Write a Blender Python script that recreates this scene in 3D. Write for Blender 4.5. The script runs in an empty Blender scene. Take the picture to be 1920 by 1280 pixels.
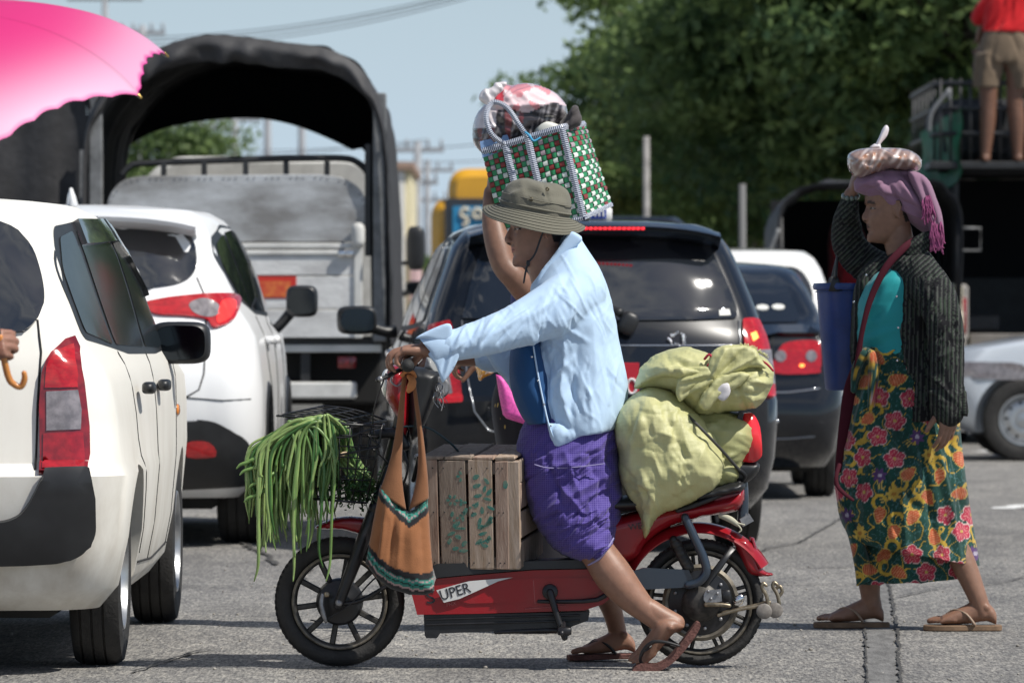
import bpy,bmesh,math,random
import numpy as np
from mathutils import Vector,Matrix,noise
from mathutils.bvhtree import BVHTree
from mathutils.geometry import delaunay_2d_cdt
sc=bpy.context.scene
C=sc.collection
rad=math.radians
# ---------------------------------------------------------------- camera
F=200.0/36.0*1920.0
CH=1.10
cam_d=bpy.data.cameras.new('camera')
cam_d.lens=200.0;cam_d.sensor_width=36.0
cam_d.clip_start=0.5;cam_d.clip_end=3000.0
cam_d.dof.use_dof=True;cam_d.dof.focus_distance=18.1;cam_d.dof.aperture_fstop=8.0
cam=bpy.data.objects.new('camera',cam_d);C.objects.link(cam)
cam.location=(0,0,CH)
cam.rotation_euler=(rad(90)-math.atan(40.0/F),0,0)
sc.camera=cam
# ---------------------------------------------------------------- sky and sun
SUN=Vector((0.54,-0.30,0.79)).normalized()
world=bpy.data.worlds.new('World');sc.world=world;world.use_nodes=True
nt=world.node_tree;nt.nodes.clear()
w_out=nt.nodes.new('ShaderNodeOutputWorld');w_bg=nt.nodes.new('ShaderNodeBackground')
sky=nt.nodes.new('ShaderNodeTexSky');sky.sky_type='NISHITA';sky.sun_disc=False
sky.sun_elevation=math.asin(SUN.z);sky.sun_rotation=math.atan2(SUN.x,SUN.y)
sky.air_density=1.0;sky.dust_density=0.6;sky.ozone_density=2.0;sky.altitude=0
tc=nt.nodes.new('ShaderNodeTexCoord')
mp=nt.nodes.new('ShaderNodeMapping');mp.inputs['Scale'].default_value=(1,1,2.6)
nz=nt.nodes.new('ShaderNodeTexNoise');nz.inputs['Scale'].default_value=3.2
nz.inputs['Detail'].default_value=9;nz.inputs['Roughness'].default_value=0.58;nz.inputs['Distortion'].default_value=0.3
rp=nt.nodes.new('ShaderNodeValToRGB');rp.color_ramp.elements[0].position=0.50;rp.color_ramp.elements[1].position=0.68
sx=nt.nodes.new('ShaderNodeSeparateXYZ')
mr=nt.nodes.new('ShaderNodeMapRange');mr.inputs['From Min'].default_value=0.12;mr.inputs['From Max'].default_value=0.3
mu=nt.nodes.new('ShaderNodeMath');mu.operation='MULTIPLY'
mixc=nt.nodes.new('ShaderNodeMix');mixc.data_type='RGBA'
mixc.inputs[7].default_value=(9.0,9.1,9.4,1)
L=nt.links.new
L(tc.outputs['Generated'],mp.inputs['Vector']);L(mp.outputs['Vector'],nz.inputs['Vector'])
L(nz.outputs['Fac'],rp.inputs['Fac']);L(tc.outputs['Generated'],sx.inputs['Vector'])
L(sx.outputs['Z'],mr.inputs['Value']);L(rp.outputs['Color'],mu.inputs[0]);L(mr.outputs['Result'],mu.inputs[1])
hz=nt.nodes.new('ShaderNodeMapRange');hz.inputs['From Min'].default_value=-0.02;hz.inputs['From Max'].default_value=0.16
hz.inputs['To Min'].default_value=1.0;hz.inputs['To Max'].default_value=0.0;hz.interpolation_type='SMOOTHSTEP'
hzm=nt.nodes.new('ShaderNodeMix');hzm.data_type='RGBA';hzm.inputs[7].default_value=(6.7,8.5,10.3,1)
L(sx.outputs['Z'],hz.inputs['Value']);L(hz.outputs[0],hzm.inputs[0]);L(sky.outputs['Color'],hzm.inputs[6])
L(mu.outputs[0],mixc.inputs[0]);L(hzm.outputs[2],mixc.inputs[6])
L(mixc.outputs[2],w_bg.inputs['Color']);w_bg.inputs['Strength'].default_value=0.082
L(w_bg.outputs[0],w_out.inputs['Surface'])
sun_d=bpy.data.lights.new('sun','SUN');sun_d.energy=4.8;sun_d.angle=rad(0.53);sun_d.color=(1.0,0.955,0.88)
sun=bpy.data.objects.new('sun',sun_d);C.objects.link(sun)
sun.rotation_euler=(-SUN).to_track_quat('-Z','Y').to_euler();sun.location=SUN*50
sc.view_settings.view_transform='Standard';sc.view_settings.look='None'
sc.view_settings.exposure=0.0;sc.view_settings.gamma=1.0;sc.view_settings.use_curve_mapping=False
# ---------------------------------------------------------------- pixel helpers
def P(px,py,Y):
    return Vector(((px-960.0)/F*Y,Y,CH-(py-600.0)/F*Y))
DR=18.05
DW=20.25
def PR(px,py,d=0.0):return P(px,py,DR+d)
def PW(px,py,d=0.0):return P(px,py,DW+d)
SR=F/DR;SW=F/DW
# ---------------------------------------------------------------- objects
def props(o,label=None,cat=None,group=None,kind=None):
    if label:o['label']=label
    if cat:o['category']=cat
    if group:o['group']=group
    if kind:o['kind']=kind
    return o
def thing(name,label,cat,loc=(0,0,0),rz=0.0,group=None):
    o=bpy.data.objects.new(name,None);C.objects.link(o)
    o.location=loc;o.rotation_euler=(0,0,rz);o.empty_display_size=0.1
    return props(o,label,cat,group)
def mesh_obj(name,V,Fs,mat,parent=None,smooth=True,world=False,label=None,flat_ang=None):
    """V in the parent's frame, or in world space when world=True."""
    me=bpy.data.meshes.new(name)
    V=[tuple(v)for v in V]
    if world and parent is not None:
        M=Matrix.LocRotScale(Vector(parent.location),parent.rotation_euler,None).inverted()
        V=[tuple(M@Vector(v))for v in V]
    me.from_pydata(V,[],Fs);me.validate(clean_customdata=False)
    return link_mesh(name,me,mat,parent,smooth,label,flat_ang)
def link_mesh(name,me,mat,parent=None,smooth=True,label=None,flat_ang=None):
    for m in(mat if isinstance(mat,(list,tuple))else[mat]):
        if m is not None and m.name not in[x.name for x in me.materials if x]:me.materials.append(m)
    if smooth:
        me.polygons.foreach_set('use_smooth',[True]*len(me.polygons))
        if flat_ang:me.set_sharp_from_angle(angle=rad(flat_ang))
    o=bpy.data.objects.new(name,me);C.objects.link(o)
    if parent is not None:o.parent=parent
    if label:o['label']=label
    return o
def copy_tree(o,parent=None):
    c=o.copy();C.objects.link(c)
    if parent is not None:c.parent=parent
    for ch in o.children:copy_tree(ch,c)
    return c
class MB:
    """collects geometry"""
    def __init__(s):s.V=[];s.F=[]
    def add(s,VF):
        V,Fs=VF;n=len(s.V)
        s.V+=[Vector(v)for v in V];s.F+=[tuple(i+n for i in f)for f in Fs];return s
    def build(s,name,mat,parent=None,smooth=True,world=False,label=None,flat_ang=None):
        return mesh_obj(name,s.V,s.F,mat,parent,smooth,world,label,flat_ang)
    def vf(s):return s.V,s.F
def join(*vfs):
    m=MB()
    for vf in vfs:m.add(vf)
    return m.vf()
def xf(vf,M):
    return[M@Vector(v)for v in vf[0]],vf[1]
def loft(rings,closed=True,cap0=True,cap1=True):
    V=[];Fs=[];n=len(rings[0])
    for r in rings:V+=[Vector(p)for p in r]
    for i in range(len(rings)-1):
        for j in range(n if closed else n-1):
            k=(j+1)%n
            Fs.append((i*n+j,i*n+k,(i+1)*n+k,(i+1)*n+j))
    if cap0:
        c=sum((Vector(p)for p in rings[0]),Vector())/n;V.append(c);ci=len(V)-1
        for j in range(n):Fs.append((ci,(j+1)%n,j))
    if cap1:
        c=sum((Vector(p)for p in rings[-1]),Vector())/n;V.append(c);ci=len(V)-1;b=(len(rings)-1)*n
        for j in range(n):Fs.append((ci,b+j,b+(j+1)%n))
    return V,Fs
def cr(pts,k=6,closed=False):
    """Catmull-Rom through tuples"""
    P_=[np.array(p,float)for p in pts];out=[]
    n=len(P_)
    rng=range(n)if closed else range(n-1)
    for i in rng:
        if closed:a,b,c,d=P_[i-1],P_[i],P_[(i+1)%n],P_[(i+2)%n]
        else:a,b,c,d=P_[max(i-1,0)],P_[i],P_[i+1],P_[min(i+2,n-1)]
        for j in range(k):
            t=j/k
            out.append(0.5*((2*b)+(c-a)*t+(2*a-5*b+4*c-d)*t*t+(3*b-a-3*c+d)*t**3))
    if not closed:out.append(P_[-1])
    return out
def tube(pts,r,segs=10,caps=True,k=0,flat=1.0,up=None,roundcap=False):
    """pts: Vectors; r: number or list. flat: ratio of the second radius, along 'up' if given."""
    n0=len(pts)
    rs=list(r)if hasattr(r,'__len__')else[r]*n0
    if k:
        q=cr([tuple(p)+(rr,)for p,rr in zip(pts,rs)],k)
        pts=[Vector(x[:3])for x in q];rs=[max(float(x[3]),1e-5)for x in q]
    pts=[Vector(p)for p in pts]
    if roundcap:
        t0=(pts[0]-pts[1]).normalized();t1=(pts[-1]-pts[-2]).normalized()
        r0,r1=rs[0],rs[-1];a=pts[0].copy();b=pts[-1].copy()
        pre=[a+t0*r0*s for s in(0.95,0.75,0.4)];pr=[r0*s for s in(0.3,0.66,0.92)]
        post=[b+t1*r1*s for s in(0.4,0.75,0.95)];po=[r1*s for s in(0.92,0.66,0.3)]
        pts=pre+pts+post;rs=pr+rs+po
    T=[]
    for i in range(len(pts)):
        t=pts[min(i+1,len(pts)-1)]-pts[max(i-1,0)]
        T.append(t.normalized()if t.length>1e-9 else Vector((0,0,1)))
    u=Vector(up)if up is not None else(Vector((0,0,1))if abs(T[0].z)<0.9 else Vector((1,0,0)))
    rings=[]
    for i,p in enumerate(pts):
        u=(u-T[i]*u.dot(T[i]))
        u=u.normalized()if u.length>1e-6 else T[i].orthogonal().normalized()
        v=T[i].cross(u)
        rings.append([p+(u*math.cos(a)*flat+v*math.sin(a))*rs[i]for a in[2*math.pi*j/segs for j in range(segs)]])
    return loft(rings,True,caps,caps)
def box(x0,x1,y0,y1,z0,z1,b=0.0):
    if b<=0:
        V=[(x,y,z)for x in(x0,x1)for y in(y0,y1)for z in(z0,z1)]
        return[Vector(v)for v in V],[(0,1,3,2),(4,6,7,5),(0,4,5,1),(2,3,7,6),(0,2,6,4),(1,5,7,3)]
    b=min(b,(x1-x0)/2.01,(y1-y0)/2.01,(z1-z0)/2.01)
    def ring(z,i):
        return[(x0+b+i,y0+i,z),(x1-b-i,y0+i,z),(x1-i,y0+b+i,z),(x1-i,y1-b-i,z),(x1-b-i,y1-i,z),(x0+b+i,y1-i,z),(x0+i,y1-b-i,z),(x0+i,y0+b+i,z)]
    def ringin(z):
        return[(x0+b,y0+b,z),(x1-b,y0+b,z),(x1-b,y0+b,z),(x1-b,y1-b,z),(x1-b,y1-b,z),(x0+b,y1-b,z),(x0+b,y1-b,z),(x0+b,y0+b,z)]
    return loft([ringin(z0),ring(z0+b,0),ring(z1-b,0),ringin(z1)])
def beam(a,b,w,h,up=(0,0,1),bev=0.0):
    a,b=Vector(a),Vector(b);t=(b-a);l=t.length;t.normalize()
    u=Vector(up);u=(u-t*u.dot(t)).normalized();s=t.cross(u)
    M=Matrix(((s.x,t.x,u.x,a.x),(s.y,t.y,u.y,a.y),(s.z,t.z,u.z,a.z),(0,0,0,1)))
    return xf(box(-w/2,w/2,0,l,-h/2,h/2,bev),M)
def revolve(prof,segs=32,axis='z',center=(0,0,0),a0=0.0,a1=2*math.pi):
    """prof: (r, h) list"""
    full=abs(a1-a0-2*math.pi)<1e-6
    V=[];Fs=[];n=segs if full else segs+1;m=len(prof)
    for j in range(n):
        a=a0+(a1-a0)*j/segs
        for r,h in prof:
            c,s=r*math.cos(a),r*math.sin(a)
            v={'z':(c,s,h),'y':(c,h,s),'x':(h,c,s)}[axis]
            V.append(Vector(center)+Vector(v))
    for j in range(segs):
        k=(j+1)%n
        for i in range(m-1):Fs.append((j*m+i,k*m+i,k*m+i+1,j*m+i+1))
    return V,Fs
def sq(c,r,e1=1.0,e2=1.0,nu=24,nv=14,M=None,disp=None):
    """superellipsoid; e small = boxy. disp(dir)->scale"""
    def p(a,e):return math.copysign(abs(a)**e,a)
    rings=[]
    for i in range(1,nv):
        ph=-math.pi/2+math.pi*i/nv
        ring=[]
        for j in range(nu):
            th=2*math.pi*j/nu
            d=Vector((p(math.cos(ph),e1)*p(math.cos(th),e2),p(math.cos(ph),e1)*p(math.sin(th),e2),p(math.sin(ph),e1)))
            k=disp(d)if disp else 1.0
            ring.append(Vector((d.x*r[0]*k,d.y*r[1]*k,d.z*r[2]*k)))
        rings.append(ring)
    V,Fs=loft(rings)
    V[-2]=Vector((0,0,-r[2]*(disp(Vector((0,0,-1)))if disp else 1)));V[-1]=Vector((0,0,r[2]*(disp(Vector((0,0,1)))if disp else 1)))
    if M is not None:V=[M@v for v in V]
    c=Vector(c)
    return[v+c for v in V],Fs
def prism(outline,d0,d1,to3,bev=0.0):
    """outline: 2D points; to3(u, v, d) -> Vector. bevelled edge on the d0 (front) side"""
    pts=[Vector((float(a),float(b)))for a,b in outline];n=len(pts)
    cen=sum(pts,Vector((0,0)))/n
    def inset(q):
        out=[]
        for i in range(n):
            a,b,c=pts[i-1],pts[i],pts[(i+1)%n]
            e1=(b-a);e2=(c-b)
            n1=Vector((-e1.y,e1.x));n2=Vector((-e2.y,e2.x))
            nn=(n1.normalized()if n1.length>1e-9 else n1)+(n2.normalized()if n2.length>1e-9 else n2)
            nn=nn.normalized()if nn.length>1e-6 else Vector((0,0))
            area=sum(pts[k].x*pts[(k+1)%n].y-pts[(k+1)%n].x*pts[k].y for k in range(n))
            out.append(b+nn*q*(1 if area>0 else-1))
        return out
    s=1 if d1>d0 else-1
    rings=[]
    if bev>0:rings.append([to3(p.x,p.y,d0)for p in inset(bev)])
    rings.append([to3(p.x,p.y,d0+s*bev)for p in pts])
    if bev>0:rings.append([to3(p.x,p.y,d1-s*bev)for p in pts]);rings.append([to3(p.x,p.y,d1)for p in inset(bev)])
    else:rings.append([to3(p.x,p.y,d1)for p in pts])
    V,Fs=loft(rings,True,False,False)
    Fs.append(tuple(range(n-1,-1,-1)));b=(len(rings)-1)*n;Fs.append(tuple(range(b,b+n)))
    return V,Fs
def disp_mesh(vf,fn):
    V,Fs=vf
    me=bpy.data.meshes.new('t');me.from_pydata([tuple(v)for v in V],[],Fs);me.update()
    N=[v.normal.copy()for v in me.vertices];bpy.data.meshes.remove(me)
    return[Vector(v)+fn(Vector(v),n)for v,n in zip(V,N)],Fs
def nse(v,s,seed=0.0):return noise.noise(Vector((v.x*s+seed,v.y*s+seed*1.7,v.z*s-seed)))
def eval_mods(me,mods,name='t'):
    o=bpy.data.objects.new(name,me);C.objects.link(o)
    for typ,kw in mods:
        m=o.modifiers.new(typ,typ)
        for k_,v_ in kw.items():setattr(m,k_,v_)
    dg=bpy.context.evaluated_depsgraph_get()
    out=bpy.data.meshes.new_from_object(o.evaluated_get(dg))
    bpy.data.objects.remove(o);bpy.data.meshes.remove(me)
    return out
def to_mesh(vf,name='t'):
    me=bpy.data.meshes.new(name);me.from_pydata([tuple(v)for v in vf[0]],[],vf[1]);me.validate();me.update();return me
def fuse(vfs,voxel=0.004,smooth=4,name='body',fac=0.5):
    me=to_mesh(join(*vfs),name)
    return eval_mods(me,[('REMESH',dict(mode='VOXEL',voxel_size=voxel)),('SMOOTH',dict(factor=fac,iterations=smooth))])
def subd(vf,lv=1):
    me=eval_mods(to_mesh(vf),[('SUBSURF',dict(levels=lv,render_levels=lv))])
    V=[v.co.copy()for v in me.vertices];Fs=[tuple(p.vertices)for p in me.polygons];bpy.data.meshes.remove(me)
    return V,Fs
# ---------------------------------------------------------------- materials
MATS={}
def new_mat(name):
    m=bpy.data.materials.new(name);m.use_nodes=True
    return m,m.node_tree,m.node_tree.nodes['Principled BSDF']
def mat(name,col,rough=0.5,metal=0.0,coat=0.0,var=0.0,vs=8.0,bump=0.0,bs=60.0,spec=0.5,col2=None,trans=0.0,emit=None,es=0.0,sheen=0.0,detail=4.0,fine=0.0,alpha=1.0,sub=0.0,ior=None,rvar=0.0,stretch=(1,1,1),lo=0.35,hi=0.65,bd=0.01):
    if name in MATS:return MATS[name]
    m,t,b=new_mat(name)
    b.inputs['Base Color'].default_value=(*col,1);b.inputs['Roughness'].default_value=rough
    b.inputs['Metallic'].default_value=metal;b.inputs['Coat Weight'].default_value=coat;b.inputs['Coat Roughness'].default_value=0.04
    b.inputs['Specular IOR Level'].default_value=spec;b.inputs['Transmission Weight'].default_value=trans
    b.inputs['Sheen Weight'].default_value=sheen;b.inputs['Alpha'].default_value=alpha
    if ior:b.inputs['IOR'].default_value=ior
    if sub:b.inputs['Subsurface Weight'].default_value=sub;b.inputs['Subsurface Radius'].default_value=(0.012,0.005,0.003);b.inputs['Subsurface Scale'].default_value=1.0
    if emit:b.inputs['Emission Color'].default_value=(*emit,1);b.inputs['Emission Strength'].default_value=es
    c=t.nodes.new('ShaderNodeTexCoord');g=t.nodes.new('ShaderNodeMapping');g.inputs['Scale'].default_value=stretch
    t.links.new(c.outputs['Object'],g.inputs['Vector'])
    if var or col2:
        n=t.nodes.new('ShaderNodeTexNoise');n.inputs['Scale'].default_value=vs;n.inputs['Detail'].default_value=detail;n.inputs['Roughness'].default_value=0.6
        t.links.new(g.outputs[0],n.inputs['Vector'])
        r=t.nodes.new('ShaderNodeMapRange');r.inputs['From Min'].default_value=lo;r.inputs['From Max'].default_value=hi
        t.links.new(n.outputs['Fac'],r.inputs['Value'])
        x=t.nodes.new('ShaderNodeMix');x.data_type='RGBA'
        x.inputs[6].default_value=(*[a*(1-var)for a in col],1)if not col2 else(*col,1)
        x.inputs[7].default_value=(*[min(a*(1+var),0.95)for a in col],1)if not col2 else(*col2,1)
        t.links.new(r.outputs[0],x.inputs[0]);t.links.new(x.outputs[2],b.inputs['Base Color'])
        if rvar:
            q=t.nodes.new('ShaderNodeMapRange');q.inputs['To Min'].default_value=max(rough-rvar,0.02);q.inputs['To Max'].default_value=min(rough+rvar,1)
            t.links.new(n.outputs['Fac'],q.inputs['Value']);t.links.new(q.outputs[0],b.inputs['Roughness'])
    if bump:
        n2=t.nodes.new('ShaderNodeTexNoise');n2.inputs['Scale'].default_value=bs;n2.inputs['Detail'].default_value=5
        t.links.new(g.outputs[0],n2.inputs['Vector'])
        bp=t.nodes.new('ShaderNodeBump');bp.inputs['Strength'].default_value=bump;bp.inputs['Distance'].default_value=bd
        t.links.new(n2.outputs['Fac'],bp.inputs['Height']);t.links.new(bp.outputs[0],b.inputs['Normal'])
    MATS[name]=m
    return m
def attr_mat(m,attr='col'):
    """drive base colour by the colour attribute 'col' of the mesh"""
    t=m.node_tree;b=t.nodes['Principled BSDF']
    a=t.nodes.new('ShaderNodeVertexColor');a.layer_name=attr
    t.links.new(a.outputs['Color'],b.inputs['Base Color']);return m
def paint(me,fn,attr='col'):
    ca=me.color_attributes.new(attr,'FLOAT_COLOR','POINT')
    buf=np.ones((len(me.vertices),4),np.float32)
    for i,v in enumerate(me.vertices):buf[i,:3]=fn(v.co)
    ca.data.foreach_set('color',buf.ravel())
# ================================================================ GROUND
def ground_material():
    m,t,b=new_mat('worn_concrete_road');N=t.nodes.new;K=t.links.new
    c=N('ShaderNodeTexCoord')
    def nzn(scale,stretch,det=4,rough=0.6):
        g=N('ShaderNodeMapping');g.inputs['Scale'].default_value=stretch;K(c.outputs['Object'],g.inputs['Vector'])
        n=N('ShaderNodeTexNoise');n.inputs['Scale'].default_value=scale;n.inputs['Detail'].default_value=det;n.inputs['Roughness'].default_value=rough
        K(g.outputs[0],n.inputs['Vector']);return n.outputs['Fac']
    def ramp(src,p0,p1,c0,c1):
        r=N('ShaderNodeValToRGB');e=r.color_ramp.elements;e[0].position=p0;e[1].position=p1
        e[0].color=(*c0,1);e[1].color=(*c1,1);K(src,r.inputs['Fac']);return r.outputs['Color']
    def mix(f,a,b_,mode='MIX'):
        x=N('ShaderNodeMix');x.data_type='RGBA';x.blend_type=mode
        if isinstance(f,float):x.inputs[0].default_value=f
        else:K(f,x.inputs[0])
        K(a,x.inputs[6]);K(b_,x.inputs[7]);return x.outputs[2]
    big=ramp(nzn(0.35,(1,0.25,1),5),0.35,0.65,(0.20,0.198,0.195),(0.29,0.286,0.278))
    mid=ramp(nzn(5.0,(1,0.22,1),6,0.7),0.35,0.65,(0.72,0.72,0.73),(1.12,1.11,1.09))
    grit=ramp(nzn(105.0,(1,0.12,1),3,0.75),0.36,0.64,(0.42,0.42,0.44),(1.55,1.53,1.47))
    stone=ramp(nzn(42.0,(1,0.14,1),2,0.5),0.38,0.66,(0.78,0.78,0.79),(1.22,1.2,1.16))
    k=mix(1.0,big,mid,'MULTIPLY');k=mix(1.0,k,grit,'MULTIPLY');k=mix(1.0,k,stone,'MULTIPLY')
    stain=nzn(1.3,(1,0.2,1),6,0.65)
    sr=N('ShaderNodeMapRange');sr.inputs['From Min'].default_value=0.52;sr.inputs['From Max'].default_value=0.70;sr.inputs['To Max'].default_value=0.5;K(stain,sr.inputs['Value'])
    d=N('ShaderNodeRGB');d.outputs[0].default_value=(0.10,0.097,0.093,1)
    k=mix(sr.outputs[0],k,d.outputs[0])
    K(k,b.inputs['Base Color']);b.inputs['Roughness'].default_value=0.82;b.inputs['Specular IOR Level'].default_value=0.35
    bp=N('ShaderNodeBump');bp.inputs['Strength'].default_value=0.7;bp.inputs['Distance'].default_value=0.006
    K(nzn(105.0,(1,0.35,1),4,0.7),bp.inputs['Height']);K(bp.outputs[0],b.inputs['Normal'])
    return m
ROAD=ground_material()
props(mesh_obj('ground',[(-1500,-40,0),(1500,-40,0),(1500,2500,0),(-1500,2500,0)],[(0,1,2,3)],ROAD,smooth=False),kind='structure')
rg=random.Random(5)
def strip(pts,w0,z,jag=0.35,seed=1,step=0.06):
    r=random.Random(seed);V=[];Fs=[]
    for a,b in zip(pts[:-1],pts[1:]):
        a=Vector(a);b=Vector(b);n=max(2,int((b-a).length/step));t=(b-a).normalized();s=Vector((-t.y,t.x))
        for i in range(n+(1 if b==Vector(pts[-1])else 0)):
            p=a.lerp(b,i/n);k=nse(Vector((p.x,p.y,seed)),6.0)*w0*jag*2
            w=w0*(1+jag*r.uniform(-1,1))
            V+=[(p.x+s.x*(w/2+k),p.y+s.y*(w/2+k),z),(p.x-s.x*(w/2-k),p.y-s.y*(w/2-k),z)]
    for i in range(len(V)//2-1):Fs.append((2*i,2*i+1,2*i+3,2*i+2))
    return V,Fs
TAR=mat('joint_tar',(0.055,0.053,0.05),0.8,var=0.3,vs=30)
CONC=mat('joint_mortar',(0.155,0.152,0.147),0.9,var=0.28,vs=26,stretch=(1,0.2,1),bump=0.5,bs=120)
def gp(px,py):
    Y=CH*F/(py-600.0);p=P(px,py,Y);return(p.x,p.y)
k=0
props(mesh_obj('road_joint_filler',*strip([gp(1655,1300),gp(1648,1180),gp(1645,1110),gp(1648,1000)],0.10,0.004,0.1,3),CONC,smooth=False),kind='structure')
for pts,w in(([gp(1690,1300),gp(1683,1180),gp(1668,1100),gp(1662,960),gp(1648,860)],0.011),
               ([gp(1626,1300),gp(1624,1230),gp(1622,1185),gp(1626,1110)],0.006),
               ([gp(-200,1102),gp(500,1100),gp(1010,1098),gp(1610,1096)],0.02),
               ([gp(1690,1003),gp(2100,1003)],0.02),([gp(1470,1065),gp(1625,1064)],0.03),
               ([gp(420,1004),gp(465,1025),gp(500,1042),gp(520,1060)],0.03),
               ([gp(330,990),gp(380,996),gp(440,1004)],0.03),
               ([gp(590,1068),gp(560,1080),gp(578,1096)],0.02),([gp(250,1262),gp(330,1235),gp(372,1222),gp(400,1219)],0.012),([gp(1690,1120),gp(1760,1104),gp(1850,1098),gp(1990,1070)],0.010),
               ([gp(560,1210),gp(640,1190),gp(700,1196),gp(790,1172)],0.008),([gp(1380,1060),gp(1440,1030),gp(1500,1018),gp(1600,960)],0.012),([gp(1700,930),gp(1790,905),gp(1900,900)],0.014)):
    k+=1
    props(mesh_obj('road_crack',*strip(pts,w,0.008,0.55,10+k,0.03),TAR,smooth=False),kind='structure')
WPAINT=mat('worn_road_paint',(0.72,0.72,0.70),0.7,var=0.25,vs=9)
for(px,py,w,l,i)in((1858,845,0.15,0.9,0),(1903,950,0.16,0.8,1)):
    x,y=gp(px,py)
    props(mesh_obj('road_marking',*strip([(x-0.12,y-l/2),(x+0.16,y+l/2)],w,0.004,0.2,40+i),WPAINT,smooth=False),kind='structure')
# loose stones and litter
PEB=mat('loose_stone',(0.30,0.28,0.25),0.9,var=0.4,vs=20)
mb=MB()
for i in range(420):
    py=rg.uniform(950,1290);x,y=gp(rg.uniform(-100,2000),py);r=rg.uniform(0.002,0.006)*(1.6 if rg.random()<0.06 else 1)
    mb.add(sq((x,y,r*0.5),(r,r*1.2,r*0.7),1,1,6,4))
props(mb.build('grit',PEB),label='small loose stones and grit scattered over the road surface',cat='grit',kind='stuff')
# ================================================================ TREES
def leaf_material(name,c0,c1):
    m,t,b=new_mat(name);N=t.nodes.new;K=t.links.new
    a=N('ShaderNodeVertexColor');a.layer_name='col'
    x=N('ShaderNodeMix');x.data_type='RGBA';x.inputs[6].default_value=(*c0,1);x.inputs[7].default_value=(*c1,1)
    s=N('ShaderNodeSeparateColor');K(a.outputs['Color'],s.inputs[0]);K(s.outputs[0],x.inputs[0])
    K(x.outputs[2],b.inputs['Base Color']);b.inputs['Roughness'].default_value=0.5;b.inputs['Specular IOR Level'].default_value=0.3
    tr=N('ShaderNodeBsdfTranslucent');ms=N('ShaderNodeMixShader');ms.inputs[0].default_value=0.5
    K(x.outputs[2],tr.inputs['Color']);K(b.outputs[0],ms.inputs[1]);K(tr.outputs[0],ms.inputs[2])
    K(ms.outputs[0],t.nodes['Material Output'].inputs['Surface'])
    return m
LEAF=leaf_material('tree_leaf',(0.058,0.11,0.05),(0.28,0.38,0.13))
BARK=mat('tree_bark',(0.17,0.145,0.12),0.9,var=0.35,vs=6,bump=0.6,bs=18)
def crown_mesh(seed,rx,rz,nclump,nleaf,leaf,cz,clump_r=0.55):
    r=np.random.RandomState(seed)
    d=r.normal(size=(nclump,3));d/=np.linalg.norm(d,axis=1)[:,None]
    rr=r.uniform(0.45,1.0,nclump)**0.6
    wob=1+0.28*np.sin(d[:,0]*4+seed)*np.cos(d[:,1]*3+seed*2)+r.uniform(-0.15,0.15,nclump)
    cen=d*rr[:,None]*wob[:,None]*np.array([rx,rx,rz])+np.array([0,0,cz])
    Vs=[];cols=[]
    for c in cen:
        cr_=clump_r*r.uniform(0.5,1.35)
        p=r.normal(size=(nleaf,3));p/=np.linalg.norm(p,axis=1)[:,None]
        p=p*(r.uniform(0.1,1.0,(nleaf,1))**0.5)*cr_*np.array([1.25,1.25,0.6])+c
        nrm=r.normal(size=(nleaf,3))+np.array([0,0,0.9]);nrm/=np.linalg.norm(nrm,axis=1)[:,None]
        a=np.cross(nrm,r.normal(size=(nleaf,3)));a/=np.linalg.norm(a,axis=1)[:,None]
        b=np.cross(nrm,a);s=(leaf*r.uniform(0.6,1.4,(nleaf,1)))
        q=np.stack([p-a*s,p+b*s*0.45,p+a*s,p-b*s*0.45],1)
        Vs.append(q.reshape(-1,3))
        base=r.uniform(0.05,0.75)
        cols.append(np.repeat(np.clip(base+r.uniform(-0.25,0.25,nleaf),0,1),4))
    V=np.concatenate(Vs);col=np.concatenate(cols);n=len(V)//4
    me=bpy.data.meshes.new('crown');me.vertices.add(len(V));me.vertices.foreach_set('co',V.astype(np.float32).ravel())
    me.loops.add(n*4);me.loops.foreach_set('vertex_index',np.arange(n*4,dtype=np.int32))
    me.polygons.add(n);me.polygons.foreach_set('loop_start',np.arange(0,n*4,4,dtype=np.int32));me.polygons.foreach_set('loop_total',np.full(n,4,np.int32))
    me.update();ca=me.color_attributes.new('col','FLOAT_COLOR','POINT')
    buf=np.ones((len(V),4),np.float32);buf[:,0]=col;buf[:,1]=col;buf[:,2]=col
    ca.data.foreach_set('color',buf.ravel());me.materials.append(LEAF)
    return me,cen
def trunk_vf(seed,h,r0,cen):
    r=random.Random(seed);mb=MB()
    pts=[Vector((0,0,-0.1)),Vector((r.uniform(-.08,.08),0,h*0.35)),Vector((r.uniform(-.2,.2),r.uniform(-.2,.2),h*0.7)),Vector((0,0,h))]
    mb.add(tube(pts,[r0*1.35,r0,r0*.8,r0*.5],9,k=4))
    for i in range(0,len(cen),max(1,len(cen)//16)):
        e=Vector(cen[i]);s=pts[1].lerp(pts[3],r.uniform(0.2,0.95));m_=s.lerp(e,0.5)+Vector((0,0,r.uniform(-.1,.3)))
        mb.add(tube([s,m_,e],[r0*.38,r0*.22,0.012],6,k=3))
    return mb.vf()
tree_protos=[]
for seed,rx,rz,cz,nc,nl,h in((3,2.5,2.1,4.7,150,190,5.0),(8,2.1,2.3,4.9,140,190,5.2),(14,2.9,1.9,4.4,160,190,4.6),(21,1.6,1.5,3.0,90,190,3.2)):
    me,cen=crown_mesh(seed,rx,rz,nc,nl,0.085,cz,0.62)
    tme=to_mesh(trunk_vf(seed,h,0.16,cen),'trunk');tme.materials.append(BARK);tme.polygons.foreach_set('use_smooth',[True]*len(tme.polygons))
    tree_protos.append((me,tme))
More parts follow.
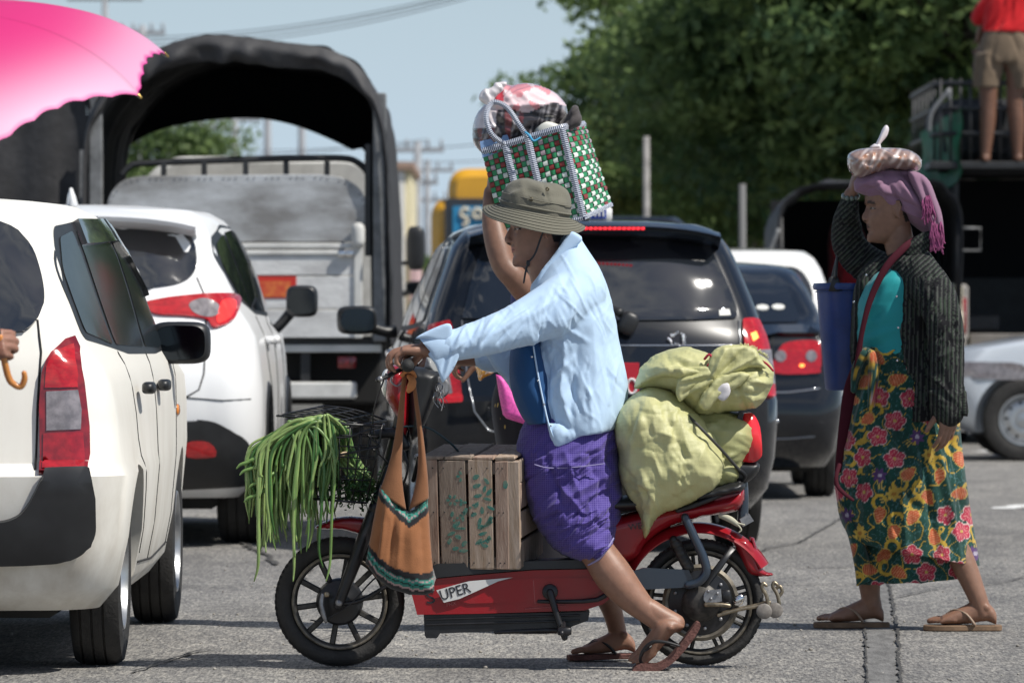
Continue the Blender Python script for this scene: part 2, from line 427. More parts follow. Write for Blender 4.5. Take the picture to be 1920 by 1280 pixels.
def tree(kind,px,Y,top_px=None,rz=0.0,s=1.0,label='',group='trees along the right of the road',cat='tree',name='roadside_tree',dz=0.0):
    x=(px-960)/F*Y
    t=thing(name,label,cat,(x,Y,dz),rz,group);t.scale=(s,s,s)
    for nm,me in(('crown',tree_protos[kind][0]),('trunk',tree_protos[kind][1])):
        o=bpy.data.objects.new(nm,me);C.objects.link(o);o.parent=t
    return t
for a in((3,1175,88,0.3,0.95,'short leafy tree at the left end of the row, beside the woven basket'),
          (0,1430,80,1.2,0.84,'broad crowned tree right of the basket with sky above its left side'),
          (1,1400,84,2.0,0.86,'tall tree behind the black car roofs, its light green top reaching the frame'),
          (2,1560,72,4.0,1.0,'wide dark tree behind the covered pickup'),
          (0,1680,70,5.1,1.05,'dense tree directly behind the woman with the head scarf'),
          (1,1790,68,0.7,1.12,'dark dense tree beside the green tarp'),
          (2,1900,70,2.9,1.15,'dark tree behind the man standing on the truck'),
          (1,2080,72,3.3,1.1,'tree at the right end of the row, past the loaded truck')):
    tree(a[0],a[1],a[2],None,a[3],a[4],a[5])
for i,a in enumerate(((3,1215,104,0.5,1.15),(0,1370,100,1.9,0.95),(2,1420,98,2.8,1.15),(1,1540,96,1.1,1.2),(0,1680,95,4.4,1.25),(2,1820,94,0.9,1.3),(1,1960,96,3.7,1.3))):
    tree(a[0],a[1],a[2],None,a[3],a[4],'%s tree from the left in the darker back row behind the roadside trees'%('first','second','third','fourth','fifth','sixth','seventh')[i],'second row of trees')
# undergrowth as low bushes under the trees
bush_me,_c=crown_mesh(33,1.9,0.9,70,150,0.08,0.85,0.5)
for i in range(11):
    px=1130+i*88;Y=90+(i%3)*2.5
    t=thing('bush','low dark bush filling the gap under the roadside trees','bush',((px-960)/F*Y,Y,0),i*1.3,'bushes under the trees')
    t.scale=(1.0,1.0,1.5+0.2*(i%3))
    o=bpy.data.objects.new('foliage',bush_me);C.objects.link(o);o.parent=t
_t=tree(3,306,116,None,0.4,0.9,'bright green tree seen through the canvas arch of the truck',None)
_t.scale=(.78,.78,1.16)
tree(3,790,150,None,2.4,0.62,'small distant tree between the truck and the yellow bus',None)
# poles and wires
POLE=mat('pole_concrete',(0.30,0.31,0.33),0.85,var=0.15,vs=3)  # distance haze is mixed into this pale bluish grey
PALE=mat('pale_trunk',(0.26,0.25,0.24),0.85,var=0.3,vs=5)
WIRE=mat('wire',(0.10,0.11,0.13),0.7)
def upole(px,top,Y,r,label,arms=(),group='utility poles beyond the traffic',m=POLE):
    s=F/Y;x=(px-960)/s;h=CH+(600-top)/s
    t=thing('utility_pole',label,'pole',(x,Y,0),0,group)
    mesh_obj('shaft',*tube([(0,0,0),(0,0,h)],[r*1.25,r],10),m,t)
    for(z,w)in arms:
        mesh_obj('crossarm',*box(-w/2,w/2,-0.05,0.05,h-z-.06,h-z+.06,0.01),m,t,smooth=False)
        ins=MB()
        for q in(-0.45,-0.2,0.2,0.45):ins.add(tube([(q*w,0,h-z+.06),(q*w,0,h-z+.26)],0.035,6))
        ins.build('insulators',m,t)
    return t
upole(197,-30,120,0.06,'leftmost utility pole, above the pink umbrella',((0.3,1.6),))
upole(267,48,150,0.10,'short pole rising above the canvas truck beside the umbrella tip',((0.2,1.2),))
for i,(px,top,a)in enumerate(((262,262,0),(313,244,0),(372,236,1),(440,226,1),(502,222,1),(566,222,1))):
    upole(px,top-130,150+4*i,0.10 if i>2 else 0.14,'slim grey pole seen through the canvas arch, %s from the left'%('first','second','third','fourth','fifth','sixth')[i],((1.95,1.5),)if a else(),'slim poles seen through the canvas arch')
upole(783,266,140,0.09,'tall pole between the canvas truck and the bus',((0.2,1.3),(1.0,1.0)))
upole(801,300,170,0.09,'pole just left of the yellow bus',((0.3,1.6),(1.2,1.2)))
upole(1212,256,63,0.036,'pale bare trunk-like post in front of the trees',(),None,PALE)
upole(1392,345,60,0.036,'dark grey post above the black sedan',(),None,mat('dark_post',(0.15,0.15,0.15),0.8))
def wire(a,b,sag,label,r=0.012):
    A=P(*a);B=P(*b);pts=[]
    for i in range(25):
        t=i/24;p=A.lerp(B,t);p.z-=sag*4*t*(1-t);pts.append(p)
    props(mesh_obj('power_line',*tube(pts,r,5),WIRE),label,'wire','overhead wires')
for a,b,sag,lb in(((120,70,130),(900,-22,118),0.35,'upper wire of the trio crossing the sky over the canvas truck'),
                      ((120,76,130),(900,-17,118),0.38,'middle wire of the trio crossing the sky over the canvas truck'),
                      ((120,82,130),(900,-10,118),0.42,'lower wire of the trio crossing the sky over the canvas truck'),
                      ((700,280,142),(1050,248,138),0.12,'thin wire running right from the tall pole, upper'),
                      ((700,300,150),(1050,285,150),0.15,'thin wire running right from the tall pole, lower'),
                      ((60,300,150),(800,262,150),0.2,'wire seen low through the canvas arch'),
                      ((60,262,150),(800,268,150),0.25,'wire seen high through the canvas arch')):
    wire(a,b,sag,lb,0.014)
# building beyond the truck
CREAM=mat('cream_wall',(0.66,0.60,0.40),0.85,var=0.08,vs=1.5)
CREAM2=mat('white_wall',(0.70,0.69,0.66),0.85,var=0.08,vs=1.5)
PINK=mat('pink_wall',(0.62,0.42,0.42),0.85,var=0.08,vs=1.5)
DWIN=mat('dark_window',(0.03,0.04,0.05),0.15)
ROOFT=mat('roof_sheet',(0.32,0.22,0.17),0.7,var=0.2,vs=3)
b=thing('shop_building','pale yellow and white building beyond the canvas truck','building',(-3.2,120,0))
mesh_obj('wall',*box(-6,1.05,0,8,0,4.25),CREAM,b,smooth=False)
mesh_obj('roof',*box(-6.2,1.15,-0.3,8.2,4.25,4.42,0.02),ROOFT,b,smooth=False)
for x in(0.12,0.52,0.86):mesh_obj('column',*box(x-0.08,x+0.08,-0.2,-0.003,0,4.24,0.01),CREAM2,b,smooth=False)
for x in(0.3,0.7):
    for z in(0.8,2.6):mesh_obj('window',*box(x-0.09,x+0.09,-0.04,-0.003,z,z+1.2),DWIN,b,smooth=False)
mesh_obj('side_wall',*box(1.053,1.2,-0.1,6,0,3.0),PINK,b,smooth=False)
# ================================================================ CARS
RUB=mat('tyre_rubber',(0.022,0.021,0.020),0.75,var=0.3,vs=14,bump=0.3,bs=90)
BLKP=mat('black_plastic',(0.018,0.019,0.021),0.42,var=0.2,vs=10)
GLASS=mat('tinted_glass',(0.012,0.015,0.020),0.03,ior=1.95)
DGLASS=mat('dusty_glass',(0.014,0.017,0.018),0.14,var=.35,vs=14,ior=1.6)
CHROME=mat('chrome',(0.75,0.75,0.76),0.12,1.0)
ALLOY=mat('alloy_silver',(0.50,0.51,0.52),0.32,0.85,var=0.1,vs=10)
REDL=mat('red_lens',(0.42,0.008,0.012),0.10,coat=1.0,var=0.22,vs=30,stretch=(1,1,2.2))
REDD=mat('dark_red_lens',(0.22,0.008,0.012),0.10,coat=1.0,var=0.35,vs=18)
REDB=mat('lit_red_lens',(0.65,0.02,0.02),0.12,coat=1.0,emit=(1.0,0.05,0.03),es=0.9)
GREYL=mat('clear_lens',(0.22,0.20,0.21),0.12,coat=1.0,var=0.3,vs=30)
AMB=mat('amber_lens',(0.70,0.22,0.02),0.15,coat=1.0)
SEAM=mat('panel_gap',(0.02,0.02,0.02),0.8)
UNDER=mat('underbody',(0.012,0.012,0.012),0.9)
def paint_mat(name,col,dirt=(0.30,0.26,0.20),amt=0.25,rough=0.3,coat=1.0,cr_=.03):
    m,t,b=new_mat(name);N=t.nodes.new;K=t.links.new
    c=N('ShaderNodeTexCoord');g=N('ShaderNodeMapping');g.inputs['Scale'].default_value=(1,1,0.5);K(c.outputs['Object'],g.inputs['Vector'])
    n=N('ShaderNodeTexNoise');n.inputs['Scale'].default_value=5;n.inputs['Detail'].default_value=8;n.inputs['Roughness'].default_value=0.65;K(g.outputs[0],n.inputs['Vector'])
    s=N('ShaderNodeSeparateXYZ');K(c.outputs['Object'],s.inputs[0])
    h=N('ShaderNodeMapRange');h.inputs['From Min'].default_value=0.95;h.inputs['From Max'].default_value=0.25;K(s.outputs['Z'],h.inputs['Value'])
    r=N('ShaderNodeMapRange');r.inputs['From Min'].default_value=0.42;r.inputs['From Max'].default_value=0.75;K(n.outputs['Fac'],r.inputs['Value'])
    a=N('ShaderNodeMath');a.operation='MULTIPLY_ADD';K(h.outputs[0],a.inputs[0]);K(r.outputs[0],a.inputs[1])
    q=N('ShaderNodeMath');q.operation='MULTIPLY';q.inputs[1].default_value=0.12;K(n.outputs['Fac'],q.inputs[0]);K(q.outputs[0],a.inputs[2])
    f=N('ShaderNodeMath');f.operation='MULTIPLY';f.inputs[1].default_value=amt*2.2;f.use_clamp=True;K(a.outputs[0],f.inputs[0])
    x=N('ShaderNodeMix');x.data_type='RGBA';x.inputs[6].default_value=(*col,1);x.inputs[7].default_value=(*dirt,1)
    K(f.outputs[0],x.inputs[0]);K(x.outputs[2],b.inputs['Base Color'])
    b.inputs['Roughness'].default_value=rough;b.inputs['Coat Weight'].default_value=coat;b.inputs['Specular IOR Level'].default_value=.15
    y=N('ShaderNodeMapRange');y.inputs['To Min'].default_value=cr_;y.inputs['To Max'].default_value=0.30;K(f.outputs[0],y.inputs['Value']);K(y.outputs[0],b.inputs['Coat Roughness'])
    return m
def smooth_outline(pts,k=5):return[(float(a),float(b))for a,b in cr(pts,k,True)]
def rnd_outline(pts,r=0.03,n=4):
    """rounds the corners of a polygon"""
    out=[];m=len(pts)
    for i in range(m):
        p0,p,p1=Vector(pts[i-1]),Vector(pts[i]),Vector(pts[(i+1)%m])
        a=(p0-p);b=(p1-p);q=min(r,a.length*.45,b.length*.45)
        A=p+a.normalized()*q;B=p+b.normalized()*q
        for j in range(n+1):
            t=j/n;out.append(tuple((1-t)**2*A+2*t*(1-t)*p+t*t*B))
    return out
class Car:
    def __init__(s,name,label,rows,loc,rz,paint,L,group=None,crown=0.035,nrear=17,ncor=7,nside=44,wheels=(),arch_r=0.36,cat='car',body_name='body'):
        s.root=thing(name,label,cat,loc,rad(rz),group);s.loc=Vector(loc);s.L=L;s.paint=paint;s.D=loc[1];s.rz=rad(rz)
        s.rows=rows
        rings=[]
        for(z,yr,yf,w,rc,bow,tf,*tr)in rows:
            tr=tr[0]if tr else 0.0;W0=w;w=W0*(1-tr)
            # right half from the rear centre to the front centre
            half=[]
            for i in range(nrear):
                x=(w-rc)*i/(nrear-1);half.append((x,yr+bow*(x/w)**2))
            x0,y0=half[-1]
            for i in range(1,ncor+1):
                a=math.pi/2*i/ncor
                half.append((x0+rc*math.sin(a),y0+rc*1.25*(1-math.cos(a))))
            ys=y0+rc*1.25;ye=yf-rc*1.5-0.10
            for i in range(1,nside):
                t=i/(nside-1);y=ys+(ye-ys)*t
                half.append((W0*(1-tf*t**3.2-tr*(1-t)**2.2),y))
            wf=W0*(1-tf)
            for i in range(1,ncor+1):
                a=math.pi/2*i/ncor
                half.append((wf-rc*1.6*(1-math.cos(a)),ye+(yf-0.08-ye)*math.sin(a)))
            xe=half[-1][0]
            for i in range(1,nrear):
                x=xe*(1-i/(nrear-1));half.append((x,yf-0.08*(x/max(xe,.01))**2))
            pts=half+[(-x,y)for x,y in half[-2:0:-1]]
            rings.append([Vector((x,y,z))for x,y in pts])
        # crowned roof
        top=rings[-1];cen=Vector((0,sum(p.y for p in top)/len(top),0));zt=top[0].z
        for k_ in(0.94,0.8,0.5,0.2):
            rings.append([Vector((cen.x+(p.x-cen.x)*k_,cen.y+(p.y-cen.y)*k_,zt+crown*(1-k_*k_)))for p in top])
        vf=loft(rings)
        me=to_mesh(vf)
        if wheels:
            # wheel arches cut out with real cylinders
            cut=MB()
            for(wx,wy,wr)in wheels:
                for sgn in(-1,1):
                    ax=wx*sgn
                    x0,x1=sorted((ax-sgn*0.30,ax+sgn*0.6))
                    prof=[]
                    ring0=[Vector((x0,wy+arch_r*math.cos(2*math.pi*j/36),wr+arch_r*math.sin(2*math.pi*j/36)))for j in range(36)]
                    ring1=[Vector((x1,v.y,v.z))for v in ring0]
                    V,Fs=loft([ring0,ring1],True,True,True);cut.add((V,Fs))
            cme=to_mesh(cut.vf());co=bpy.data.objects.new('cut',cme);C.objects.link(co)
            me=eval_mods(me,[('BOOLEAN',dict(operation='DIFFERENCE',object=co,solver='EXACT',use_self=True))])
            bpy.data.objects.remove(co);bpy.data.meshes.remove(cme)
        s.bvh=BVHTree.FromPolygons([v.co.copy()for v in me.vertices],[tuple(p.vertices)for p in me.polygons])
        s.body=link_mesh(body_name,me,paint,s.root,flat_ang=40)
        s.wheels=wheels
    # pixel to local: rear plane at local distance dy behind the rear bumper
    def w2l(s,v):
        v=v-s.loc;c,n=math.cos(-s.rz),math.sin(-s.rz)
        return Vector((v.x*c-v.y*n,v.x*n+v.y*c,v.z))
    def rp(s,px,py,dy=0.05):
        p=s.w2l(P(px,py,s.D+dy));return(p.x,p.z)
    def rps(s,pts,dy=0.05):return[s.rp(a,b,dy)for a,b in pts]
    def sp(s,px,py,xl):
        """pixel on the side plane local x = xl -> (y, z)"""
        # world ray: x = k*Y ; local plane x=xl
        kx=(px-960)/F;c,n=math.cos(s.rz),math.sin(s.rz)
        # world = loc + R(local): X = loc.x + xl*c - y*n ; Y = loc.y + xl*n + y*c
        y=(s.loc.x+xl*c-kx*(s.loc.y+xl*n))/(n+kx*c)
        Y=s.loc.y+xl*n+y*c
        return(y,CH-(py-600)/F*Y)
    def sps(s,pts,xl):return[s.sp(a,b,xl)for a,b in pts]
    def patch(s,name,outline,side,m,off=0.004,parent=None,res=0.04,label=None,thick=0.0,dome=0.0,smooth=True,sm=0):
        """conforms an outlined panel to the body. side: rear, right, left, front, top"""
        dirs={'rear':Vector((0,1,0)),'front':Vector((0,-1,0)),'right':Vector((-1,0,0)),'left':Vector((1,0,0)),'top':Vector((0,0,-1))}
        d=dirs[side]
        def o3(u,v):
            return{'rear':Vector((u,-3,v)),'front':Vector((u,s.L+3,v)),'right':Vector((3,u,v)),'left':Vector((-3,u,v)),'top':Vector((u,v,4))}[side]
        pts=[];m_=len(outline)
        for i in range(m_):
            a=Vector(outline[i]);b=Vector(outline[(i+1)%m_]);n=max(1,int((b-a).length/res))
            for j in range(n):pts.append(a.lerp(b,j/n))
        ne=len(pts);edges=[(i,(i+1)%ne)for i in range(ne)]
        us=[p.x for p in pts];vs_=[p.y for p in pts]
        def inside(x,y):
            c=False;j=ne-1
            for i in range(ne):
                if(vs_[i]>y)!=(vs_[j]>y)and x<(us[j]-us[i])*(y-vs_[i])/(vs_[j]-vs_[i])+us[i]:c=not c
                j=i
            return c
        x=min(us)+res*.5
        while x<max(us):
            y=min(vs_)+res*.5
            while y<max(vs_):
                if inside(x,y)and min((Vector((x,y))-p).length_squared for p in pts)>(res*.4)**2:pts.append(Vector((x,y)))
                y+=res
            x+=res
        V2,_,F2,_,_,_=delaunay_2d_cdt(pts,edges,[],1,1e-5)
        hit=[];last=None
        for p in V2:
            r=s.bvh.ray_cast(o3(p.x,p.y),d)
            hit.append((r[0],r[1])if r[0]is not None else None)
        if all(h is None for h in hit):return None
        idx={};V=[]
        for i,h in enumerate(hit):
            if h is None:continue
            n=h[1]if h[1].dot(d)<0 else-h[1]
            e=0.0
            if dome:
                dist=min((V2[i]-p).length for p in pts[:ne]);e=dome*min(1,dist/(res*1.5))**0.5
            idx[i]=len(V);V.append(h[0]+n*(off+thick+e))
        Fs=[tuple(idx[i]for i in f)for f in F2 if all(i in idx for i in f)]
        # drop faces that jump (outline past the silhouette)
        Fs=[f for f in Fs if max((V[f[i]]-V[f[(i+1)%3]]).length for i in range(3))<res*9+0.1]
        if sm:
            nb={}
            for f in Fs:
                for i in range(3):nb.setdefault(f[i],set()).update((f[(i+1)%3],f[(i+2)%3]))
            edge_={v for k__,v in idx.items()if k__<ne}
            for _ in range(sm):
                W_=[v.copy()for v in V]
                for v,s_ in nb.items():
                    if v not in edge_:
                        y_=sum((W_[q]for q in s_),Vector())/len(s_);V[v]=Vector((W_[v].x,(W_[v].y+y_.y)/2,W_[v].z))if side in('rear','front')else W_[v].lerp(y_,.5)
        # orient and add the skirt
        out=[]
        for f in Fs:
            nn=(V[f[1]]-V[f[0]]).cross(V[f[2]]-V[f[0]])
            out.append(f if nn.dot(d)<0 else tuple(reversed(f)))
        ec={}
        for f in out:
            for i in range(3):
                a,b=f[i],f[(i+1)%3];ec[(a,b)]=1
        inv={v:k_ for k_,v in idx.items()};low={}
        for(a,b)in list(ec):
            if(b,a)not in ec:
                for q in(a,b):
                    if q not in low:
                        h=hit[inv[q]];n=h[1]if h[1].dot(d)<0 else-h[1]
                        low[q]=len(V);V.append(h[0]-n*0.006)
                out.append((b,a,low[a],low[b]))
        return mesh_obj(name,V,out,m,parent or s.root,smooth,label=label,flat_ang=50)
    def line(s,name,pts,side,m,w=0.008,off=0.002,parent=None,h=0.004):
        """thin raised or dark line following the body"""
        dirs={'rear':(Vector((0,1,0)),lambda u,v:Vector((u,-3,v))),'right':(Vector((-1,0,0)),lambda u,v:Vector((3,u,v))),'left':(Vector((1,0,0)),lambda u,v:Vector((-3,u,v))),'top':(Vector((0,0,-1)),lambda u,v:Vector((u,v,4)))}
        d,o3=dirs[side];P3=[]
        for a,b in zip(pts[:-1],pts[1:]):
            a=Vector(a);b=Vector(b);n=max(1,int((b-a).length/0.04))
            for j in range(n):P3.append(a.lerp(b,j/n))
        P3.append(Vector(pts[-1]));out=[]
        for p in P3:
            r=s.bvh.ray_cast(o3(p.x,p.y),d)
            if r[0]is not None:
                n=r[1]if r[1].dot(d)<0 else-r[1];out.append(r[0]+n*off)
        if len(out)<2:return None
        return mesh_obj(name,*tube(out,w/2,6),m,parent or s.root)
    def add_wheels(s,tyre_w,rim_mat,spokes=8,style='steel'):
        for i,(wx,wy,wr)in enumerate(s.wheels):
            for sgn in(1,-1):
                if i==0 and sgn==1 and not getattr(s,'wproto',None):
                    s.wproto=make_wheel(wr,tyre_w,rim_mat,spokes,style);w=s.wproto;w.parent=s.root
                else:
                    w=copy_tree(s.wproto,s.root)
                w.location=(sgn*(wx-tyre_w/2),wy,wr);w.rotation_euler=(rg.uniform(0,6),0,0 if sgn>0 else math.pi)
def make_wheel(R,w,rim_mat,spokes=8,style='steel'):
    """axis along x, outer face towards +x. parts: tyre, rim"""
    e=bpy.data.objects.new('wheel',None);C.objects.link(e);e.empty_display_size=0.1
    rr=R*0.63
    prof=[(rr,-w*.42),(rr+.012,-w*.47),(R*.84,-w*.5),(R*.95,-w*.46),(R*.99,-w*.36)]
    for gx in(-.22,0.0,.22):prof+=[(R,w*(gx-.085)),(R-.008,w*(gx-.07)),(R-.008,w*(gx-.05)),(R,w*(gx-.035))]
    prof+=[(R*.99,w*.36),(R*.95,w*.46),(R*.84,w*.5),(rr+.012,w*.47),(rr,w*.42),(rr-.01,0),(rr,-w*.42)]
    mesh_obj('tyre',*revolve(prof,48,'x'),RUB,e,flat_ang=35)
    mb=MB();mb.add(revolve([(rr,w*.44),(rr-.004,w*.475),(rr-.014,w*.47),(rr-.02,w*.40),(rr-.03,w*.1),(rr-.03,-w*.42),(rr+.0,-w*.44)],48,'x'))
    if style=='steel':
        mb.add(revolve([(rr-.03,w*.18),(rr*.72,w*.26),(rr*.55,w*.33),(rr*.34,w*.30),(rr*.30,w*.36),(0.0,w*.40)],32,'x'))
    else:
        mb.add(revolve([(rr*.28,w*.1),(rr*.28,w*.34),(rr*.2,w*.38),(0,w*.385)],24,'x'))
        for k_ in range(spokes):
            a=2*math.pi*k_/spokes
            mb.add(beam((w*.3,rr*.2*math.cos(a),rr*.2*math.sin(a)),(w*.36,(rr-.01)*math.cos(a),(rr-.01)*math.sin(a)),0.035,0.03,up=(1,0,0),bev=0.006))
        mb.add(revolve([(rr-.03,-w*.1),(0,-w*.1)],24,'x'))
    mb.build('rim',rim_mat,e,flat_ang=40)
    if style=='steel':
        hb=MB()
        for k_ in range(10):
            a=2*math.pi*k_/10
            hb.add(sq((w*.285,rr*.68*math.cos(a),rr*.68*math.sin(a)),(0.006,0.02,0.012),1,1,8,6,M=Matrix.Rotation(a,3,'X')))
        hb.build('hole',UNDER,e)
    return e
def mirror(car,name,c,rx,rz,ry=0.06,arm=None,sgn=1,tilt=0.0):
    M=Matrix.Rotation(tilt,3,'Y')
    o=mesh_obj(name,*sq(c,(rx,ry,rz),0.5,0.55,28,18,M),BLKP,car.root)
    gl=smooth_outline([(c[0]+a*rx*.84,c[2]+b*rz*.80)for a,b in((-1,-.3),(-.9,.6),(-.5,.98),(.5,1),(.9,.75),(1,.1),(.9,-.8),(.3,-1),(-.6,-.95))],3)
    V,Fs=prism(gl,c[1]-ry*.93,c[1]-ry*.93-0.010,lambda u,v,d:Vector((u,d,v)),0.002)
    mesh_obj('mirror_glass',V,Fs,mat('mirror_glass',(0.035,0.04,0.045),0.05,1.0),o,flat_ang=30)
    if arm:mesh_obj('mirror_arm',*tube([Vector(a)for a in arm],[0.035,0.028,0.03][:len(arm)],8,k=3),BLKP,car.root)
    return o
def cabin(rowspec):return rowspec
# ---- white station wagon, near left --------------------------------------
PW1=paint_mat('white_wagon_paint',(0.80,0.78,0.72),(0.40,0.34,0.26),0.30,.5,.22,.16)
X0=-2.035
rows=[(0.20,.22,3.95,.74,.18,.05,.02),(0.27,.10,4.05,.80,.20,.07,.03),(0.42,.03,4.12,.83,.20,.08,.03),(0.62,.0,4.15,.848,.19,.08,.03),
        (0.66,.045,4.15,.850,.17,.08,.03,.03),(0.80,.06,4.12,.850,.17,.08,.03,.05),(0.90,.07,4.05,.846,.17,.08,.03,.07),(0.955,.075,3.7,.835,.16,.085,.03,.09),
        (0.99,.08,3.1,.815,.16,.09,.02,.11),(1.06,.10,3.02,.795,.15,.095,.02,.13),(1.20,.155,2.82,.755,.14,.10,.02,.15),(1.32,.21,2.62,.715,.14,.10,.03,.15),
        (1.41,.265,2.42,.675,.14,.10,.04,.14),(1.45,.31,2.30,.645,.14,.10,.04,.13),(1.475,.38,2.18,.595,.15,.09,.04,.12)]
wag=Car('station_wagon','white station wagon at the left with tall red tail lamp and black rear bumper',rows,(X0,17.40,0),0.0,PW1,4.2,
          wheels=((.80,.80,.295),(.82,3.35,.295)),arch_r=0.345,crown=0.028)
wag.add_wheels(0.165,ALLOY,style='steel')
# rear glass
wag.patch('rear_window',smooth_outline([(-.60,1.02),(-.63,1.2),(-.60,1.34),(-.5,1.40),(-.2,1.42),(.2,1.42),(.44,1.40)]+wag.rps([(40,455),(63,505),(74,560),(66,598),(45,620),(10,627)],.12)+[(0,1.0),(-.4,1.0)],4),'rear',GLASS,0.014,res=0.04,sm=2)
lamp_o=wag.rps([(75,889),(72,760),(76,700),(90,664),(112,640),(126,634),(136,655),(150,720),(160,800),(163,889)],.10)
tl=wag.patch('tail_lamp',lamp_o,'rear',REDD,0.008,res=0.02,thick=0.012,label='tall red tail lamp with a grey clear square')
wag.patch('lens',wag.rps([(82,728),(84,690),(98,662),(124,650),(134,690),(140,728)],.10),'rear',REDL,0.024,tl,0.015)
wag.patch('lens',wag.rps([(85,735),(140,733),(147,770),(146,806),(86,808)],.10),'rear',GREYL,0.024,tl,0.015)
wag.patch('lens',wag.rps([(80,814),(150,812),(156,884),(80,886)],.10),'rear',mat('red_lens_low',(0.34,0.008,0.014),0.12,coat=1.0,var=0.3,vs=26),0.024,tl,0.015)
lamp_l=[(-a,b)for a,b in reversed(lamp_o)]
wag.patch('tail_lamp',lamp_l,'rear',REDD,0.008,res=0.03,thick=0.012)
# bumper
bo=[(-.835,.30),(.835,.30),(.835,.56),(.80,.625),(.52,.63),(.44,.58),(.38,.50),(-.38,.50),(-.44,.58),(-.52,.63),(-.835,.62)]
wag.patch('bumper',rnd_outline(wag.rps([(166,889),(166,1000),(150,1030),(110,1048),(40,1052)],.06)+[(-.7,.345),(-.83,.36),(-.83,.63),(-.66,.63),(-.6,.53),(-.5,.46),(-.3,.445)]+wag.rps([(10,975),(35,965),(52,945),(68,915),(78,892)],.06),.025,4),'rear',BLKP,0.006,res=0.035,thick=0.03)
wag.line('hatch_seam',wag.rps([(66,600),(75,660),(70,760),(68,880)],.1),'rear',SEAM,0.007,0.001)
# side glass with door frames (right side)
def side_y(px,py,x):return wag.sp(px,py,x)
trim=[(.33,1.04),(.34,1.28),(.52,1.395),(1.0,1.42),(1.7,1.42),(2.22,1.37),(2.62,1.20),(2.98,1.00),(2.2,.985),(1.2,.99)]
for sd in('right','left'):
    wag.patch('window_trim',rnd_outline(trim,0.05),sd,BLKP,0.002,res=0.06)
    for pane in([(.40,1.06),(.41,1.26),(.54,1.36),(.80,1.385),(.86,1.02)],[(.93,1.02),(.87,1.385),(1.30,1.40),(1.70,1.395),(1.71,1.01)],[(1.79,1.01),(1.78,1.395),(2.18,1.35),(2.56,1.19),(2.84,1.02),(2.4,1.005)]):
        wag.patch('side_window',rnd_outline(pane,0.03,3),sd,DGLASS,0.006,res=0.06)
    wag.line('door_seam',[(.93,1.0),(.95,.72),(1.14,.55),(1.22,.34)],sd,SEAM,0.0045,0.0005)
    wag.line('door_seam',[(1.76,1.0),(1.78,.7),(1.78,.30)],sd,SEAM,0.0045,0.0005)
    wag.line('door_seam',[(2.95,.98),(2.86,.8),(2.84,.5),(2.86,.30)],sd,SEAM,0.0045,0.0005)
    wag.line('sill_seam',[(1.22,.31),(2.0,.29),(2.9,.31)],sd,SEAM,0.008,0.0005)
    wag.patch('rain_visor',[(.9,1.34),(.9,1.415),(1.9,1.43),(2.25,1.38),(2.6,1.23),(2.56,1.18),(2.2,1.31),(1.8,1.36)],sd,mat('smoke_visor',(0.06,0.065,0.07),0.12,coat=1.0),0.010,res=0.06,thick=0.012)
    for hy in(1.10,1.92):
        s_=1 if sd=='right' else-1
        hx=s_*0.855
        mesh_obj('door_handle',*sq((hx,hy,.88),(.022,.075,.020),.6,.6,16,10),BLKP,wag.root)
mesh_obj('fuel_flap_marker',*sq((.835,2.96,.78),(.012,.05,.022),.7,.7,12,8),AMB,wag.root).name='side_indicator'
mirror(wag,'wing_mirror',(.862,2.72,1.02),.108,.075,.07,[(.70,2.80,1.0),(.74,2.76,.985),(.78,2.74,.98)])
mesh_obj('underbody',*box(-.62,.62,.35,3.8,.17,.3,.03),UNDER,wag.root)
mesh_obj('exhaust_silencer',*tube([(-.3,.3,.22),(.25,.3,.22)],[.07,.07],12,roundcap=True),UNDER,wag.root)
wag.patch('sticker',[wag.rp(8+14*math.cos(a),608+10*math.sin(a),.12)for a in[i*math.pi/8 for i in range(16)]],'rear',mat('sticker_white',(0.7,0.7,0.66),0.5),0.006,res=0.01)
wag.patch('sticker_print',[wag.rp(9+8*math.cos(a),611+4*math.sin(a),.12)for a in[i*math.pi/6 for i in range(12)]],'rear',mat('sticker_green',(0.05,0.35,0.12),0.5),0.008,res=0.01)
# ---- white crossover ---------------------------------------------------------
PW2=paint_mat('white_crossover_paint',(0.83,0.84,0.85),(0.5,0.48,0.45),0.06,0.4,.45,.06)
rows=[(0.24,.30,4.2,.80,.14,.08,.04),(0.33,.14,4.35,.90,.18,.12,.03),(0.46,.05,4.45,.935,.20,.15,.03,.02),(0.60,.02,4.50,.945,.22,.16,.03,.02),(0.76,.0,4.5,.945,.24,.16,.03,.02),
        (0.90,.03,4.46,.938,.24,.17,.03,.03),(1.02,.09,4.3,.925,.24,.18,.03,.04),(1.08,.12,3.7,.900,.22,.18,.06,.05),(1.14,.15,3.4,.885,.20,.19,.05,.08),
        (1.28,.22,3.15,.845,.18,.20,.04,.11),(1.42,.30,2.85,.800,.17,.20,.04,.13),(1.54,.34,2.55,.745,.16,.18,.05,.13),(1.60,.36,2.35,.695,.16,.16,.05,.12),(1.635,.42,2.2,.63,.18,.14,.05,.1)]
cx=Car('crossover','glossy white crossover behind the station wagon, with slim red tail lamp',rows,(-2.13,27.2,0),0.3,PW2,4.6,
         wheels=((.91,.95,.345),(.91,3.65,.345)),arch_r=0.41,crown=0.04)
cx.add_wheels(0.225,ALLOY,7,'alloy')
r=lambda pts,dy=.15:cx.rps(pts,dy)
cx.patch('rear_window',smooth_outline(r([(360,455),(366,490),(360,515),(335,532),(290,540),(245,545)],.3)+[(-.5,1.24),(-.62,1.3),(-.62,1.44),(-.5,1.5)]+r([(200,405),(260,410),(320,420),(345,432)],.33),4),'rear',GLASS,0.008,res=0.05,sm=10)
rl=[]
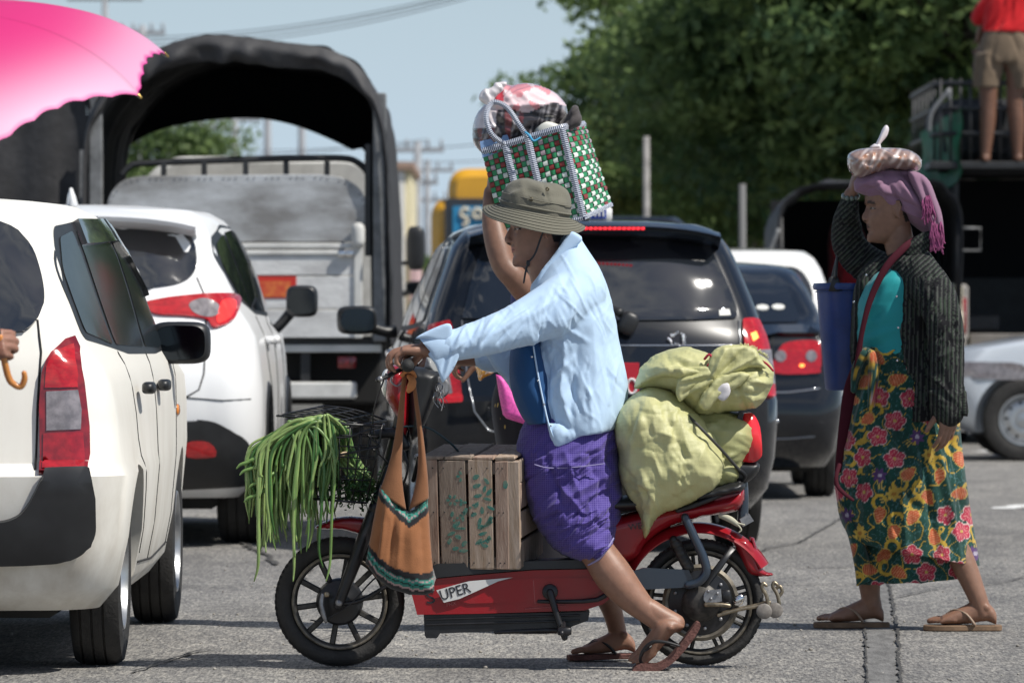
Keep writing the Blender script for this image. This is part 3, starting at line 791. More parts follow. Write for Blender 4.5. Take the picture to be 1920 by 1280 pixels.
for i in range(21):
    t=-1+2*i/20;x=.60*t;yy=.18+.16*t*t;zz=1.60-.02*t*t-.03*t**4
    rl.append([Vector((x,yy,zz-.02)),Vector((x,yy-.012,zz)),Vector((x,yy+.08,zz+.022)),Vector((x,yy+.36,zz+.05)),Vector((x,yy+.36,zz-.06)),Vector((x,yy+.12,zz-.05))])
mesh_obj('roof_spoiler',*loft(rl),PW2,cx.root,flat_ang=45)
cx.patch('tail_lamp',smooth_outline(r([(267,572),(300,562),(345,556),(400,552),(437,556),(438,590),(428,606),(400,616),(385,600),(345,594),(290,590)],.2),4),'rear',REDL,0.006,res=0.03,thick=0.012)
cx.patch('lamp_core',smooth_outline(r([(352,572),(378,562),(402,572),(408,590),(390,598),(362,590)],.2),4),'rear',GREYL,0.020,res=0.02)
cx.patch('lamp_core',smooth_outline(r([(410,568),(432,566),(432,588),(420,604),(404,606)],.2),3),'rear',REDB,0.020,res=0.02)
cx.patch('lower_cladding',smooth_outline(r([(345,789),(370,786),(405,792),(440,812),(460,830),(472,870),(470,905),(330,915)],.12)+[(-.6,.24),(-.9,.3),(-.9,.5),(-.4,.62)],3),'rear',BLKP,0.006,res=0.05,thick=0.01)
cx.patch('rear_reflector',smooth_outline(r([(350,828),(390,828),(402,852),(350,853)],.1),3),'rear',REDL,0.022,res=0.02)
cx.line('hatch_seam',r([(366,520),(384,560),(386,640),(384,700),(375,730),(350,744),(250,748)],.2),'rear',SEAM,0.008,0.001)
cx.line('bumper_seam',r([(345,744),(420,750),(470,748)],.2),'rear',SEAM,0.006,0.0005)
for sd in('right','left'):
    cx.patch('window_trim',rnd_outline([(.62,1.20),(.50,1.38),(.58,1.50),(1.1,1.575),(1.8,1.57),(2.3,1.50),(2.8,1.34),(3.2,1.13),(2.2,1.12),(1.2,1.13)],0.06),sd,BLKP,0.002,res=0.07)
    for pane in([(.72,1.20),(.58,1.37),(.66,1.47),(1.02,1.53),(1.08,1.15)],[(1.14,1.15),(1.08,1.535),(1.5,1.55),(1.92,1.53),(1.95,1.14)],[(2.03,1.14),(2.0,1.53),(2.3,1.47),(2.72,1.33),(3.05,1.15)]):
        cx.patch('side_window',rnd_outline(pane,0.05,3),sd,GLASS,0.007,res=0.07)
    cx.line('door_seam',[(1.16,1.12),(1.14,.9),(1.42,.62),(1.5,.36)],sd,SEAM,0.007,0.0005)
    cx.line('door_seam',[(2.02,1.12),(2.04,.7),(2.04,.34)],sd,SEAM,0.007,0.0005)
    cx.line('door_seam',[(3.14,1.1),(3.08,.8),(3.1,.36)],sd,SEAM,0.007,0.0005)
    s_=1 if sd=='right' else-1
    for hy in(1.32,2.2):mesh_obj('door_handle',*sq((s_*.925,hy,1.0),(.022,.09,.022),.6,.6,16,10),PW2,cx.root)
    # wheel arch trim
    for(wx,wy,wr)in cx.wheels:
        pts=[Vector((s_*.915,wy+.43*math.cos(a),wr+.43*math.sin(a)))for a in[rad(q)for q in range(-10,191,10)]]
        mesh_obj('arch_trim',*tube(pts,.03,6,flat=1.0),BLKP,cx.root)
mirror(cx,'wing_mirror',(1.03,3.02,1.20),.085,.085,.07,[(.84,3.05,1.02),(.90,3.04,1.06),(.97,3.02,1.14)])
mesh_obj('underbody',*box(-.7,.7,.5,4.1,.18,.34,.03),UNDER,cx.root)
# shark fin aerial
V,Fs=loft([[Vector((w*a,y,z))for a,y in((1,.0),(0,.02),(-1,0),(0,-.01))]for w,y,z in((.03,0,0),(.02,.02,.04),(.004,.06,.10))])
fin=MB();fin.add(loft([[Vector((.03,.10,0)),Vector((0,.22,0)),Vector((-.03,.10,0)),Vector((0,-.02,0))],[Vector((.02,.03,.05)),Vector((0,.10,.05)),Vector((-.02,.03,.05)),Vector((0,-.02,.05))],[Vector((.006,.0,.09)),Vector((0,.02,.09)),Vector((-.006,0,.09)),Vector((0,-.02,.09))]]))
o=fin.build('aerial_fin',PW2,cx.root);o.location=(-.02-.0,.58,1.655)
# ---- black people carrier behind the rider ------------------------------------------
PBK=paint_mat('black_car_paint',(0.006,0.008,0.012),(0.05,0.05,0.05),0.04,0.25)
rows=[(0.20,.28,4.3,.76,.14,.06,.04),(0.30,.12,4.45,.825,.17,.09,.07),(0.45,.02,4.52,.850,.18,.11,.09),(0.60,.0,4.55,.860,.18,.12,.10),(0.72,.0,4.55,.860,.18,.12,.10),
        (0.745,.05,4.54,.857,.16,.12,.10),(0.86,.07,4.45,.850,.16,.13,.10),(0.96,.09,4.2,.838,.16,.14,.09),(1.02,.11,3.8,.822,.16,.15,.08),(1.07,.13,3.5,.805,.15,.16,.07),
        (1.11,.152,3.42,.792,.15,.17,.06),(1.16,.180,3.32,.778,.15,.17,.06),(1.22,.208,3.2,.757,.15,.168,.06),(1.28,.238,3.08,.735,.15,.165,.06),(1.34,.270,2.94,.713,.15,.162,.06),(1.40,.304,2.8,.690,.15,.16,.06),(1.45,.336,2.68,.668,.15,.16,.06),(1.49,.366,2.55,.640,.15,.16,.06),(1.535,.43,2.4,.60,.16,.15,.06),(1.56,.49,2.25,.54,.17,.14,.05)]
mv=Car('people_carrier','black people carrier behind the motorcycle rider with sun glinting on its rear window',rows,(.425,26.7,0),4.5,PBK,4.6,
         wheels=((.84,.95,.31),(.84,3.75,.31)),arch_r=0.36,crown=0.035)
mv.add_wheels(0.2,ALLOY,7,'alloy')
r=lambda pts,dy=.15:mv.rps(pts,dy)
rw=r([(1386,598),(1384,575),(1372,540),(1352,490),(1338,455),(1322,436),(1290,432)],.25)
rw_all=rw+r([(1130,428),(960,432),(925,438)],.35)+r([(905,470),(884,530),(868,590),(866,598),(950,601),(1130,602),(1300,601)],.25)
mv.patch('rear_window',rnd_outline(rw_all,.03,3),'rear',GLASS,0.010,res=0.04,sm=14)
# spoiler
sp_=MB()
ys0=.40
ring_list=[]
for i in range(21):
    t=-1+2*i/20;x=.60*t;yy=.22+.13*t*t;zz=1.545-.035*t*t*t*t-.015*t*t
    dd=0
    ring_list.append([Vector((x,yy,zz-.012)),Vector((x,yy-.012,zz)),Vector((x,yy+.06,zz+.022)),Vector((x,yy+.33,zz+.03)),Vector((x,yy+.33,zz-.05)),Vector((x,yy+.10,zz-.055))])
sp_.add(loft(ring_list));sp_.build('roof_spoiler',PBK,mv.root,flat_ang=45)
bl=MB()
for i in range(16):bl.add(box(-.135+i*.0225,-.135+i*.0225+.016,.196,.21,1.527,1.539,.001))
o=bl.build('brake_light',mat('brake_led',(0.5,0.01,0.01),0.3,emit=(1,0.03,0.05),es=1.6),mv.root)
# tail lamps
mv.patch('tail_lamp',rnd_outline(r([(1395,600),(1412,598),(1428,600),(1440,630),(1450,680),(1454,745),(1448,747),(1438,745),(1410,742),(1402,700),(1396,650)],.22),.01,2),'rear',REDL,0.005,res=0.025,thick=0.010,label='right tail lamp of red and clear lens, partly behind the sack')
mv.patch('lens',r([(1402,658),(1446,656),(1451,720),(1408,722)],.22),'rear',GREYL,0.018,res=0.02)
mv.patch('lit_bulb',r([(1408,628),(1418,624),(1422,636),(1412,642)],.22),'rear',mat('bulb_glow',(1,.3,.05),.3,emit=(1,.25,.06),es=3.0),0.018,res=0.01)
mv.patch('tail_lamp',rnd_outline(r([(808,612),(846,602),(852,640),(860,700),(864,752),(830,754),(812,748),(803,690)],.2),.01,2),'rear',REDL,0.005,res=0.025,thick=0.010)
mv.patch('lens',r([(812,694),(838,692),(846,738),(816,742)],.2),'rear',GREYL,0.018,res=0.02)
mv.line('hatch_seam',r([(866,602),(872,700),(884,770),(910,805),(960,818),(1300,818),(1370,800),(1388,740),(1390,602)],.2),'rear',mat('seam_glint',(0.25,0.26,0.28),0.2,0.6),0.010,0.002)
mv.line('trim_line',r([(1000,646),(1200,648),(1388,648)],.2),'rear',CHROME,0.010,0.003)
mv.patch('garnish',rnd_outline(r([(900,650),(1200,652),(1386,652),(1380,690),(1000,690),(905,690)],.2),.02),'rear',PBK,0.008,res=0.06,thick=0.008)
mesh_obj('rear_wiper',*tube([Vector((.10,.10,1.13)),Vector((.0,.14,1.16)),Vector((-.35,.16,1.17))],[.022,.016,.008],8,k=3),BLKP,mv.root)
mesh_obj('wiper_cap',*sq((.13,.09,1.085),(.045,.03,.055),.7,.7,16,10,Matrix.Rotation(rad(25),3,'Y')),BLKP,mv.root)
pl=[mv.rp(a,b,.05)for a,b in((1130,680),(1199,680),(1199,738),(1130,738))]
V,Fs=prism([(a[0],a[1])for a in pl],.052,.075,lambda u,v,d:Vector((u,d,v)),0.003)
plate=mesh_obj('number_plate',V,Fs,mat('plate_red',(0.45,0.015,0.03),0.4),mv.root,smooth=False)
cxp,czp=mv.rp(1185,724,.05)
mesh_obj('plate_digit',*tube([Vector((cxp+.022*math.cos(a),.050,czp+.034*math.sin(a)))for a in[2*math.pi*i/20 for i in range(21)]],.006,6),mat('digit_white',(.75,.75,.75),.5),plate)
mv.patch('sticker',r([(1352,583),(1372,581),(1374,592),(1352,593)],.2),'rear',mat('sticker_white',(0.7,0.7,0.66),0.5),0.010,res=0.01)
# mark of the maker: a scattered chrome badge
bd=MB();rb=random.Random(2)
for i in range(42):
    a=rb.uniform(0,2*math.pi);q=rb.uniform(.35,1)**.5
    x,z=mv.rp(1270+17*q*math.cos(a),636+14*q*math.sin(a),.15)
    h=mv.bvh.ray_cast(Vector((x,-3,z)),Vector((0,1,0)))
    if h[0]:bd.add(sq(h[0]+Vector((0,-.012,0)),(rb.uniform(.003,.008),.004,rb.uniform(.003,.008)),1,1,6,5))
bd.build('badge',CHROME,mv.root)
for sd in('left','right'):
    s_=1 if sd=='right' else-1
    mv.patch('window_trim',rnd_outline([(.55,1.10),(.62,1.36),(.8,1.47),(1.4,1.51),(2.1,1.50),(2.6,1.40),(3.0,1.22),(3.35,1.05),(2.2,1.045),(1.2,1.06)],0.06),sd,BLKP,0.002,res=0.07)
    for pane in([(.68,1.10),(.72,1.34),(.86,1.42),(1.16,1.46),(1.2,1.08)],[(1.28,1.08),(1.24,1.465),(1.7,1.48),(2.08,1.47),(2.12,1.07)],[(2.20,1.07),(2.16,1.465),(2.55,1.38),(2.92,1.22),(3.2,1.07)]):
        mv.patch('side_window',rnd_outline(pane,0.04,3),sd,GLASS,0.007,res=0.07)
    mv.line('door_seam',[(1.24,1.05),(1.22,.8),(1.45,.6),(1.5,.34)],sd,SEAM,0.007,0.0005)
    mv.line('door_seam',[(2.16,1.05),(2.18,.34)],sd,SEAM,0.007,0.0005)
    mv.line('door_seam',[(3.3,1.03),(3.2,.7),(3.22,.34)],sd,SEAM,0.007,0.0005)
    mv.line('waist_moulding',[(.3,.62),(2.0,.60),(3.9,.58)],sd,CHROME,0.022,0.002)
    for hy in(1.45,2.35):mesh_obj('door_handle',*sq((s_*.86,hy,.93),(.028,.09,.022),.6,.6,16,10),CHROME,mv.root)
    mirror(mv,'wing_mirror',(s_*1.0,3.0,1.10),.105,.075,.07,[(s_*.80,3.06,1.04),(s_*.85,3.04,1.04),(s_*.92,3.02,1.06)])
mesh_obj('underbody',*box(-.66,.66,.4,4.2,.17,.32,.03),UNDER,mv.root)
mesh_obj('aerial',*tube([Vector((-.03,.62,1.56)),Vector((-.03,.60,1.62))],[.03,.018],10,roundcap=True),BLKP,mv.root)
x,z=mv.rp(1112,402,1.0)
sg=MB();sg.add(box(x-.085,x+.085,.9,1.02,z-.035,z+.035,.012))
ts=sg.build('roof_sign',mat('sign_white',(.78,.78,.76),.4),mv.root);
mesh_obj('sign_logo',*box(x-.02,x+.055,.893,.899,z-.024,z+.028),mat('sign_blue',(.02,.06,.35),.4),ts,smooth=False)
lt=MB()
for q in(-.004,.016,.036):lt.add(box(x+q,x+q+.008,.887,.892,z-.012,z+.016))
lt.build('sign_letters',mat('sign_white',(.78,.78,.76),.4),ts,smooth=False)
mesh_obj('sign_foot',*box(x-.03,x+.03,.93,.99,1.57,z-.037),BLKP,ts)
# ---- black saloon right of the people carrier --------------------------------------------
rows=[(0.20,.25,4.1,.74,.14,.05,.04),(0.30,.10,4.3,.80,.17,.08,.07),(0.45,.0,4.38,.83,.18,.10,.09),(0.60,.0,4.4,.845,.19,.12,.10),(0.66,.03,4.4,.845,.18,.12,.10),
        (0.80,.05,4.35,.84,.18,.13,.10),(0.92,.07,4.1,.828,.18,.13,.09),(1.00,.10,3.7,.808,.17,.13,.08),(1.035,.16,3.4,.78,.15,.12,.07),(1.06,.46,3.3,.745,.12,.10,.06),
        (1.15,.62,3.15,.715,.12,.11,.05),(1.27,.84,2.95,.665,.12,.11,.05),(1.38,1.08,2.7,.61,.13,.10,.05),(1.42,1.2,2.55,.57,.14,.09,.05),(1.445,1.32,2.4,.51,.15,.08,.05)]
sd_=Car('saloon','black saloon with round-cored red tail lamp, between the people carrier and the bucket',rows,(1.18,34.6,0),-1.0,PBK,4.4,
          wheels=((.82,1.0,.305),(.82,3.6,.305)),arch_r=0.35,crown=0.03)
sd_.add_wheels(0.19,ALLOY,7,'alloy')
r=lambda pts,dy=.12:sd_.rps(pts,dy)
sd_.patch('rear_window',rnd_outline([(-.60,1.085),(.60,1.085),(.50,1.36),(.42,1.395),(-.42,1.395),(-.50,1.36)],.06),'rear',GLASS,0.004,res=0.05)
lampo=smooth_outline(r([(1452,700),(1450,675),(1462,652),(1480,642),(1530,640),(1537,660),(1537,692),(1530,700)],.15),3)
for o_ in(lampo,[(-a,b)for a,b in reversed(lampo)]):sd_.patch('tail_lamp',o_,'rear',REDL,0.005,res=0.025,thick=0.012)
for cxx in(1462,1520):sd_.patch('lens',[sd_.rp(cxx+11*math.cos(a),668+11*math.sin(a),.14)for a in[2*math.pi*i/14 for i in range(14)]],'rear',GREYL,0.022,res=0.015)
sd_.patch('lit_bulb',[sd_.rp(1502+5*math.cos(a),686+3*math.sin(a),.12)for a in[2*math.pi*i/8 for i in range(8)]],'rear',MATS['bulb_glow'],0.022,res=0.01)
sd_.line('boot_seam',r([(1449,630),(1449,700),(1440,712),(1300,714)],.12),'rear',SEAM,0.007,0.001)
sd_.line('bumper_crease',r([(1300,738),(1480,735),(1538,728)],.05),'rear',CHROME,0.010,0.0)
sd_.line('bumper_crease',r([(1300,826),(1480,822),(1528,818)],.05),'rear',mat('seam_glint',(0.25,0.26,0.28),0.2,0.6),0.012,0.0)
sd_.patch('boot_lip',rnd_outline([(-.70,1.0),(.70,1.0),(.62,1.045),(-.62,1.045)],.02),'rear',PBK,0.01,res=0.06,thick=0.02)
for sd in('right','left'):
    s_=1 if sd=='right' else-1
    sd_.patch('window_trim',rnd_outline([(.9,1.06),(1.15,1.25),(1.4,1.36),(2.0,1.40),(2.5,1.36),(2.9,1.2),(3.25,1.03),(2,1.02)],.05),sd,BLKP,0.002,res=0.07)
    for pane in([(1.05,1.07),(1.26,1.25),(1.48,1.33),(1.9,1.36),(1.92,1.05)],[(2.0,1.05),(1.98,1.36),(2.42,1.33),(2.8,1.19),(3.1,1.05)]):
        sd_.patch('side_window',rnd_outline(pane,0.03,3),sd,GLASS,0.007,res=0.07)
    sd_.line('door_seam',[(1.0,1.0),(1.1,.8),(1.4,.6),(1.45,.34)],sd,SEAM,0.007,0.0005)
    sd_.line('door_seam',[(1.95,1.0),(1.97,.34)],sd,SEAM,0.007,0.0005)
    sd_.line('waist_moulding',[(.4,.62),(2.0,.60),(3.8,.58)],sd,PBK,0.03,0.002)
    mirror(sd_,'wing_mirror',(s_*.97,2.95,1.10),.10,.075,.07,[(s_*.78,3.0,1.03),(s_*.84,2.98,1.03),(s_*.9,2.96,1.05)])
for(a,b,w_)in((1430,578,12),(1460,577,12)):
    sd_.patch('sticker',[sd_.rp(a+w_*math.cos(q),b+5*math.sin(q),.6)for q in[2*math.pi*i/12 for i in range(12)]],'rear',mat('sticker_white',(0.7,0.7,0.66),0.5),0.010,res=0.012)
mesh_obj('underbody',*box(-.66,.66,.4,4.0,.17,.32,.03),UNDER,sd_.root)
# ---- generic hatchback for the vehicles further back ----------------------------------------------
def far_car(name,label,loc,rz,paint,W=.82,H=1.6,L=4.2,lamp=True,group=None,boxy=0.0,wheelr=.31):
    k_=H/1.6;w=W
    rows=[(0.22,.2,L-.25,w*.9,.12,.05,.04),(0.32,.08,L-.1,w*.97,.15,.08,.07),(0.55,.0,L,w,.16,.10,.09),(0.72*k_,.03,L,w,.16,.10,.1),(0.90*k_,.06,L-.15,w*.985,.16,.11,.09),
            (1.0*k_,.08,L-.7,w*.965,.15,.12,.07),(1.05*k_,.10,L-1.05+boxy*.3,w*.945,.15,.12,.06),(1.25*k_,.20-boxy*.08,L-1.35+boxy*.4,w*(.88+boxy*.05),.14,.13,.06),
            (1.42*k_,.30-boxy*.15,L-1.75+boxy*.5,w*(.81+boxy*.08),.14,.12,.06),(1.50*k_,.35-boxy*.16,L-2.0+boxy*.6,w*(.75+boxy*.1),.14,.11,.05),(1.55*k_,.42-boxy*.16,L-2.2+boxy*.6,w*(.67+boxy*.1),.16,.10,.05)]
    c=Car(name,label,rows,loc,rz,paint,L,wheels=((w-.02,.85,wheelr),(w-.02,L-.70,wheelr)),arch_r=wheelr+.06,group=group,crown=.03,nside=26)
    c.add_wheels(.18,ALLOY,6,'steel')
    c.patch('rear_window',rnd_outline([(-.72*w,1.08*k_),(.72*w,1.08*k_),(.72*w,1.3*k_),(.60*w,1.44*k_),(-.60*w,1.44*k_),(-.72*w,1.3*k_)],.08),'rear',GLASS,.004,res=.07)
    for s_ in(1,-1):
        c.patch('tail_lamp',rnd_outline([(s_*.78*w,.75*k_),(s_*.97*w,.75*k_),(s_*.96*w,1.0*k_),(s_*.82*w,1.0*k_)][::s_],.02,2),'rear',REDL,.005,res=.04,thick=.01)
        sd='right' if s_>0 else 'left'
        for pane in([(.5,1.1*k_),(.6,1.36*k_),(1.5,1.42*k_),(1.52,1.06*k_)],[(1.6,1.06*k_),(1.58,1.42*k_),(L-2.1+boxy*.3,1.38*k_),(L-1.25+boxy*.3,1.08*k_)]):
            c.patch('side_window',rnd_outline(pane,.04,3),sd,GLASS,.005,res=.09)
        c.line('door_seam',[(1.55,1.05*k_),(1.56,.34)],sd,SEAM,.007,.0005)
        c.patch('headlamp',rnd_outline([(s_*.6*w,.62*k_),(s_*.93*w,.66*k_),(s_*.92*w,.80*k_),(s_*.62*w,.78*k_)][::s_],.02,2),'front',GREYL,.005,res=.05,thick=.01)
        mirror(c,'wing_mirror',(s_*(w+.14),L-1.35,1.1*k_),.10,.07,.06,[(s_*(w-.06),L-1.3,1.04*k_),(s_*w,L-1.32,1.05*k_),(s_*(w+.06),L-1.34,1.07*k_)])
    c.patch('bumper',rnd_outline([(-w,.36),(w,.36),(w,.52),(-w,.52)],.03),'rear',paint,.006,res=.08,thick=.03)
    c.patch('windscreen',rnd_outline([(-.78*w,1.1*k_),(.78*w,1.1*k_),(.62*w,1.42*k_),(-.62*w,1.42*k_)],.05),'front',GLASS,.005,res=.08)
    c.patch('grille',rnd_outline([(-.5*w,.60*k_),(.5*w,.60*k_),(.5*w,.76*k_),(-.5*w,.76*k_)],.03),'front',BLKP,.005,res=.08)
    c.line('hatch_seam',[(-.75*w,1.02*k_),(-.74*w,.6),(-.6*w,.55),(.6*w,.55),(.74*w,.6),(.75*w,1.02*k_)],'rear',SEAM,.007,.0005)
    mesh_obj('underbody',*box(-w*.75,w*.75,.4,L-.4,.18,.34,.03),UNDER,c.root)
    return c
PW3=paint_mat('plain_white_paint',(0.80,0.80,0.78),(0.4,0.38,0.34),0.12)
PSV=paint_mat('silver_paint',(0.55,0.60,0.66),(0.4,0.38,0.34),0.12,0.3)
far_car('hatchback','white hatchback just left of the blue bucket, in front of the covered pickup',(1.62,41.5,0),0,PW3,.82,1.66,4.0)
far_car('minibus','black minibus whose roof shows between the woven basket and the trees',(.79,47.0,0),0,PBK,.80,2.02,4.4,boxy=.8)
c=far_car('family_car','silver white car at the right edge, its front wheel and wing showing',(7.60,45.2,0),90,PSV,.82,1.55,4.3,wheelr=.32)
far_car('delivery_van','white van beyond the canvas truck, only its right flank showing',(-1.93,52,0),0,PW3,.86,2.05,4.4,boxy=1.0)
# ================================================================ TRUCKS AND BUS
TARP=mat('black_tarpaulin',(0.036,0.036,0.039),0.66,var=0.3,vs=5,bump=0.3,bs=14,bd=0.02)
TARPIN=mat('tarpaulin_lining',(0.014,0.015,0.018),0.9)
STEEL=mat('grey_painted_steel',(0.16,0.165,0.17),0.5,var=0.3,vs=9)
DSTEEL=mat('dark_steel',(0.025,0.026,0.028),0.5,var=0.3,vs=9)
BARE=mat('scuffed_sheet_metal',(0.24,0.235,0.23),0.5,col2=(0.58,0.60,0.62),vs=2.6,detail=9,metal=0.25,stretch=(0.7,1,1.6),bump=0.2,bs=30)
WBOARD=mat('worn_white_boards',(0.50,0.50,0.50),0.6,col2=(0.74,0.75,0.75),vs=5,detail=9,bump=0.3,bs=40,stretch=(0.6,1,1.3))
WMETAL=mat('white_painted_metal',(0.62,0.62,0.60),0.5,var=0.15,vs=6)
def canopy(root,arch,y0,y1,ny,m_out,m_in,wob=0.02,th=0.03,close_front=None,seed=1.0,ribs=4):
    """arch: outline (x, z) left foot to right foot. an outer skin and a lining"""
    n=len(arch);V=[];Fs=[]
    rings_o=[];rings_i=[]
    cx_=sum(a[0]for a in arch)/n;zb=min(a[1]for a in arch)
    for j in range(ny+1):
        t=j/ny;y=y0+(y1-y0)*t
        sag=-0.035*math.sin(math.pi*((t*ribs)%1.0))**1.0
        ro=[];ri=[]
        for i,(x,z)in enumerate(arch):
            hh=max(0.0,(z-zb))/(max(a[1]for a in arch)-zb)
            w=noise.noise(Vector((x*2.2+seed,y*1.6,z*2.2)))*wob*2.2+noise.noise(Vector((x*7+seed,y*2.0,z*7)))*wob*1.6+abs(noise.noise(Vector((x*9+seed,y*1.2,z*9))))*wob*1.2
            px,pz=x+(x-cx_)*(sag*.3+w*.25),z+sag*hh+w*hh
            ro.append(Vector((px,y,pz)));ri.append(Vector((px-math.copysign(th,px-cx_)*(1 if hh<.9 else.5),y,pz-th*hh)))
        rings_o.append(ro);rings_i.append(ri)
    mesh_obj('canvas',*loft(rings_o,False,False,False),m_out,root)
    # hem joining outer skin and lining at the open end
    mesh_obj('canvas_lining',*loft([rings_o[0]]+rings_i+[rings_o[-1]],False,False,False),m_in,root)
    return rings_o
T1Y=36.8
s1=F/T1Y
tk=thing('canvas_truck','open backed truck with black canvas arch and worn white tailgate','truck',((445-960)/s1,T1Y,0))
tx=lambda px:(px-445)/s1
tz=lambda py:CH+(600-py)/s1
arch_px=[(157,640),(156,470),(156,330),(162,250),(176,205),(205,165),(245,124),(300,92),(350,74),(400,67),(460,70),(520,79),(600,89),(645,106),(680,133),(704,172),(720,222),(728,300),(733,400),(736,520),(737,640)]
arch=[(float(a),float(b))for a,b in cr([(tx(a),tz(b))for a,b in arch_px],8)]
canopy(tk,arch,-0.06,3.35,60,TARP,TARPIN,0.013,0.03,ribs=4)
# folded canvas valance along the rear edge
val=[]
for j in range(10):
    ring=[]
    for i,(x,z)in enumerate(arch):
        hh=max(0,(z-tz(330))/(tz(67)-tz(330)))
        k_=j/9;w=noise.noise(Vector((x*6,k_*2,z*6)))*.07+0.02*math.sin(x*27+z*5+3*noise.noise(Vector((x*3,0,0))))
        drop=0.17*hh*k_;ring.append(Vector((x*(1-0.02*k_),-0.085-0.05*math.sin(math.pi*k_)+w*k_,z-drop+w*.4*k_)))
    val.append(ring)
mesh_obj('canvas_valance',*loft(val,False,False,False),TARP,tk)
# front panel with an arched opening
op=[(228,640),(230,300),(238,278),(270,256),(320,238),(380,227),(440,222),(500,224),(560,238),(620,262),(665,285),(690,305),(697,640)]
sf=F/(T1Y+3.3)
opn=[((a-960)/sf-tk.location.x,CH+(600-b)/sf)for a,b in op]
opn=[(float(a),float(b))for a,b in cr(opn,5)]
def resample(pts,n):
    pts=[Vector(p)for p in pts];L_=[0]
    for a,b in zip(pts[:-1],pts[1:]):L_.append(L_[-1]+(b-a).length)
    out=[];j=0
    for i in range(n):
        d=L_[-1]*i/(n-1)
        while j<len(L_)-2 and L_[j+1]<d:j+=1
        t=(d-L_[j])/max(L_[j+1]-L_[j],1e-9);out.append(pts[j].lerp(pts[j+1],t))
    return out
A=resample(arch,60);B=resample(opn,60)
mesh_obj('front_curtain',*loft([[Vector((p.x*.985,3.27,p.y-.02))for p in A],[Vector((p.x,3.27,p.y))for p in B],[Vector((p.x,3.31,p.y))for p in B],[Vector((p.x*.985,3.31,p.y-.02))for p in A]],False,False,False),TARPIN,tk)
# hoops and posts
for y in(0.02,1.1,2.2,3.2):
    pts=[Vector((p.x*.965,y,p.y-.045))for p in A]
    mesh_obj('hoop',*tube(pts,.02,6),DSTEEL,tk)
for px,w in((712,.085),(180,.085)):
    mesh_obj('corner_post',*box(tx(px)-w/2,tx(px)+w/2,-.05,.06,tz(640),tz(175 if px>400 else 205),.008),STEEL,tk,smooth=False)
mesh_obj('latch_rod',*box(tx(690)-.02,tx(690)+.02,-.03,.03,tz(480),tz(270),.005),DSTEEL,tk,smooth=False)
# bed, sides
mesh_obj('bed_floor',*box(tx(165),tx(733),0.05,3.3,tz(648),tz(632),.01),DSTEEL,tk,smooth=False)
for s_ in(tx(166),tx(724)):
    mesh_obj('side_board',*box(s_-.02,s_+.02,0.07,3.25,tz(632)+.002,tz(470),.006),BARE,tk,smooth=False)
# tailgate boards: horizontal planks and their frame
for i,(a,b)in enumerate(((580,517),(517,478),(634,580))):
    mesh_obj('plank',*box(tx(198),tx(668),-.03,.01,tz(a)+.004,tz(b)-.004,.004),WBOARD,tk,smooth=False)
for a,b in((478,468),(466,455)):mesh_obj('tailgate_rail',*box(tx(196),tx(680),-.045,.02,tz(a),tz(b)-.003,.006),WMETAL,tk,smooth=False)
for px in(672,194):mesh_obj('tailgate_post',*box(tx(px)-.028,tx(px)+.028,-.05,.03,tz(634),tz(440),.006),WMETAL,tk,smooth=False)
for px in(640,655):mesh_obj('latch',*box(tx(px)-.02,tx(px)+.03,-.075,-.05,tz(482),tz(470),.004),CHROME,tk)
mesh_obj('hinge_cap',*tube([Vector((tx(672),-.07,tz(452))),Vector((tx(672),-.07,tz(430)))],.045,10,roundcap=True),WMETAL,tk)
# upper panel with rounded shoulders
up=rnd_outline([(tx(198),tz(453)),(tx(198),tz(400)),(tx(205),tz(365)),(tx(228),tz(338)),(tx(262),tz(330)),(tx(600),tz(327)),(tx(645),tz(333)),(tx(676),tz(352)),(tx(690),tz(385)),(tx(694),tz(453))],.06)
V,Fs=prism(up,-.02,.03,lambda u,v,d:Vector((u,d,v)),.004)
mesh_obj('upper_gate',V,Fs,BARE,tk,smooth=False)
rv=MB();rq=random.Random(4)
for i in range(38):
    t=i/37;p=Vector(resample(up[:-2],60)[min(58,int(8+t*50))])
    rv.add(sq((p.x*.985,-.024,p.y-.02),(.006,.004,.006),1,1,6,4))
props(rv.build('rivets',STEEL,tk),kind='stuff')
# headboard rail: bent tube and uprights
railp=[(225,328),(240,312),(262,306),(400,300),(560,296),(640,296),(668,303),(688,322),(694,350)]
mesh_obj('head_rail',*tube([Vector((tx(a),.12,tz(b)))for a,b in railp],.022,8,k=5),DSTEEL,tk)
for px in(305,381,459,535,612):mesh_obj('rail_upright',*box(tx(px)-.018,tx(px)+.018,.10,.14,tz(330),tz(302)),DSTEEL,tk,smooth=False)
# sticker on the tailgate
mesh_obj('sticker',*box(tx(483),tx(556),-.036,-.0315,tz(559),tz(518)),mat('sticker_red',(.55,.03,.02),.5),tk,smooth=False)
mesh_obj('sticker_print',*box(tx(487),tx(545),-.039,-.0365,tz(556),tz(527)),mat('sticker_orange',(.70,.22,.05),.5,col2=(.55,.06,.03),vs=14),tk,smooth=False)
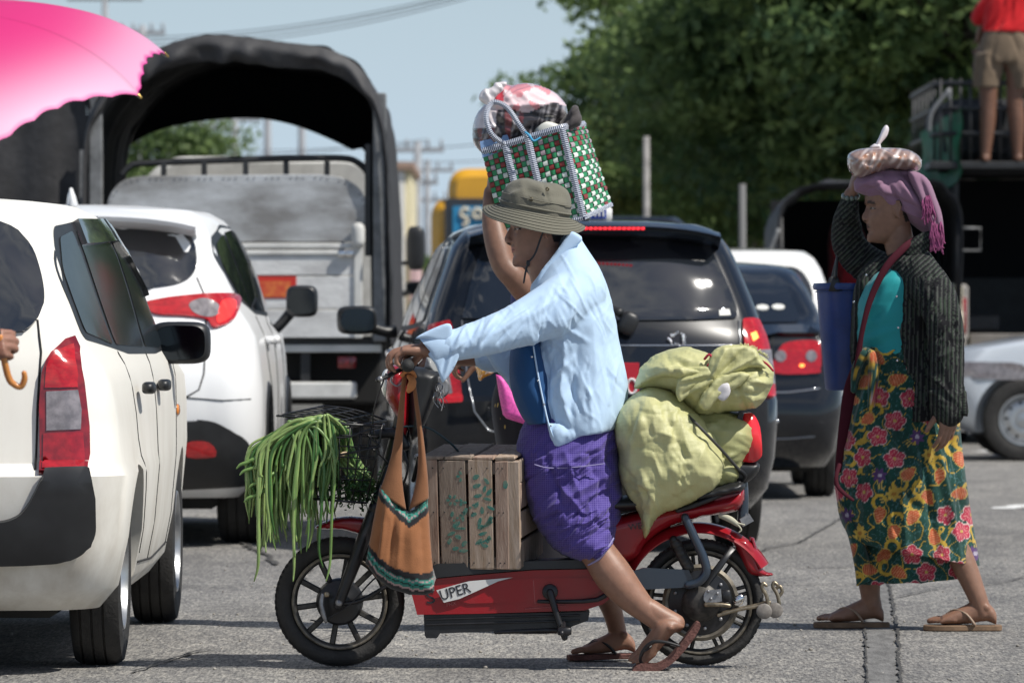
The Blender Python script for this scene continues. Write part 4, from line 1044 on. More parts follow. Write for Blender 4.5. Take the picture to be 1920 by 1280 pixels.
# chassis, wheels, bumper, cab
mesh_obj('rear_skirt',*box(tx(190),tx(715),.03,.08,tz(660),tz(646),.004),WMETAL,tk,smooth=False)
mesh_obj('chassis',*box(-.42,.42,.2,5.0,.62,.9,.02),UNDER,tk,smooth=False)
mesh_obj('under_tray',*box(-.92,.92,.3,3.2,.55,.92,.02),UNDER,tk,smooth=False)
mesh_obj('bumper_bar',*box(tx(240),tx(668),.02,.12,tz(747),tz(716),.012),WMETAL,tk,smooth=False)
for s_ in(tx(572),tx(330)):mesh_obj('bumper_bracket',*box(s_-.03,s_+.03,.06,.12,tz(720),.9),DSTEEL,tk,smooth=False)
for s_ in(tx(650),tx(258)):mesh_obj('tail_lamp',*box(s_-.06,s_+.06,.03,.06,tz(690),tz(668),.008),REDD,tk)
wz=None
for(x,y)in((.80,1.3),(-.80,1.3),(.62,1.3),(-.62,1.3),(.78,4.7),(-.78,4.7)):
    if wz is None:wz=make_wheel(.40,.2,STEEL,6,'steel');w=wz;w.parent=tk
    else:w=copy_tree(wz,tk)
    w.location=(x,y,.40)
cabr=rnd_outline([(-.85,.55),(.85,.55),(.88,1.3),(.86,2.12),(.66,2.27),(-.66,2.27),(-.86,2.12),(-.88,1.3)],.1)
mesh_obj('cab',*prism(cabr,3.55,5.2,lambda u,v,d:Vector((u,d+.3,v)),.05),WMETAL,tk,flat_ang=40)
mesh_obj('cab_window',*prism(rnd_outline([(-.6,1.45),(.6,1.45),(.55,1.9),(-.55,1.9)],.06),3.83,3.845,lambda u,v,d:Vector((u,d,v))),GLASS,tk,smooth=False)
for s_ in(1,-1):
    mesh_obj('wing_mirror',*sq((s_*(tx(752)+.02),4.4,1.62),(.065,.05,.16),.5,.6,20,14),BLKP,tk)
    mesh_obj('mirror_arm',*tube([Vector((s_*.86,4.4,1.5)),Vector((s_*(tx(752)+.02),4.4,1.52))],.015,6),DSTEEL,tk)
# second covered truck at the far left
t2=thing('covered_truck','dark tarpaulin covered truck at the far left behind the pink umbrella','truck',(-3.95,40.2,0))
arch2=[(float(a),float(b))for a,b in cr([(-.98,.9),(-.99,1.6),(-.98,2.4),(-.9,2.75),(-.65,2.96),(-.2,3.05),(.2,3.05),(.65,2.98),(.92,2.78),(.99,2.4),(.99,1.6),(.98,.9)],5)]
canopy(t2,arch2,0,3.4,30,TARP,TARPIN,.02,.03,seed=7)
cur=[]
for j in range(24):
    t=j/23;cur.append([Vector((p.x*.97,.02+.03*math.sin(p.x*16+t),max(p.y-.03,.9)*(1-t)+.9*t))for p in resample(arch2,50)])
mesh_obj('rear_curtain',*loft(cur,False,False,False),TARP,t2)
mesh_obj('tailgate',*box(-.95,.95,-.05,0,.8,1.25,.01),DSTEEL,t2,smooth=False)
for x in(.93,-.93):mesh_obj('corner_post',*box(x-.03,x+.03,-.06,-.01,.85,2.3),STEEL,t2,smooth=False)
mesh_obj('chassis',*box(-.8,.8,.2,5.0,.5,.88,.02),UNDER,t2,smooth=False)
for(x,y)in((.78,1.2),(-.78,1.2),(.78,4.5),(-.78,4.5)):w=copy_tree(wz,t2);w.location=(x,y,.40)
mesh_obj('cab',*prism(cabr,3.5,5.1,lambda u,v,d:Vector((u,d,v)),.05),WMETAL,t2,flat_ang=40)
# ---- yellow bus ----------------------------------------------------------------
BY=80.0;sb=F/BY
YEL=mat('bus_yellow',(0.70,0.36,0.02),0.35,coat=.5,var=.08,vs=2)
bus=thing('bus','yellow bus with rounded roof pod and blue sign in its dark rear window','bus',((975-960)/sb,BY,0))
bx_=lambda px:(px-975)/sb
bz=lambda py:CH+(600-py)/sb
V,Fs=prism(rnd_outline([(bx_(808),.45),(bx_(1142),.45),(bx_(1142),bz(372)),(bx_(808),bz(372))],.28,6),0,9.5,lambda u,v,d:Vector((u,d,v)),.12)
mesh_obj('body',V,Fs,YEL,bus,flat_ang=40)
V,Fs=prism(rnd_outline([(bx_(838),bz(400)),(bx_(1112),bz(400)),(bx_(1108),bz(316)),(bx_(842),bz(316))],.30,6),-.05,7,lambda u,v,d:Vector((u,d,v)),.12)
mesh_obj('roof_pod',V,Fs,YEL,bus,flat_ang=40)
V,Fs=prism(rnd_outline([(bx_(834),bz(560)),(bx_(1116),bz(560)),(bx_(1116),bz(372)),(bx_(834),bz(372))],.08,4),-.09,-.055,lambda u,v,d:Vector((u,d,v)),.01)
mesh_obj('rear_window',V,Fs,mat('bus_window',(.035,.04,.05),.15),bus,flat_ang=30)
bsg=mesh_obj('sign',*box(bx_(849),bx_(1090),-.115,-.092,bz(445),bz(387),.004),mat('bus_sign_blue',(.03,.26,.50),.5),bus,smooth=False)
SGN=mat('sign_cream',(.65,.60,.48),.6)
def glyph(pts,r=.028):return tube([Vector((bx_(a),-.125,bz(b)))for a,b in pts],r,6,k=4)
gl=MB()
ring=lambda cx_,cy_,r_,a0=0,a1=360:[(cx_+r_*math.cos(rad(a)),cy_+r_*math.sin(rad(a)))for a in range(a0,a1+1,24)]
mesh_obj('letter',*glyph(ring(872,400,8,40,330)+[]),SGN,bsg)
mesh_obj('letter',*glyph([(870,409),(876,414),(874,422),(867,421)]),SGN,bsg)
mesh_obj('letter',*glyph(ring(895,401,8)),SGN,bsg)
mesh_obj('letter',*glyph([(903,393),(906,402),(904,409),(912,408)]),SGN,bsg)
for c_ in(925,950,980,1010):mesh_obj('letter',*glyph(ring(c_,401,8,30,330)),SGN,bsg)
for x in(-1.0,1.0):
    for y in(1.8,7.5):
        w=copy_tree(wz,bus);w.location=(x,y,.45);w.scale=(1.2,1.15,1.15)
for s_ in(bx_(825),bx_(1125)):mesh_obj('tail_lamp',*box(s_-.06,s_+.06,-.04,.0,.9,1.3,.01),REDL,bus)
# ---- covered pickups on the right ------------------------------------------------------------
def pickup(name,label,loc,W,top,colour,canvas=True):
    r_=thing(name,label,'pickup truck',loc)
    w=W/2
    V,Fs=prism(rnd_outline([(-w,.62),(w,.62),(w,.95),(w-.02,1.12),(-w+.02,1.12),(-w,.95)],.04),.12,2.3,lambda u,v,d:Vector((u,d,v)),.02)
    mb=MB();mb.add(box(-w,-w+.06,.1,2.3,.62,1.18,.015));mb.build('bed_side',colour,r_,flat_ang=35)
    mb=MB();mb.add(box(w-.06,w,.1,2.3,.62,1.18,.015));mb.build('bed_side',colour,r_,flat_ang=35)
    mesh_obj('bed_floor',*box(-w+.062,w-.062,.1,2.3,.62,.68),DSTEEL,r_,smooth=False)
    mesh_obj('headboard',*box(-w+.062,w-.062,2.24,2.3,.681,1.5,.01),DSTEEL,r_,smooth=False)
    for s_ in(-1,1):
        mesh_obj('corner_panel',*box(s_*(w-.07)-.085,s_*(w-.07)+.085,.0,.098,.64,1.42,.03),colour,r_,flat_ang=35)
        q=mesh_obj('tail_lamp',*box(s_*(w-.08)-.055,s_*(w-.08)+.055,-.02,-.002,.98,1.30,.01),REDD,r_)
        mesh_obj('lens',*box(s_*(w-.08)-.04,s_*(w-.08)+.03,-.032,-.022,1.06,1.18,.006),GREYL,q)
    mesh_obj('tailgate',*box(-w+.16,w-.16,-.02,.02,.66,.98,.01),mat('beige_steel',(.20,.185,.17),.6,var=.2,vs=6),r_,smooth=False)
    mesh_obj('bumper',*box(-w,w,-.14,-.04,.48,.60,.02),mat('bumper_grey',(.14,.14,.15),.5,var=.2,vs=6),r_,flat_ang=35)
    mesh_obj('chassis',*box(-.6,.6,.1,4.2,.32,.6,.02),UNDER,r_,smooth=False)
    cab=rnd_outline([(-w,.5),(w,.5),(w,1.05),(w-.14,1.62),(-w+.14,1.62),(-w,1.05)],.08)
    mesh_obj('cab',*prism(cab,2.36,3.9,lambda u,v,d:Vector((u,d,v)),.05),colour,r_,flat_ang=40)
    mesh_obj('bonnet',*prism(rnd_outline([(-w,.5),(w,.5),(w,.95),(-w,.95)],.06),3.85,4.8,lambda u,v,d:Vector((u,d,v)),.05),colour,r_,flat_ang=40)
    wp=None
    for(x,y)in((w-.12,.95),(-w+.12,.95),(w-.12,3.9),(-w+.12,3.9)):
        q=copy_tree(wz,r_);q.location=(x,y,.34);q.scale=(.9,.85,.85);q.rotation_euler=(0,0,0 if x>0 else math.pi)
    return r_
PGR=mat('dusty_grey_paint',(.30,.285,.27),.5,var=.2,vs=5,coat=.3)
PCR=mat('dusty_cream_paint',(.52,.48,.36),.5,var=.2,vs=5,coat=.3)
# first covered pickup: low dark canvas with somebody in red inside
p1=pickup('covered_pickup','pickup with low black canvas roof, just left of the woman with the scarf',(3.14,50.0,0),1.62,2.2,PCR)
a1=[(float(a),float(b))for a,b in cr([(-.80,1.18),(-.82,1.7),(-.78,2.05),(-.62,2.24),(-.3,2.32),(.3,2.34),(.62,2.28),(.78,2.08),(.82,1.7),(.80,1.18)],5)]
canopy(p1,a1,-.1,2.4,24,TARP,TARPIN,.02,.025,seed=3)
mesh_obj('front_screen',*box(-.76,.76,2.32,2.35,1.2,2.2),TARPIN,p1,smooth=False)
for s_ in(-1,1):mesh_obj('corner_post',*tube([Vector((s_*.77,-.05,1.15)),Vector((s_*.78,-.05,2.0))],.02,8),DSTEEL,p1)
mesh_obj('grab_hoop',*tube([Vector((-.80,-.15,1.2)),Vector((-.98,-.18,1.32)),Vector((-.92,-.15,1.6)),Vector((-.80,-.1,1.9))],.018,8,k=5),STEEL,p1)
# big loaded truck at the right
p2=pickup('loaded_truck','dark loaded pickup truck with roof rack and green side tarpaulin, man standing on it',(4.86,50.5,0),1.92,2.4,PGR)
sq2=F/50.5
X2=lambda px:(px-960)/sq2-4.86
Z2=lambda py:CH+(600-py)/sq2
for x in(X2(1792),X2(2178)):
    for y in(0,1.1,2.2):mesh_obj('roof_post',*box(x-.025,x+.025,y-.025,y+.025,1.15,Z2(318),.004),DSTEEL,p2,smooth=False)
mesh_obj('roof_deck',*box(X2(1740),X2(2220),-.25,3.4,Z2(318),Z2(304),.01),DSTEEL,p2,smooth=False)
mesh_obj('roof_lining',*box(X2(1760),X2(2200),0.0,2.3,Z2(324),Z2(318)-.002),TARPIN,p2,smooth=False)
mesh_obj('front_screen',*box(X2(1795),X2(2175),2.28,2.31,1.2,Z2(325)),TARPIN,p2,smooth=False)
for x in(X2(1797),X2(2173)):mesh_obj('side_curtain',*prism([(.1,1.2),(2.25,1.2),(2.25,Z2(326)),(.1,Z2(326))],x,x+.012,lambda u,v,d:Vector((d,u+.01*math.sin(v*9),v))),TARPIN,p2,smooth=False)
mesh_obj('interior_bench',*box(X2(1810),X2(1880),.3,2.2,1.0,1.15,.02),DSTEEL,p2,smooth=False)
mesh_obj('square_hoop',*tube([Vector((X2(a),-.12,Z2(b)))for a,b in((1792,428),(1836,428),(1836,470),(1792,470),(1792,428))],.014,6),STEEL,p2)
# rack: rails and bars
for py in(158,205,252):
    mesh_obj('rack_rail',*tube([Vector((X2(1752),2.9,Z2(py))),Vector((X2(1752),-.0,Z2(py))),Vector((X2(1775),-.2,Z2(py))),Vector((X2(2210),-.2,Z2(py)))],.022,6),DSTEEL,p2)
for i in range(24):mesh_obj('rack_bar',*tube([Vector((X2(1760)+i*.088,-.2,Z2(304))),Vector((X2(1760)+i*.088,-.2,Z2(150)))],.012,6),DSTEEL,p2)
for i in range(7):mesh_obj('rack_side_bar',*tube([Vector((X2(1752),i*.45,Z2(304))),Vector((X2(1752),i*.45,Z2(150)))],.012,6),DSTEEL,p2)
mesh_obj('bent_handrail',*tube([Vector((X2(a),-.26,Z2(b)))for a,b in((1738,250),(1742,215),(1768,180),(1775,172),(1776,190))],.02,8,k=5),STEEL,p2)
# crates and sacks stacked inside the rack
ck=mat('dark_load',(.03,.032,.036),.8,var=.4,vs=7,bump=.4,bs=20)
ld=[mesh_obj('load',*box(X2(1770),X2(2190),.0,2.7,Z2(300),Z2(185),.08),ck,p2,flat_ang=40)]
# green tarpaulin on the left flank
GRN=mat('green_tarpaulin',(.015,.14,.065),.55,var=.3,vs=5,bump=.5,bs=9,bd=.03)
gv=[]
for j in range(22):
    t=j/21;ring=[]
    for i in range(16):
        q=i/15
        x=X2(1795-60*q);y=-.30+0.9*q
        zt=Z2(205+42*q);zb_=Z2(322+48*math.sin(q*2.2)+6*math.sin(q*9));z=zt+(zb_-zt)*t
        ring.append(Vector((x+.02*math.sin(t*7+q*12),y+.03*math.sin(q*17+t*3),z)))
    gv.append(ring)
gv2=[[p+Vector((0.01,.012,0))for p in r_]for r_ in gv]
mesh_obj('green_tarpaulin',*join(loft(gv,False,False,False),loft([r_[::-1]for r_ in gv2],False,False,False)),GRN,p2)
# ================================================================ SHAPE TOOLS FOR CLOTH AND BODIES
def ribs(rows,base=DR,n=72,k=6,cap0=True,cap1=True,hem=0.0,sq_=1.0,ph=0.0):
    """rows: (xl, yl, xr, yr, T, dc): in photo pixels on the plane at 'base'; T half thickness in metres, dc depth offset"""
    R_=cr(rows,k)if k>1 else[np.array(r,float)for r in rows]
    rings=[]
    def ring(r,s=1.0,up=0.0):
        a=P(r[0],r[1],base);b=P(r[2],r[3],base);c=(a+b)/2;h=(b-a)/2;T=max(r[4],1e-3);out=[]
        for i in range(n):
            t=2*math.pi*i/n+ph;cs,sn=math.cos(t),math.sin(t)
            if sq_!=1.0:cs=math.copysign(abs(cs)**sq_,cs);sn=math.copysign(abs(sn)**sq_,sn)
            out.append(c+h*(cs*s)+Vector((0,r[5]-T*sn*s,up)))
        return out
    for r in R_:rings.append(ring(r))
    if hem:rings.append(ring(R_[-1],0.97,0.002));rings.append(ring(R_[-1],0.95,hem))
    return loft(rings,True,cap0,cap1)
def topx(V):
    """world points -> photo pixels"""
    A=np.array([tuple(v)for v in V]);return 960+A[:,0]/A[:,1]*F,600+(CH-A[:,2])/A[:,1]*F
def crease_mesh(me,lines,amp=1.0,noise_amp=0.0,ns=14.0,seed=0.0,mask=None,ridge=None):
    me.update();n=len(me.vertices)
    co=np.empty(n*3,np.float32);me.vertices.foreach_get('co',co);co=co.reshape(-1,3)
    no=np.array([tuple(v.normal)for v in me.vertices],np.float32)
    px,py=960+co[:,0]/co[:,1]*F,600+(CH-co[:,2])/co[:,1]*F
    D=np.zeros(n)
    for(x0,y0,x1,y1,w,a)in lines:
        dx,dy=x1-x0,y1-y0;L2=dx*dx+dy*dy+1e-9
        t=((px-x0)*dx+(py-y0)*dy)/L2;tc_=np.clip(t,0,1)
        dd=np.hypot(px-(x0+tc_*dx),py-(y0+tc_*dy));taper=np.clip(1.15-np.abs(tc_-0.5)*1.7,0,1)**0.7
        u=dd/w;D+=a*amp*(np.exp(-u*u)*.45+np.clip(1-np.abs(u)*.75,0,1)**1.3*.65)*taper
    for(ang,la,lb,ra)in(ridge or()):
        c_,s_=math.cos(rad(ang)),math.sin(rad(ang))
        for i in range(n):
            if no[i,1]>.3:continue
            x,y=px[i],py[i];w1=noise.noise(Vector((x/70,y/70,seed+5)))*22;u=(x*c_+y*s_+w1)/la;v=(-x*s_+y*c_+w1*.6)/lb
            q=noise.noise(Vector((u,v,seed)));D[i]+=ra*((1-min(1.0,abs(q)*3.2))**2*max(0,noise.noise(Vector((x/45,y/45,seed+9)))+.35))
    fade=np.clip(0.35+np.abs(no[:,1])*0.9,0.3,1.0)
    if noise_amp:
        for i in range(n):
            v=Vector(co[i].tolist());D[i]+=noise_amp*(noise.noise(v*ns+Vector((seed,0,0)))+0.5*noise.noise(v*ns*2.3+Vector((0,seed,0))))
    if mask is not None:D*=mask(px,py)
    co=co+no*(D*fade)[:,None]
    me.vertices.foreach_set('co',co.astype(np.float32).ravel());me.update();return me
def rfolds(n,seed,box_,ang,dang,ln,w,a,both=True):
    r=random.Random(seed);out=[]
    for _ in range(n):
        x=r.uniform(box_[0],box_[2]);y=r.uniform(box_[1],box_[3]);t=rad(ang+r.uniform(-dang,dang));l=r.uniform(.5,1.2)*ln/2
        q=a*r.uniform(.4,1.2)*(r.choice((1,-1))if both else 1)
        out.append((x-math.cos(t)*l,y-math.sin(t)*l,x+math.cos(t)*l,y+math.sin(t)*l,w*r.uniform(.6,1.5),q))
    return out
def put(name,me,m,parent,smooth=True,label=None,flat_ang=None):
    if parent is not None:
        M=Matrix.LocRotScale(Vector(parent.location),parent.rotation_euler,None).inverted()if parent.parent is None else(Matrix.LocRotScale(Vector(parent.parent.location),parent.parent.rotation_euler,None)).inverted()
        me.transform(M)
    o=link_mesh(name,me,m,parent,smooth,label,flat_ang);me.name=name;return o
def pillow(outline,base,d0,T,Rpx,res,seed=0.0,front=1.0,back=1.0,bulge=None,thin=0.0015,pw=0.5):
    """closed cushion with the given pixel outline; thickness grows with the distance from the edge"""
    o=[np.array(p,float)for p in outline];pts=[]
    for i in range(len(o)):
        a,b=o[i],o[(i+1)%len(o)];n=max(1,int(np.hypot(*(b-a))/res))
        for j in range(n):pts.append(a+(b-a)*j/n)
    E=np.array(pts);ne=len(E)
    x0,y0=E.min(0);x1,y1=E.max(0)
    gx,gy=np.meshgrid(np.arange(x0,x1,res),np.arange(y0,y1,res));gx=gx+(np.arange(gx.shape[0])%2)[:,None]*res*.5
    q=np.stack([gx.ravel(),gy.ravel()],1);ins=np.zeros(len(q),bool)
    A=E;B=np.roll(E,-1,0)
    for i in range(ne):
        c=((A[i,1]>q[:,1])!=(B[i,1]>q[:,1]))
        with np.errstate(divide='ignore',invalid='ignore'):
            xs=(B[i,0]-A[i,0])*(q[:,1]-A[i,1])/(B[i,1]-A[i,1]+1e-12)+A[i,0]
        ins^=c&(q[:,0]<xs)
    q=q[ins];dist=np.min(np.hypot(q[:,None,0]-E[None,:,0],q[:,None,1]-E[None,:,1]),1)if len(q)else np.zeros(0)
    q=q[dist>res*.45]
    allp=[Vector(p)for p in E]+[Vector(p)for p in q]
    V2,_,F2,_,_,_=delaunay_2d_cdt(allp,[(i,(i+1)%ne)for i in range(ne)],[],1,1e-4)
    Q=np.array([tuple(v)for v in V2]);dd=np.min(np.hypot(Q[:,None,0]-E[None,:,0],Q[:,None,1]-E[None,:,1]),1)
    t=np.clip(dd/Rpx,0,1);prof=(1-(1-t)**2)**pw
    n=len(Q);V=[];Fs=[]
    for s_,mult in((-1,front),(1,back)):
        for i in range(n):
            e=T*prof[i]*mult+thin
            if bulge and s_<0:e+=bulge(Q[i,0],Q[i,1])*min(1.0,dd[i]/(Rpx*.4))
            Y=base+d0+s_*e;V.append(P(Q[i,0],Q[i,1],base)+Vector((0,d0+s_*e,0)))
    for f in F2:
        a=V[f[0]];nn=(V[f[1]]-a).cross(V[f[2]]-a)
        g=tuple(f)if nn.y<0 else tuple(reversed(f));Fs.append(g);Fs.append(tuple(i+n for i in reversed(g)))
    ec=set()
    for f in Fs[::2]:
        for i in range(len(f)):ec.add((f[i],f[(i+1)%len(f)]))
    for a,b in ec:
        if(b,a)not in ec:Fs.append((b,a,a+n,b+n))
    return V,Fs
def limb(pts,base,k=4,segs=24,roundcap=True,flat=1.0,up=None):
    """pts: (px, py, d, r_px)"""
    s=F/base
    return tube([P(a,b,base)+Vector((0,d,0))for a,b,d,_ in pts],[q[3]/s for q in pts],segs,True,k,flat,up,roundcap)
def frame(o,x,z):
    x=Vector(x).normalized();z=Vector(z);z=(z-x*z.dot(x)).normalized();y=z.cross(x)
    return Matrix(((x.x,y.x,z.x,o[0]),(x.y,y.y,z.y,o[1]),(x.z,y.z,z.z,o[2]),(0,0,0,1)))
HEAD_ROWS=[(-.117,.040,.000,.018),(-.112,.066,-.010,.030),(-.100,.083,-.024,.042),(-.085,.0865,-.040,.051),(-.073,.083,-.050,.056),(-.060,.0845,-.060,.060),(-.048,.0850,-.068,.063),(-.034,.0840,-.076,.066),
             (-.018,.0825,-.083,.069),(-.004,.0805,-.089,.0715),(.008,.0785,-.093,.073),(.018,.0785,-.096,.074),(.028,.0835,-.098,.0745),(.038,.0860,-.0995,.075),(.055,.0850,-.099,.075),(.072,.078,-.095,.072),(.088,.066,-.088,.064),(.101,.048,-.074,.052),(.110,.026,-.052,.036),(.115,.004,-.028,.016)]
def head_vf(M,male=True,sc_=1.0,jaw=1.0):
    rings=[]
    rows_=cr(HEAD_ROWS,4)
    for z,xf_,xb,w in rows_:
        ring=[];xc=(xf_+xb)/2*.35-.004
        for i in range(60):
            t=2*math.pi*i/60;c,s=math.cos(t),math.sin(t)
            e=.86 if c>0 else 1.0
            x=xc+(xf_-xc)*math.copysign(abs(c)**e,c)if c>0 else xc+(xc-xb)*c
            y=w*math.copysign(abs(s)**(.90),s)*(1-.10*max(c,0)**2)*(jaw if z<-.05 else 1)
            # eye sockets
            if c>0.3:
                for sy in(1,-1):
                    g=math.exp(-(((y-sy*.033)/.017)**2+((z-.010)/.012)**2));x-=.0085*g
                    g2=math.exp(-(((y-sy*.042)/.020)**2+((z+.022)/.020)**2));x+=.005*g2
                g=math.exp(-((y/.022)**2+((z+.074)/.007)**2));x-=.005*g
            ring.append(Vector((x,y,z)))
        rings.append(ring)
    parts=[loft(rings)]
    nose=[(.080,.022,.006),(.086,.012,.0075),(.0935,.000,.0085),(.1015,-.012,.0105),(.1055,-.021,.0125),(.1015,-.029,.0115),(.090,-.034,.010)]
    if not male:nose=[(a-.004 if i in(2,3,4,5)else a,b,c)for i,(a,b,c)in enumerate(nose)]
    parts.append(tube([Vector((a-c*.95,0,b))for a,b,c in nose],[c for _,_,c in nose],12,k=3,roundcap=True))
    for s in(1,-1):parts.append(sq((.0895,s*.0125,-.0275),(.009,.0072,.0072),1,1,12,8))
    # lips
    parts.append(tube([Vector((.0805-.010*abs(y/.022)**2,y,-.0505))for y in(-.022,-.012,0,.012,.022)],[.003,.0060,.0064,.0060,.003],10,k=3))
    parts.append(tube([Vector((.0795-.010*abs(y/.020)**2,y,-.0605))for y in(-.020,-.011,0,.011,.020)],[.003,.0066,.0074,.0066,.003],10,k=3))
    parts.append(sq((.074,0,-.098),(.0145,.020,.014),1,1,14,10))
    for s in(1,-1):
        # eyelids: upper and lower folds
        parts.append(tube([Vector((.0725-.010*abs(t)**2-(.004 if t*s>0 else 0),s*.033+t*.015,.0155-.004*t*t))for t in(-1,-.5,0,.5,1)],[.002,.0042,.005,.0042,.002],8,k=3))
        parts.append(tube([Vector((.0720-.010*abs(t)**2-(.004 if t*s>0 else 0),s*.033+t*.014,.0035+.003*t*t))for t in(-1,-.5,0,.5,1)],[.002,.0034,.004,.0034,.002],8,k=3))
        # brow ridge, cheekbone
        parts.append(tube([Vector((.0805-.014*abs(t)**2-(.006 if t*s>0 else 0),s*.031+t*.020,.031-.005*t*t))for t in(-1,0,1)],[.004,.0065,.004],8,k=4))
        # ear: rim, lobe, bowl
        e=[(-.004,.028),(.006,.030),(.013,.022),(.012,.008),(.006,-.008),(.002,-.022),(.006,-.030)]
        parts.append(tube([Vector((-.012-a*1.0,s*(.078+.004*i/6*(1 if i<5 else.3)),b))for i,(a,b)in enumerate(e)],[.0045,.0055,.006,.006,.006,.0065,.006],8,k=3,roundcap=True))
        parts.append(sq((-.012,s*.073,.002),(.014,.008,.027),1,1,14,10))
    vf=join(*parts)
    return[M@(Vector(v)*sc_)for v in vf[0]],vf[1]
def head_paint(M,sc_,skin,lip,hair,male=True,hairline=True,tint=None):
    """returns fn(world co) -> colour or None outside the head"""
    Mi=M.inverted()
    sk=np.array(skin);lp=np.array(lip);hr=np.array(hair)
    def fn(co):
        p=(Mi@Vector(co))/sc_
        if p.length>.16:return None
        c=sk.copy()
        if p.x>.05:
            g=math.exp(-((p.y/.019)**2+((p.z+.0545)/.0085)**4));c=c*(1-g)+lp*g
            if abs(p.y)<.021 and abs(p.z+.0555)<.0024:c=lp*.25
        for s in(1,-1):
            dx=p.y-s*.033
            if p.x>.045 and abs(dx)<.0155 and abs(p.z-.0095+.10*dx*dx/.0155)<.0030:c=np.array((.012,.009,.008))
            if p.x>.045 and abs(dx+s*.0)<.020 and abs(p.z-(.0325-.007*(dx/.02)**2))<.0050:c=c*.2+hr*.8
        for s in(1,-1):
            if(p-Vector((.094,s*.0095,-.0345))).length<.0052:c=sk*.12
            if p.x>.045 and abs(p.y-s*.033)<.016 and.014<p.z<.022:c=c*.72
        if male and p.x>.05 and abs(p.y)<.024 and-.047<p.z<-.037:c=c*.72+hr*.28
        if hairline and((p.x<.058-.0 and p.z>.058+p.x*.05)or(p.x<-.022 and p.z>-.045 and abs(p.y)<.2 and p.x<-.024-max(0,.02-p.z)*.3)or(p.x<.02 and p.z>.03 and p.x>-.03 and abs(p.y)>.06)):c=hr
        return c
    return fn
def eyes(M,sc_,parent):
    for s in(1,-1):
        V,Fs=sq((.0630,s*.033,.0095),(.0100,.0120,.0085),1,1,20,14)
        me=to_mesh(([M@(v*sc_)for v in V],Fs),'eye')
        Mi=M.inverted()
        def f(co):
            p=(Mi@Vector(co))/sc_;q=math.hypot(p.y-s*.033,p.z-.0095)
            return(.012,.008,.006)if q<.0062 and p.x>.07 else(.26,.22,.20)
        paint(me,f);put('eye',me,EYE,parent)
def hand_vf(M,curls=((30,40,30),)*4,thumb=(-35,20),side=1,sc_=1.0,spread=4):
    """M: frame at the wrist; +x to the fingers, +z back of the hand; thumb on the +y*side"""
    parts=[]
    secs=[(0,.026,.019),(.02,.031,.0185),(.045,.040,.0175),(.07,.043,.0155),(.086,.041,.013)]
    parts.append(loft([[Vector((x,w*math.copysign(abs(math.cos(t))**.8,math.cos(t)),h*math.copysign(abs(math.sin(t))**.8,math.sin(t))))for t in[2*math.pi*i/20 for i in range(20)]]for x,w,h in secs]))
    lens=((.042,.026,.021),(.047,.030,.023),(.044,.028,.022),(.034,.021,.019))
    for i in range(4):
        y=side*(.030-.020*i);a=rad(spread*(1.5-i))*side;x0=.080-(.003 if i in(0,3)else 0)-(.004 if i==3 else 0)
        p=Vector((x0,y,0.001));pts=[Vector((x0-.02,y*.9,0)),p.copy()];ang=0.0;rr=(.0095,.0098,.0092,.0082)[i];rs=[rr*1.1,rr*1.05]
        for j in range(3):
            ang+=rad(curls[i][j]);d=Vector((math.cos(ang)*math.cos(a),math.cos(ang)*math.sin(a),-math.sin(ang)))
            p=p+d*lens[i][j];pts.append(p.copy());rs.append(rr*(.95,.88,.74)[j])
        parts.append(tube(pts,rs,10,k=3,roundcap=True))
    t0=Vector((.018,side*.022,-.004));a=rad(thumb[0]);b=rad(thumb[1])
    d1=Vector((math.cos(rad(40)),side*math.sin(rad(40))*math.cos(a),math.sin(a)*.9)).normalized()
    d2=Vector((math.cos(b),side*math.sin(rad(18)),-math.sin(b)+math.sin(a)*.4)).normalized()
    p1=t0+d1*.040;p2=p1+(d1+d2).normalized()*.032;p3=p2+d2*.026
    parts.append(tube([t0,p1,p2,p3],[.016,.0135,.0110,.0088],10,k=3,roundcap=True))
    parts.append(sq(t0+d1*.012,(.022,.015,.014),1,1,14,10))
    vf=join(*parts)
    return[M@(Vector(v)*sc_)for v in vf[0]],vf[1]
def foot_vf(M,side=1,sc_=1.0,curl=0.0):
    """+x to the toes, z up, sole at z=0, heel at x=0; big toe on +y*side"""
    secs=[(.002,.018,.020,.022),(.012,.030,.028,.028),(.035,.045,.034,.031),(.065,.048,.040,.031),(.095,.040,.038,.034),(.125,.032,.032,.038),(.155,.025,.026,.043),(.180,.019,.020,.0455),(.198,.015,.0155,.044)]
    parts=[loft([[Vector((x,w*math.cos(t)+side*.004*(x/.2),zc+h*math.copysign(abs(math.sin(t))**.85,math.sin(t))-(zc-h if math.sin(t)<0 else 0)*0))for t in[2*math.pi*i/20 for i in range(20)]]for x,zc,h,w in cr([(a,b*1.0,c,d)for a,b,c,d in secs],2)])]
    for i,(y,l,r_)in enumerate(((.032,.050,.0125),(.012,.047,.0092),(-.005,.042,.0088),(-.020,.036,.0084),(-.034,.030,.0082))):
        x0=.190-(.0 if i<2 else.006*(i-1));y=side*y
        pts=[Vector((x0-.02,y*.95,.016)),Vector((x0+l*.35,y,.017)),Vector((x0+l*.75,y,.013+curl)),Vector((x0+l,y,.010+curl))]
        parts.append(tube(pts,[r_*1.05,r_,r_*.98,r_*.85],10,k=3,roundcap=True))
    parts.append(sq((.045,side*.028,.068),(.014,.010,.014),1,1,10,8));parts.append(sq((.040,-side*.028,.060),(.013,.009,.013),1,1,10,8))
    vf=join(*parts)
    return[M@(Vector(v)*sc_)for v in vf[0]],vf[1]
